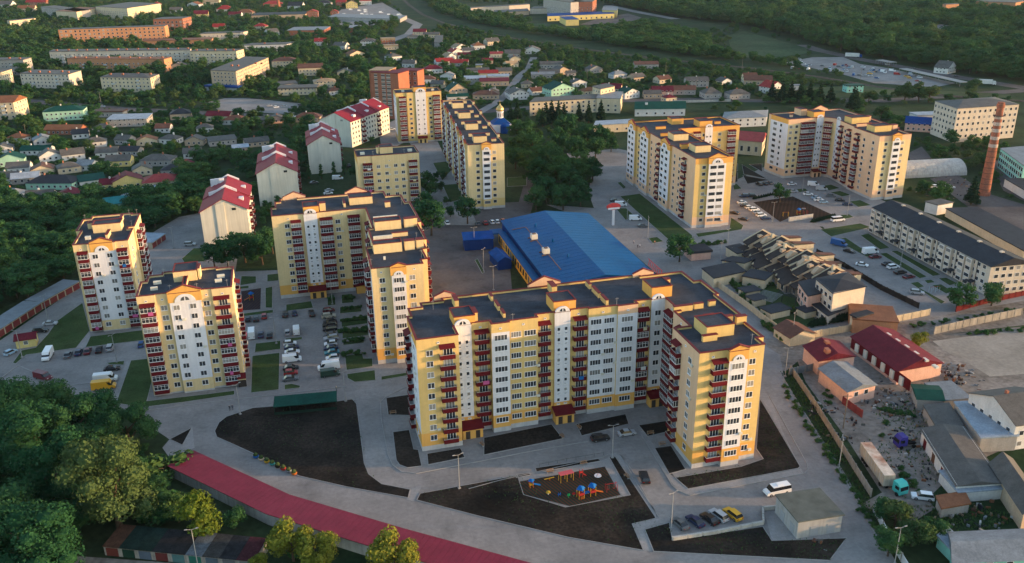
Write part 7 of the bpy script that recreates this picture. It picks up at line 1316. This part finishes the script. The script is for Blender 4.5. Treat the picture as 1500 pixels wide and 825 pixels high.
addvar('big0', 'round', 90, 6500, 26, .0155, 'dark'); addvar('big1', 'round', 91, 6500, 26, .0155, 'dark'); addvar('wil0', 'willow', 70, 9500, 38, .0125, 'olive'); addvar('wil1', 'willow', 71, 6000, 30, .017, 'dark')
for i in range(2): addvar('bu%d' % i, 'bush', 80 + i, 700, 9, .06, 'mid')
def tree(p, h, key, label, group=None, sx=1., name='tree', cat='tree'):
    r_ = thing(name, label, cat, (p[0], p[1], 0), rnd.uniform(0, 6.28), group); cm, tm = VAR[key]; r_.scale = (h * sx, h * sx, h)
    link('crown', cm, r_); link('trunk', tm, r_); return r_
TREES = []   # (x, y, h, key, sx)
def T(px, py, h, key, label, sx=1., group=None): p = G(px, py); tree((p.x, p.y), h, key, label, group, sx); CIRC.append((p.x, p.y, h * .25))
# --- trees one can point at
T(176, 776, 23, 'wil0', 'huge olive-green willow leaning over the red garage roof', 1.0)
T(95, 745, 19, 'wil1', 'dark broad tree beside the huge willow', 1.1)
T(118, 668, 16, 'wil1', 'dark tree with rounded lobes behind the huge willow', 1.15); T(60, 690, 17, 'big1', 'deep green tree in the wooded corner behind the willow', 1.3); T(192, 662, 13, 'wil1', 'grey-green tree touching the paved junction', 1.2); T(150, 640, 12, 'big1', 'round dark tree beside the drive junction', 1.3); T(85, 625, 12, 'big1', 'round dark tree along the drive by the yellow van', 1.3); T(20, 640, 15, 'big1', 'dark tree at the edge of the drive by the wooded corner', 1.3)
T(25, 820, 17, 'big0', 'fresh green tree in the dark wooded corner', 1.3); T(70, 850, 16, 'big1', 'dark tree beside the old lock-ups', 1.3)
T(298, 795, 11.5, 'rl0', 'sunlit yellow-green tree in front of the red garage roof', 1.1); T(430, 822, 10, 'rl1', 'yellow-green tree behind the dull maroon lock-up', 1.05); T(470, 838, 9, 'rl0', 'bushy bright green tree beside the garage wall', 1.1); T(580, 845, 11, 'rl1', 'yellow-green tree overlapping the red garage roof', 1.0); T(380, 845, 5, 'rl0', 'small bright tree top at the lock-up lane', 1.1)
T(262, 765, 7, 'rm0', 'leafy tree in the gap behind the lock-ups', 1.2); T(345, 775, 5, 'rd0', 'dark shrub tree behind the lock-ups', 1.3); T(215, 750, 5, 'rd1', 'dark undergrowth tree below the willow', 1.4)
for x, y, h in ((335, 395, 12), (360, 385, 13), (385, 388, 12), (400, 372, 11), (315, 392, 10)): T(x, y, h, 'rd%d' % (x % 3), 'dense dark tree in the clump before the red-roofed walk-up', 1.25, 'clump before the walk-up')
for x, y, h, k in ((632, 345, 15, 0), (622, 325, 13, 1), (685, 328, 12, 2), (628, 292, 13, 1), (995, 384, 11, 0), (1142, 297, 9, 1)): T(x, y, h, 'rd%d' % k, ('tall dark tree at the market end of the alley', 'dark tree beside the L-shaped block', 'round dark tree in the alley by the long terrace', 'dark tree by the six-storey block', 'round dark tree at the pink gatehouse', 'trimmed round tree in the eastern play yard')[(632, 622, 685, 628, 995, 1142).index(x)], 1.15)
T(1404, 452, 9, 'rm1', 'round green tree before the cream terrace', 1.25); T(1452, 448, 8, 'rd0', 'dark low tree at the cream terrace end', 1.3); T(1345, 512, 6, 'rl0', 'yellow-green tree beside the pink warehouse', 1.2); T(1422, 300, 14, 'fir0', 'dark spruce beside the brick chimney', 1.2)
T(1310, 770, 6.5, 'ro0', 'olive shrub tree beside the teal truck cab', 1.3); T(1335, 800, 6.5, 'ro1', 'olive shrub tree in the lower garden', 1.4); T(1295, 762, 5, 'rd0', 'dark shrub by the concrete wall end', 1.4); T(1370, 790, 5, 'rd1', 'dark shrub in the lower garden', 1.5); T(1300, 815, 6, 'rd2', 'dark tree behind the white corrugated fence', 1.3)
for x, y in ((400 + 45, 262), (482, 258), (497, 256), (463, 262)): T(x + 8, y, 8, 'pop0', 'slim dark cypress at the walk-up gable', 1.3, 'cypresses at the walk-up gable')
for x, y, h in ((800, 176, 15), (808, 175, 16), (818, 176, 16), (826, 174, 14), (848, 172, 13), (862, 174, 14), (880, 172, 15), (795, 180, 13), (758, 170, 14), (748, 172, 12)): T(x, y + 6, h, 'fir%d' % (int(x) % 2), 'tall dark spruce in front of the school', 1.15, 'spruces by the school')
for x, y, h in ((1130, 148, 15), (1145, 150, 16), (1158, 148, 15), (1172, 150, 16), (1185, 149, 15), (1200, 152, 15), (1248, 162, 17), (1252, 158, 14), (1216, 150, 14)): T(x, y, h, 'fir%d' % (int(x) % 2), 'dark spruce in the grove behind the V-shaped block', 1.3, 'spruce grove')
for x, y, h in ((1325, 148, 14), (1345, 150, 15), (1360, 150, 13), (1290, 175, 10), (1272, 150, 9), (1424, 138, 12)): T(x, y, h, 'ro%d' % (int(x) % 2), 'rounded olive tree beyond the V-shaped block', 1.3, 'trees beyond the V-shaped block')
for x, y, h in ((770, 200, 13), (780, 222, 14), (800, 240, 15), (790, 265, 15), (815, 265, 15), (835, 275, 14), (850, 262, 13), (868, 258, 12), (845, 230, 14), (820, 215, 14), (830, 195, 15), (860, 205, 13), (872, 225, 12), (775, 245, 13), (800, 290, 13), (785, 300, 11), (825, 300, 12), (850, 295, 12), (760, 215, 12), (755, 240, 12), (880, 205, 12), (895, 215, 9), (845, 255, 14), (810, 245, 14), (757, 195, 12)): T(x, y + 8, h, ('rd%d' % (int(x) % 3)) if (x + y) % 4 else 'rm%d' % (int(x) % 3), 'dense park tree between the long terrace and the market street', 1.2, 'park trees')
for x, y, h in ((640, 322 - 60, 4), (646, 280, 5), (655, 300, 4), (660, 318, 5), (650, 262, 4), (528, 205, 5), (545, 210, 4), (523, 262, 8)): T(x, y, h, 'rd%d' % (int(x) % 3), 'small dark yard tree along the alley', 1.3, 'yard trees along the alley')
# thuja hedges and clipped shrubs
def shrubs(pa, pb, n, h, key, label, sx=.9):
    a, b2 = G(*pa), G(*pb)
    for i in range(n):
        p = a + (b2 - a) * (i / max(1, n - 1)) + Vector((rnd.uniform(-.7, .7), rnd.uniform(-.7, .7), 0)) * (.25 if 'thuja' in label else 1); hh_ = h; h = hh_ * rnd.uniform(.65, 1.25) if 'thuja' not in label else hh_; r_ = thing('shrub', label, 'shrub', (p.x, p.y, .05), rnd.uniform(0, 6), label[:40]); r_.scale = (h * sx, h * sx, h); link('crown', VAR[key][0], r_); link('trunk', VAR[key][1], r_); h = hh_
shrubs((1188, 478), (1240, 468), 14, 2.6, 'fir0', 'conical thuja in the villa hedge', 2.4); shrubs((1190, 326), (1222, 318), 14, 1.8, 'fir1', 'clipped thuja beside the eastern play yard', 2.6); shrubs((1104, 292), (1132, 286), 9, 1.6, 'fir1', 'clipped thuja behind the eastern play yard', 2.6)
shrubs((1120, 466), (1164, 456), 12, 2.0, 'bu0', 'dense clipped hedge bush in the villa garden', 1.); shrubs((1066, 408), (1098, 446), 12, 2.2, 'bu1', 'garden bush inside the cream yard wall', 1.); shrubs((1118, 478), (1150, 500), 9, 2.2, 'bu0', 'bush along the villa corner lane', 1.); shrubs((1015, 362), (1060, 356), 12, 2.0, 'bu1', 'bush along the gatehouse street', 1.); shrubs((1085, 426), (1130, 418), 8, 2.0, 'bu0', 'round shrub in the villa court', 1.)
for a, b2, n in (((500, 455), (528, 451), 7), ((500, 472), (538, 468), 9), ((501, 488), (538, 485), 9), ((503, 502), (532, 498), 6), ((503, 439), (517, 437), 4), ((482, 440), (488, 440), 2), ((508, 521), (530, 519), 5)): shrubs(a, b2, n, 1.7, 'bu0', 'low shrub in the flower beds of the inner court', 1.)
shrubs((1150, 570), (1285, 780), 26, 1.3, 'bu1', 'weedy bush on the verge by the concrete wall', 1.2); shrubs((1210, 575), (1215, 590), 4, 1.2, 'bu0', 'weed clump behind the concrete wall', 1.2); shrubs((1290, 600), (1330, 610), 7, 1.6, 'bu0', 'weed bush in the scrap yard', 1.2); shrubs((1320, 690), (1345, 720), 6, 1.4, 'bu1', 'weed bush before the white workshop', 1.2); shrubs((1340, 480), (1500, 455), 14, 1.6, 'bu0', 'bush along the waste ground fence', 1.2); shrubs((1330, 590), (1290, 640), 4, 1.2, 'bu1', 'low weed on the yard ground', 1.3); shrubs((1420, 490), (1500, 484), 8, 1.5, 'bu1', 'bush at the waste ground edge', 1.2)
# --- the mass of the town's trees and the forest: nearest ones single, the rest one mass
def zone(pts, spacing, hr, keys, dens=1., sx=1.15, zone_name='town'):
    poly = [(p.x, p.y) for p in (G(x, y) for x, y in pts)]; xs = [p[0] for p in poly]; ys = [p[1] for p in poly]
    gx = np.arange(min(xs), max(xs), spacing); gy = np.arange(min(ys), max(ys), spacing)
    X, Y = np.meshgrid(gx, gy); X = X.ravel() + nr.uniform(-.48, .48, X.size) * spacing; Y = Y.ravel() + nr.uniform(-.48, .48, Y.size) * spacing
    k = inpoly(X, Y, poly) & (nr.random(X.size) < dens); X, Y = X[k], Y[k]
    for e in EXCL:
        if not len(X): break
        ex = [p[0] for p in e]; ey = [p[1] for p in e]
        nb = (X > min(ex)) & (X < max(ex)) & (Y > min(ey)) & (Y < max(ey))
        if nb.any(): q = inpoly(X, Y, e); X, Y = X[~q], Y[~q]
    if len(CIRC) and len(X):
        C = np.array(CIRC); bad = np.zeros(len(X), bool)
        for cx_, cy_, r in C:
            bad |= (X - cx_) ** 2 + (Y - cy_) ** 2 < r * r
        X, Y = X[~bad], Y[~bad]
    for x, y in zip(X, Y):
        u = nr.random(); h = hr[0] + (hr[1] - hr[0]) * u * u if u < .85 else hr[1] * nr.uniform(.9, 1.15); TREES.append((x, y, h, keys[nr.integers(len(keys))], sx * nr.uniform(.85, 1.25), zone_name))
TK = ['rd0', 'rd1', 'rd2', 'rm0', 'rm1', 'rm2', 'ro0', 'ro1', 'rm0', 'ro0']; FK = ['rd0', 'rd1', 'rm2', 'rd2', 'rm1', 'pop0', 'ro1', 'pop1']
zone([(-60, 830), (-60, 590), (0, 592), (60, 612), (150, 645), (190, 690), (215, 740), (260, 765), (150, 800), (60, 850)], 5.2, (4, 11), ['big0', 'big1', 'big1', 'rd2', 'rd0'], .98, 1.4, 'wooded corner')
zone([(205, 650), (238, 672), (262, 720), (300, 765), (240, 780), (200, 740)], 4, (2.5, 6), ['big1', 'rd1', 'bu0', 'rm0'], .95, 1.4, 'wooded corner')
zone([(-60, 470), (-60, 280), (60, 290), (180, 298), (270, 262), (300, 240), (300, 320), (250, 330), (200, 342), (112, 402), (40, 440)], 6, (6, 11), ['rd0', 'rd1', 'rd2', 'rm0', 'rm1'], .97, 1.35, 'wooded slope')
zone([(-60, 290), (-60, 120), (120, 120), (310, 120), (440, 140), (560, 135), (545, 150), (470, 175), (440, 190), (380, 215), (330, 260), (290, 330), (200, 345), (150, 310), (60, 290)], 7.5, (3, 7.5), TK, .86, 1.3, 'garden town')
zone([(360, 330), (300, 330), (380, 240), (450, 190), (462, 185), (452, 240), (442, 300), (400, 330)], 6, (4, 9), ['rd0', 'rd1', 'rm2'], .9, 1.3, 'walk-up yards')
zone([(-60, 125), (-80, 45), (60, 45), (240, 70), (400, 60), (480, 80), (560, 95), (545, 140), (440, 140), (300, 125), (120, 122)], 9.5, (5, 11), TK, .86, 1.25, 'old estate')
zone([(-80, 46), (-80, 0), (60, 0), (300, 0), (560, 0), (590, 20), (560, 90), (470, 80), (380, 60), (240, 68)], 11.5, (5, 10), TK, .82, 1.3, 'far estate')
zone([(540, 135), (560, 95), (590, 60), (650, 38), (720, 52), (840, 74), (960, 90), (1100, 104), (1150, 112), (1130, 142), (1000, 142), (880, 146), (780, 154), (700, 162), (650, 155), (610, 155)], 8, (3, 7), TK, .85, 1.3, 'orchard town')
zone([(595, 0), (620, 0), (640, 20), (700, 36), (780, 50), (880, 66), (1000, 82), (1110, 94), (1190, 106), (1185, 98), (1110, 90), (1050, 78), (990, 50), (940, 38), (850, 44), (800, 40), (760, 30), (700, 22), (660, 8), (640, -5)], 9.5, (7, 12), ['rm0', 'rm1', 'rm2', 'ro0', 'rd0'], .95, 1.3, 'railway belt')
zone([(880, 6), (905, -14), (1000, -20), (1500, -20), (1560, 20), (1560, 128), (1500, 122), (1400, 106), (1330, 94), (1250, 80), (1200, 68), (1160, 54), (1080, 36), (1000, 28), (930, 16)], 10, (12, 22), FK, .98, 1.25, 'forest')
zone([(640, -8), (900, -14), (880, 6), (790, 10), (690, 6)], 16, (7, 13), TK, .45, 1.25, 'far works')
zone([(910, 40), (960, 38), (1010, 48), (1042, 56), (1042, 84), (960, 72), (900, 58)], 9, (6, 11), ['rd0', 'rm1', 'rm2'], .95, 1.3, 'railway belt')
zone([(1190, 118), (1260, 128), (1330, 138), (1350, 142), (1240, 140)], 12, (2, 4), TK, .35, 1.3, 'verge')
zone([(1335, 205), (1395, 212), (1470, 206), (1460, 240), (1400, 262), (1330, 280), (1350, 300), (1440, 300), (1420, 255), (1345, 255)], 8, (3, 8), TK, .72, 1.25, 'hostel yard')
zone([(1290, 750), (1400, 742), (1420, 775), (1360, 830), (1330, 835)], 5, (2, 5), ['rd0', 'rm1', 'ro0'], .6, 1.3, 'lower garden')
zone([(1395, 720), (1500, 700), (1500, 770), (1400, 775)], 6, (1.5, 3.5), ['rd0', 'rm1'], .5, 1.4, 'lower garden')
zone([(930, 160), (1060, 152), (1140, 160), (1120, 185), (1060, 185)], 10, (3, 7), TK, .3, 1.2, 'school grounds')
BK = ['bu0', 'bu1']
zone([(1040, 142), (1110, 116), (1180, 118), (1300, 136), (1480, 146), (1480, 152), (1290, 156), (1180, 158), (1060, 152)], 8, (3, 8), TK, .55, 1.3, 'railway belt')
zone([(1100, 103), (1190, 116), (1300, 132), (1290, 137), (1180, 122), (1095, 110)], 6, (2, 4.5), TK + BK, .8, 1.5, 'railway belt')
zone([(1040, 50), (1066, 40), (1130, 50), (1195, 70), (1195, 84), (1120, 92), (1050, 86)], 10, (3, 8), TK, .4, 1.4, 'railway belt')
zone([(1200, 90), (1160, 84), (1150, 92), (1180, 102), (1300, 118), (1290, 124), (1140, 100), (1140, 86)], 8, (3, 6), TK, .6, 1.4, 'railway belt')
zone([(1480, 215), (1345, 215), (1330, 280), (1400, 300), (1500, 300)], 7, (1.5, 4), BK, .4, 1.6, 'hostel yard')
zone([(1130, 300), (1190, 345), (1230, 400), (1250, 420), (1200, 380), (1140, 330)], 4, (1.2, 2.4), BK, .4, 1.3, 'terrace gardens')
zone([(1060, 420), (1100, 415), (1140, 440), (1175, 440), (1200, 480), (1165, 490), (1110, 460)], 4, (1.2, 3), BK + ['rd0', 'rm1'], .5, 1.3, 'terrace gardens')
zone([(-60, 290), (-60, 120), (310, 120), (560, 135), (440, 190), (330, 260), (290, 330), (150, 310)], 6, (1.2, 2.6), BK, .6, 1.6, 'undergrowth')
zone([(540, 135), (560, 95), (590, 60), (650, 38), (840, 74), (1100, 104), (1150, 112), (1130, 142), (880, 146), (780, 154), (610, 155)], 6, (1.2, 2.6), BK, .6, 1.7, 'undergrowth')
zone([(1150, 112), (1300, 130), (1350, 138), (1250, 140), (1130, 142)], 7, (1, 2), BK, .5, 1.8, 'undergrowth')
zone([(740, 165), (765, 160), (900, 200), (885, 232), (868, 250), (862, 285), (830, 302), (780, 305), (770, 270), (750, 240)], 5.5, (2, 5), BK + ['rm2', 'ro1', 'rm1'], .7, 1.3, 'park')
zone([(1180, 160), (1290, 160), (1370, 175), (1360, 215), (1335, 225)], 8, (2, 6), BK + ['rm1', 'rd0'], .6, 1.4, 'hostel yard')
zone([(250, 730), (330, 765), (420, 800), (520, 830), (430, 850), (300, 790)], 4, (1.5, 4), BK + ['rd1'], .9, 1.4, 'lockup gap')
# rank by apparent size
TREES.sort(key=lambda t: -t[2] / math.hypot(t[0], t[1], CAM_H))
ZL = {'wooded corner': 'leafy tree packed in the wooded corner around the willow', 'wooded slope': 'dense tree on the wooded slope behind the cream garages', 'garden town': 'garden tree among the low houses west of the walk-ups', 'walk-up yards': 'dark tree between the red-roofed walk-ups', 'old estate': 'tree between the old housing blocks', 'far estate': 'tree in the far town beyond the orange building', 'orchard town': 'orchard tree among cottages below the railway', 'railway belt': 'tree in the belt along the railway', 'forest': 'tree of the forest beyond the highway', 'far works': 'tree by the far warehouses', 'verge': 'small tree on the railway verge', 'hostel yard': 'shrubby tree between hangar and hostel', 'lower garden': 'shrubby tree in the lower garden', 'school grounds': 'small tree by the green-roofed hall', 'undergrowth': 'bush in the gardens', 'terrace gardens': 'garden bush behind the terraced houses', 'park': 'leafy tree or bush filling the park beside the market street', 'lockup gap': 'weedy bush between lock-ups and red garages'}
ADJ = {'bi': 'fine-leaved ', 'bu': 'bushy ', 'rd': 'dark green ', 'rm': 'mid green ', 'ro': 'olive green ', 'po': 'slim upright ', 'rl': 'yellow-green '}
inframe = []; rest = []
for t in TREES:
    x, y = proj((t[0], t[1], t[2] * .6))
    (inframe if (-20 < x < 1520 and -25 < y < 850) else rest).append(t)
for t in inframe[:210]:
    tree((t[0], t[1]), t[2], t[3], ('tall ' if t[2] > 9 else 'low ' if t[2] < 5 else '') + ADJ[t[3][:2]] + ZL[t[5]], 'trees of the ' + t[5], t[4])
rest += inframe[210:]
# remaining trees: one mass, instanced from the crowns above by geometry nodes
src = {}
for o in COL.objects:
    if o.name.split('.')[0] == 'crown' and o.parent and o.data not in src: src[o.data] = o
by = {}
for t in rest: by.setdefault(t[3], []).append(t)
ng = bpy.data.node_groups.new('tree mass', 'GeometryNodeTree'); ng.interface.new_socket('Geometry', in_out='INPUT', socket_type='NodeSocketGeometry'); ng.interface.new_socket('Geometry', in_out='OUTPUT', socket_type='NodeSocketGeometry')
gi_, go_ = ng.nodes.new('NodeGroupInput'), ng.nodes.new('NodeGroupOutput'); jn = ng.nodes.new('GeometryNodeJoinGeometry'); ng.links.new(jn.outputs[0], go_.inputs[0])
na_ = lambda nm, ty: (lambda n: (setattr(n, 'data_type', ty), n.inputs['Name'].__setattr__('default_value', nm), n)[2])(ng.nodes.new('GeometryNodeInputNamedAttribute'))
aS, aR, aK = na_('tscale', 'FLOAT_VECTOR'), na_('trot', 'FLOAT'), na_('tkind', 'INT')
cb = ng.nodes.new('ShaderNodeCombineXYZ'); ng.links.new(aR.outputs[0], cb.inputs['Z'])
pts_, scs, rots, kinds = [], [], [], []; keys = list(by)
for ki, k in enumerate(keys):
    for t in by[k]: pts_.append((t[0], t[1], 0)); scs += [t[2] * t[4], t[2] * t[4], t[2]]; rots.append(rnd.uniform(0, 6.28)); kinds.append(ki)
    me = VAR[k][0]
    ob = src.get(me)
    if ob is None: t = by[k][0]; ob = [c for c in tree((t[0] + 3, t[1] + 3), t[2], k, ADJ[k[:2]] + ZL[t[5]], 'trees of the ' + t[5], t[4]).children if c.name.startswith('crown')][0]
    oi = ng.nodes.new('GeometryNodeObjectInfo'); oi.inputs['Object'].default_value = ob; oi.transform_space = 'ORIGINAL'
    cmpn = ng.nodes.new('FunctionNodeCompare'); cmpn.data_type = 'INT'; cmpn.operation = 'EQUAL'
    ii = [s for s in cmpn.inputs if s.type == 'INT']; ng.links.new(aK.outputs[0], ii[0]); ii[1].default_value = ki
    ip = ng.nodes.new('GeometryNodeInstanceOnPoints'); ng.links.new(gi_.outputs[0], ip.inputs['Points']); ng.links.new(cmpn.outputs[0], ip.inputs['Selection']); ng.links.new(oi.outputs['Geometry'], ip.inputs['Instance']); ng.links.new(aS.outputs[0], ip.inputs['Scale']); ng.links.new(cb.outputs[0], ip.inputs['Rotation'])
    ng.links.new(ip.outputs[0], jn.inputs[0])
me = bpy.data.meshes.new('tree_mass'); me.from_pydata(pts_, [], [])
me.attributes.new('tscale', 'FLOAT_VECTOR', 'POINT').data.foreach_set('vector', scs); me.attributes.new('trot', 'FLOAT', 'POINT').data.foreach_set('value', rots); me.attributes.new('tkind', 'INT', 'POINT').data.foreach_set('value', kinds)
tmass = link('distant_trees', me); tag(tmass, 'mass of trees covering the town and the forest beyond', None, kind='stuff'); md = tmass.modifiers.new('trees', 'NODES'); md.node_group = ng
def weeds(name, label, polys, n, hr, seed):
    g = np.random.default_rng(seed); V = []; F = []
    for poly in polys:
        P = [(p.x, p.y) for p in poly]; xs = [p[0] for p in P]; ys = [p[1] for p in P]; X = g.uniform(min(xs), max(xs), n * 3); Y = g.uniform(min(ys), max(ys), n * 3); k = inpoly(X, Y, P); X, Y = X[k][:n], Y[k][:n]
        keep = np.sin(X * .31 + seed) + np.sin(Y * .27 + X * .11) > g.uniform(-1.4, 1.4, len(X))
        for x, y in zip(X[keep], Y[keep]):
            h = g.uniform(*hr)
            for q in range(5):
                t = g.uniform(0, 6.28); w_ = h * .5; a = len(V); dx, dy = math.cos(t) * w_, math.sin(t) * w_; V += [(x + dy * .4, y - dx * .4, .1), (x - dy * .4, y + dx * .4, .1), (x + dx, y + dy, .1 + h * g.uniform(.5, 1))]; F.append((a, a + 1, a + 2))
    me_ = bpy.data.meshes.new(name); me_.from_pydata(V, [], F); me_.materials.append(LEAF['mid']); o = link(name, me_); tag(o, label, None, kind='stuff')
weeds('weeds', 'sparse weeds on the dark soil beds', [z4((355, 225), (410, 158), (655, 108), (985, 78), (1005, 100), (1060, 420), (1250, 490), (1240, 530), (740, 430), (440, 285)), zc((345, 520), (775, 440), (985, 580), (1268, 527), (1385, 630), (1330, 772), (600, 620), (330, 550)), z6((215, 660), (340, 625), (355, 712), (800, 645), (845, 715), (1215, 702), (1130, 815), (260, 770)), z6((785, 15), (985, 350), (430, 462), (365, 405), (800, 312))], 700, (.12, .4), 1)
weeds('weeds', 'rough weeds on the verge and in the industrial yard', [pxp((1142, 545), (1158, 545), (1290, 760), (1310, 820), (1250, 725)), pxp((1290, 590), (1420, 610), (1400, 720), (1330, 740), (1260, 640)), pxp((1290, 745), (1420, 735), (1500, 760), (1380, 800), (1320, 800))], 1100, (.25, .7), 2)
print('TREES', len(TREES), 'inframe', len(inframe), 'points', len(pts_), 'objects', len(bpy.data.objects))
# ================================================================== HAZE
if True:
    b = MB(); b.box(-2600, 2600, -300, 3000, -1.2, 135)
    hz = b.obj('haze', []); hm = bpy.data.materials.new('thin evening haze'); hm.use_nodes = True; n_ = hm.node_tree.nodes; n_.remove(n_['Principled BSDF'])
    pv = n_.new('ShaderNodeVolumePrincipled'); pv.inputs['Color'].default_value = (.62, .80, 1.0, 1); pv.inputs['Density'].default_value = .000021; pv.inputs['Anisotropy'].default_value = .2
    hm.node_tree.links.new(pv.outputs[0], n_['Material Output'].inputs['Volume']); hz.data.materials.append(hm); tag(hz, 'thin pale evening haze over the town', None, kind='stuff')
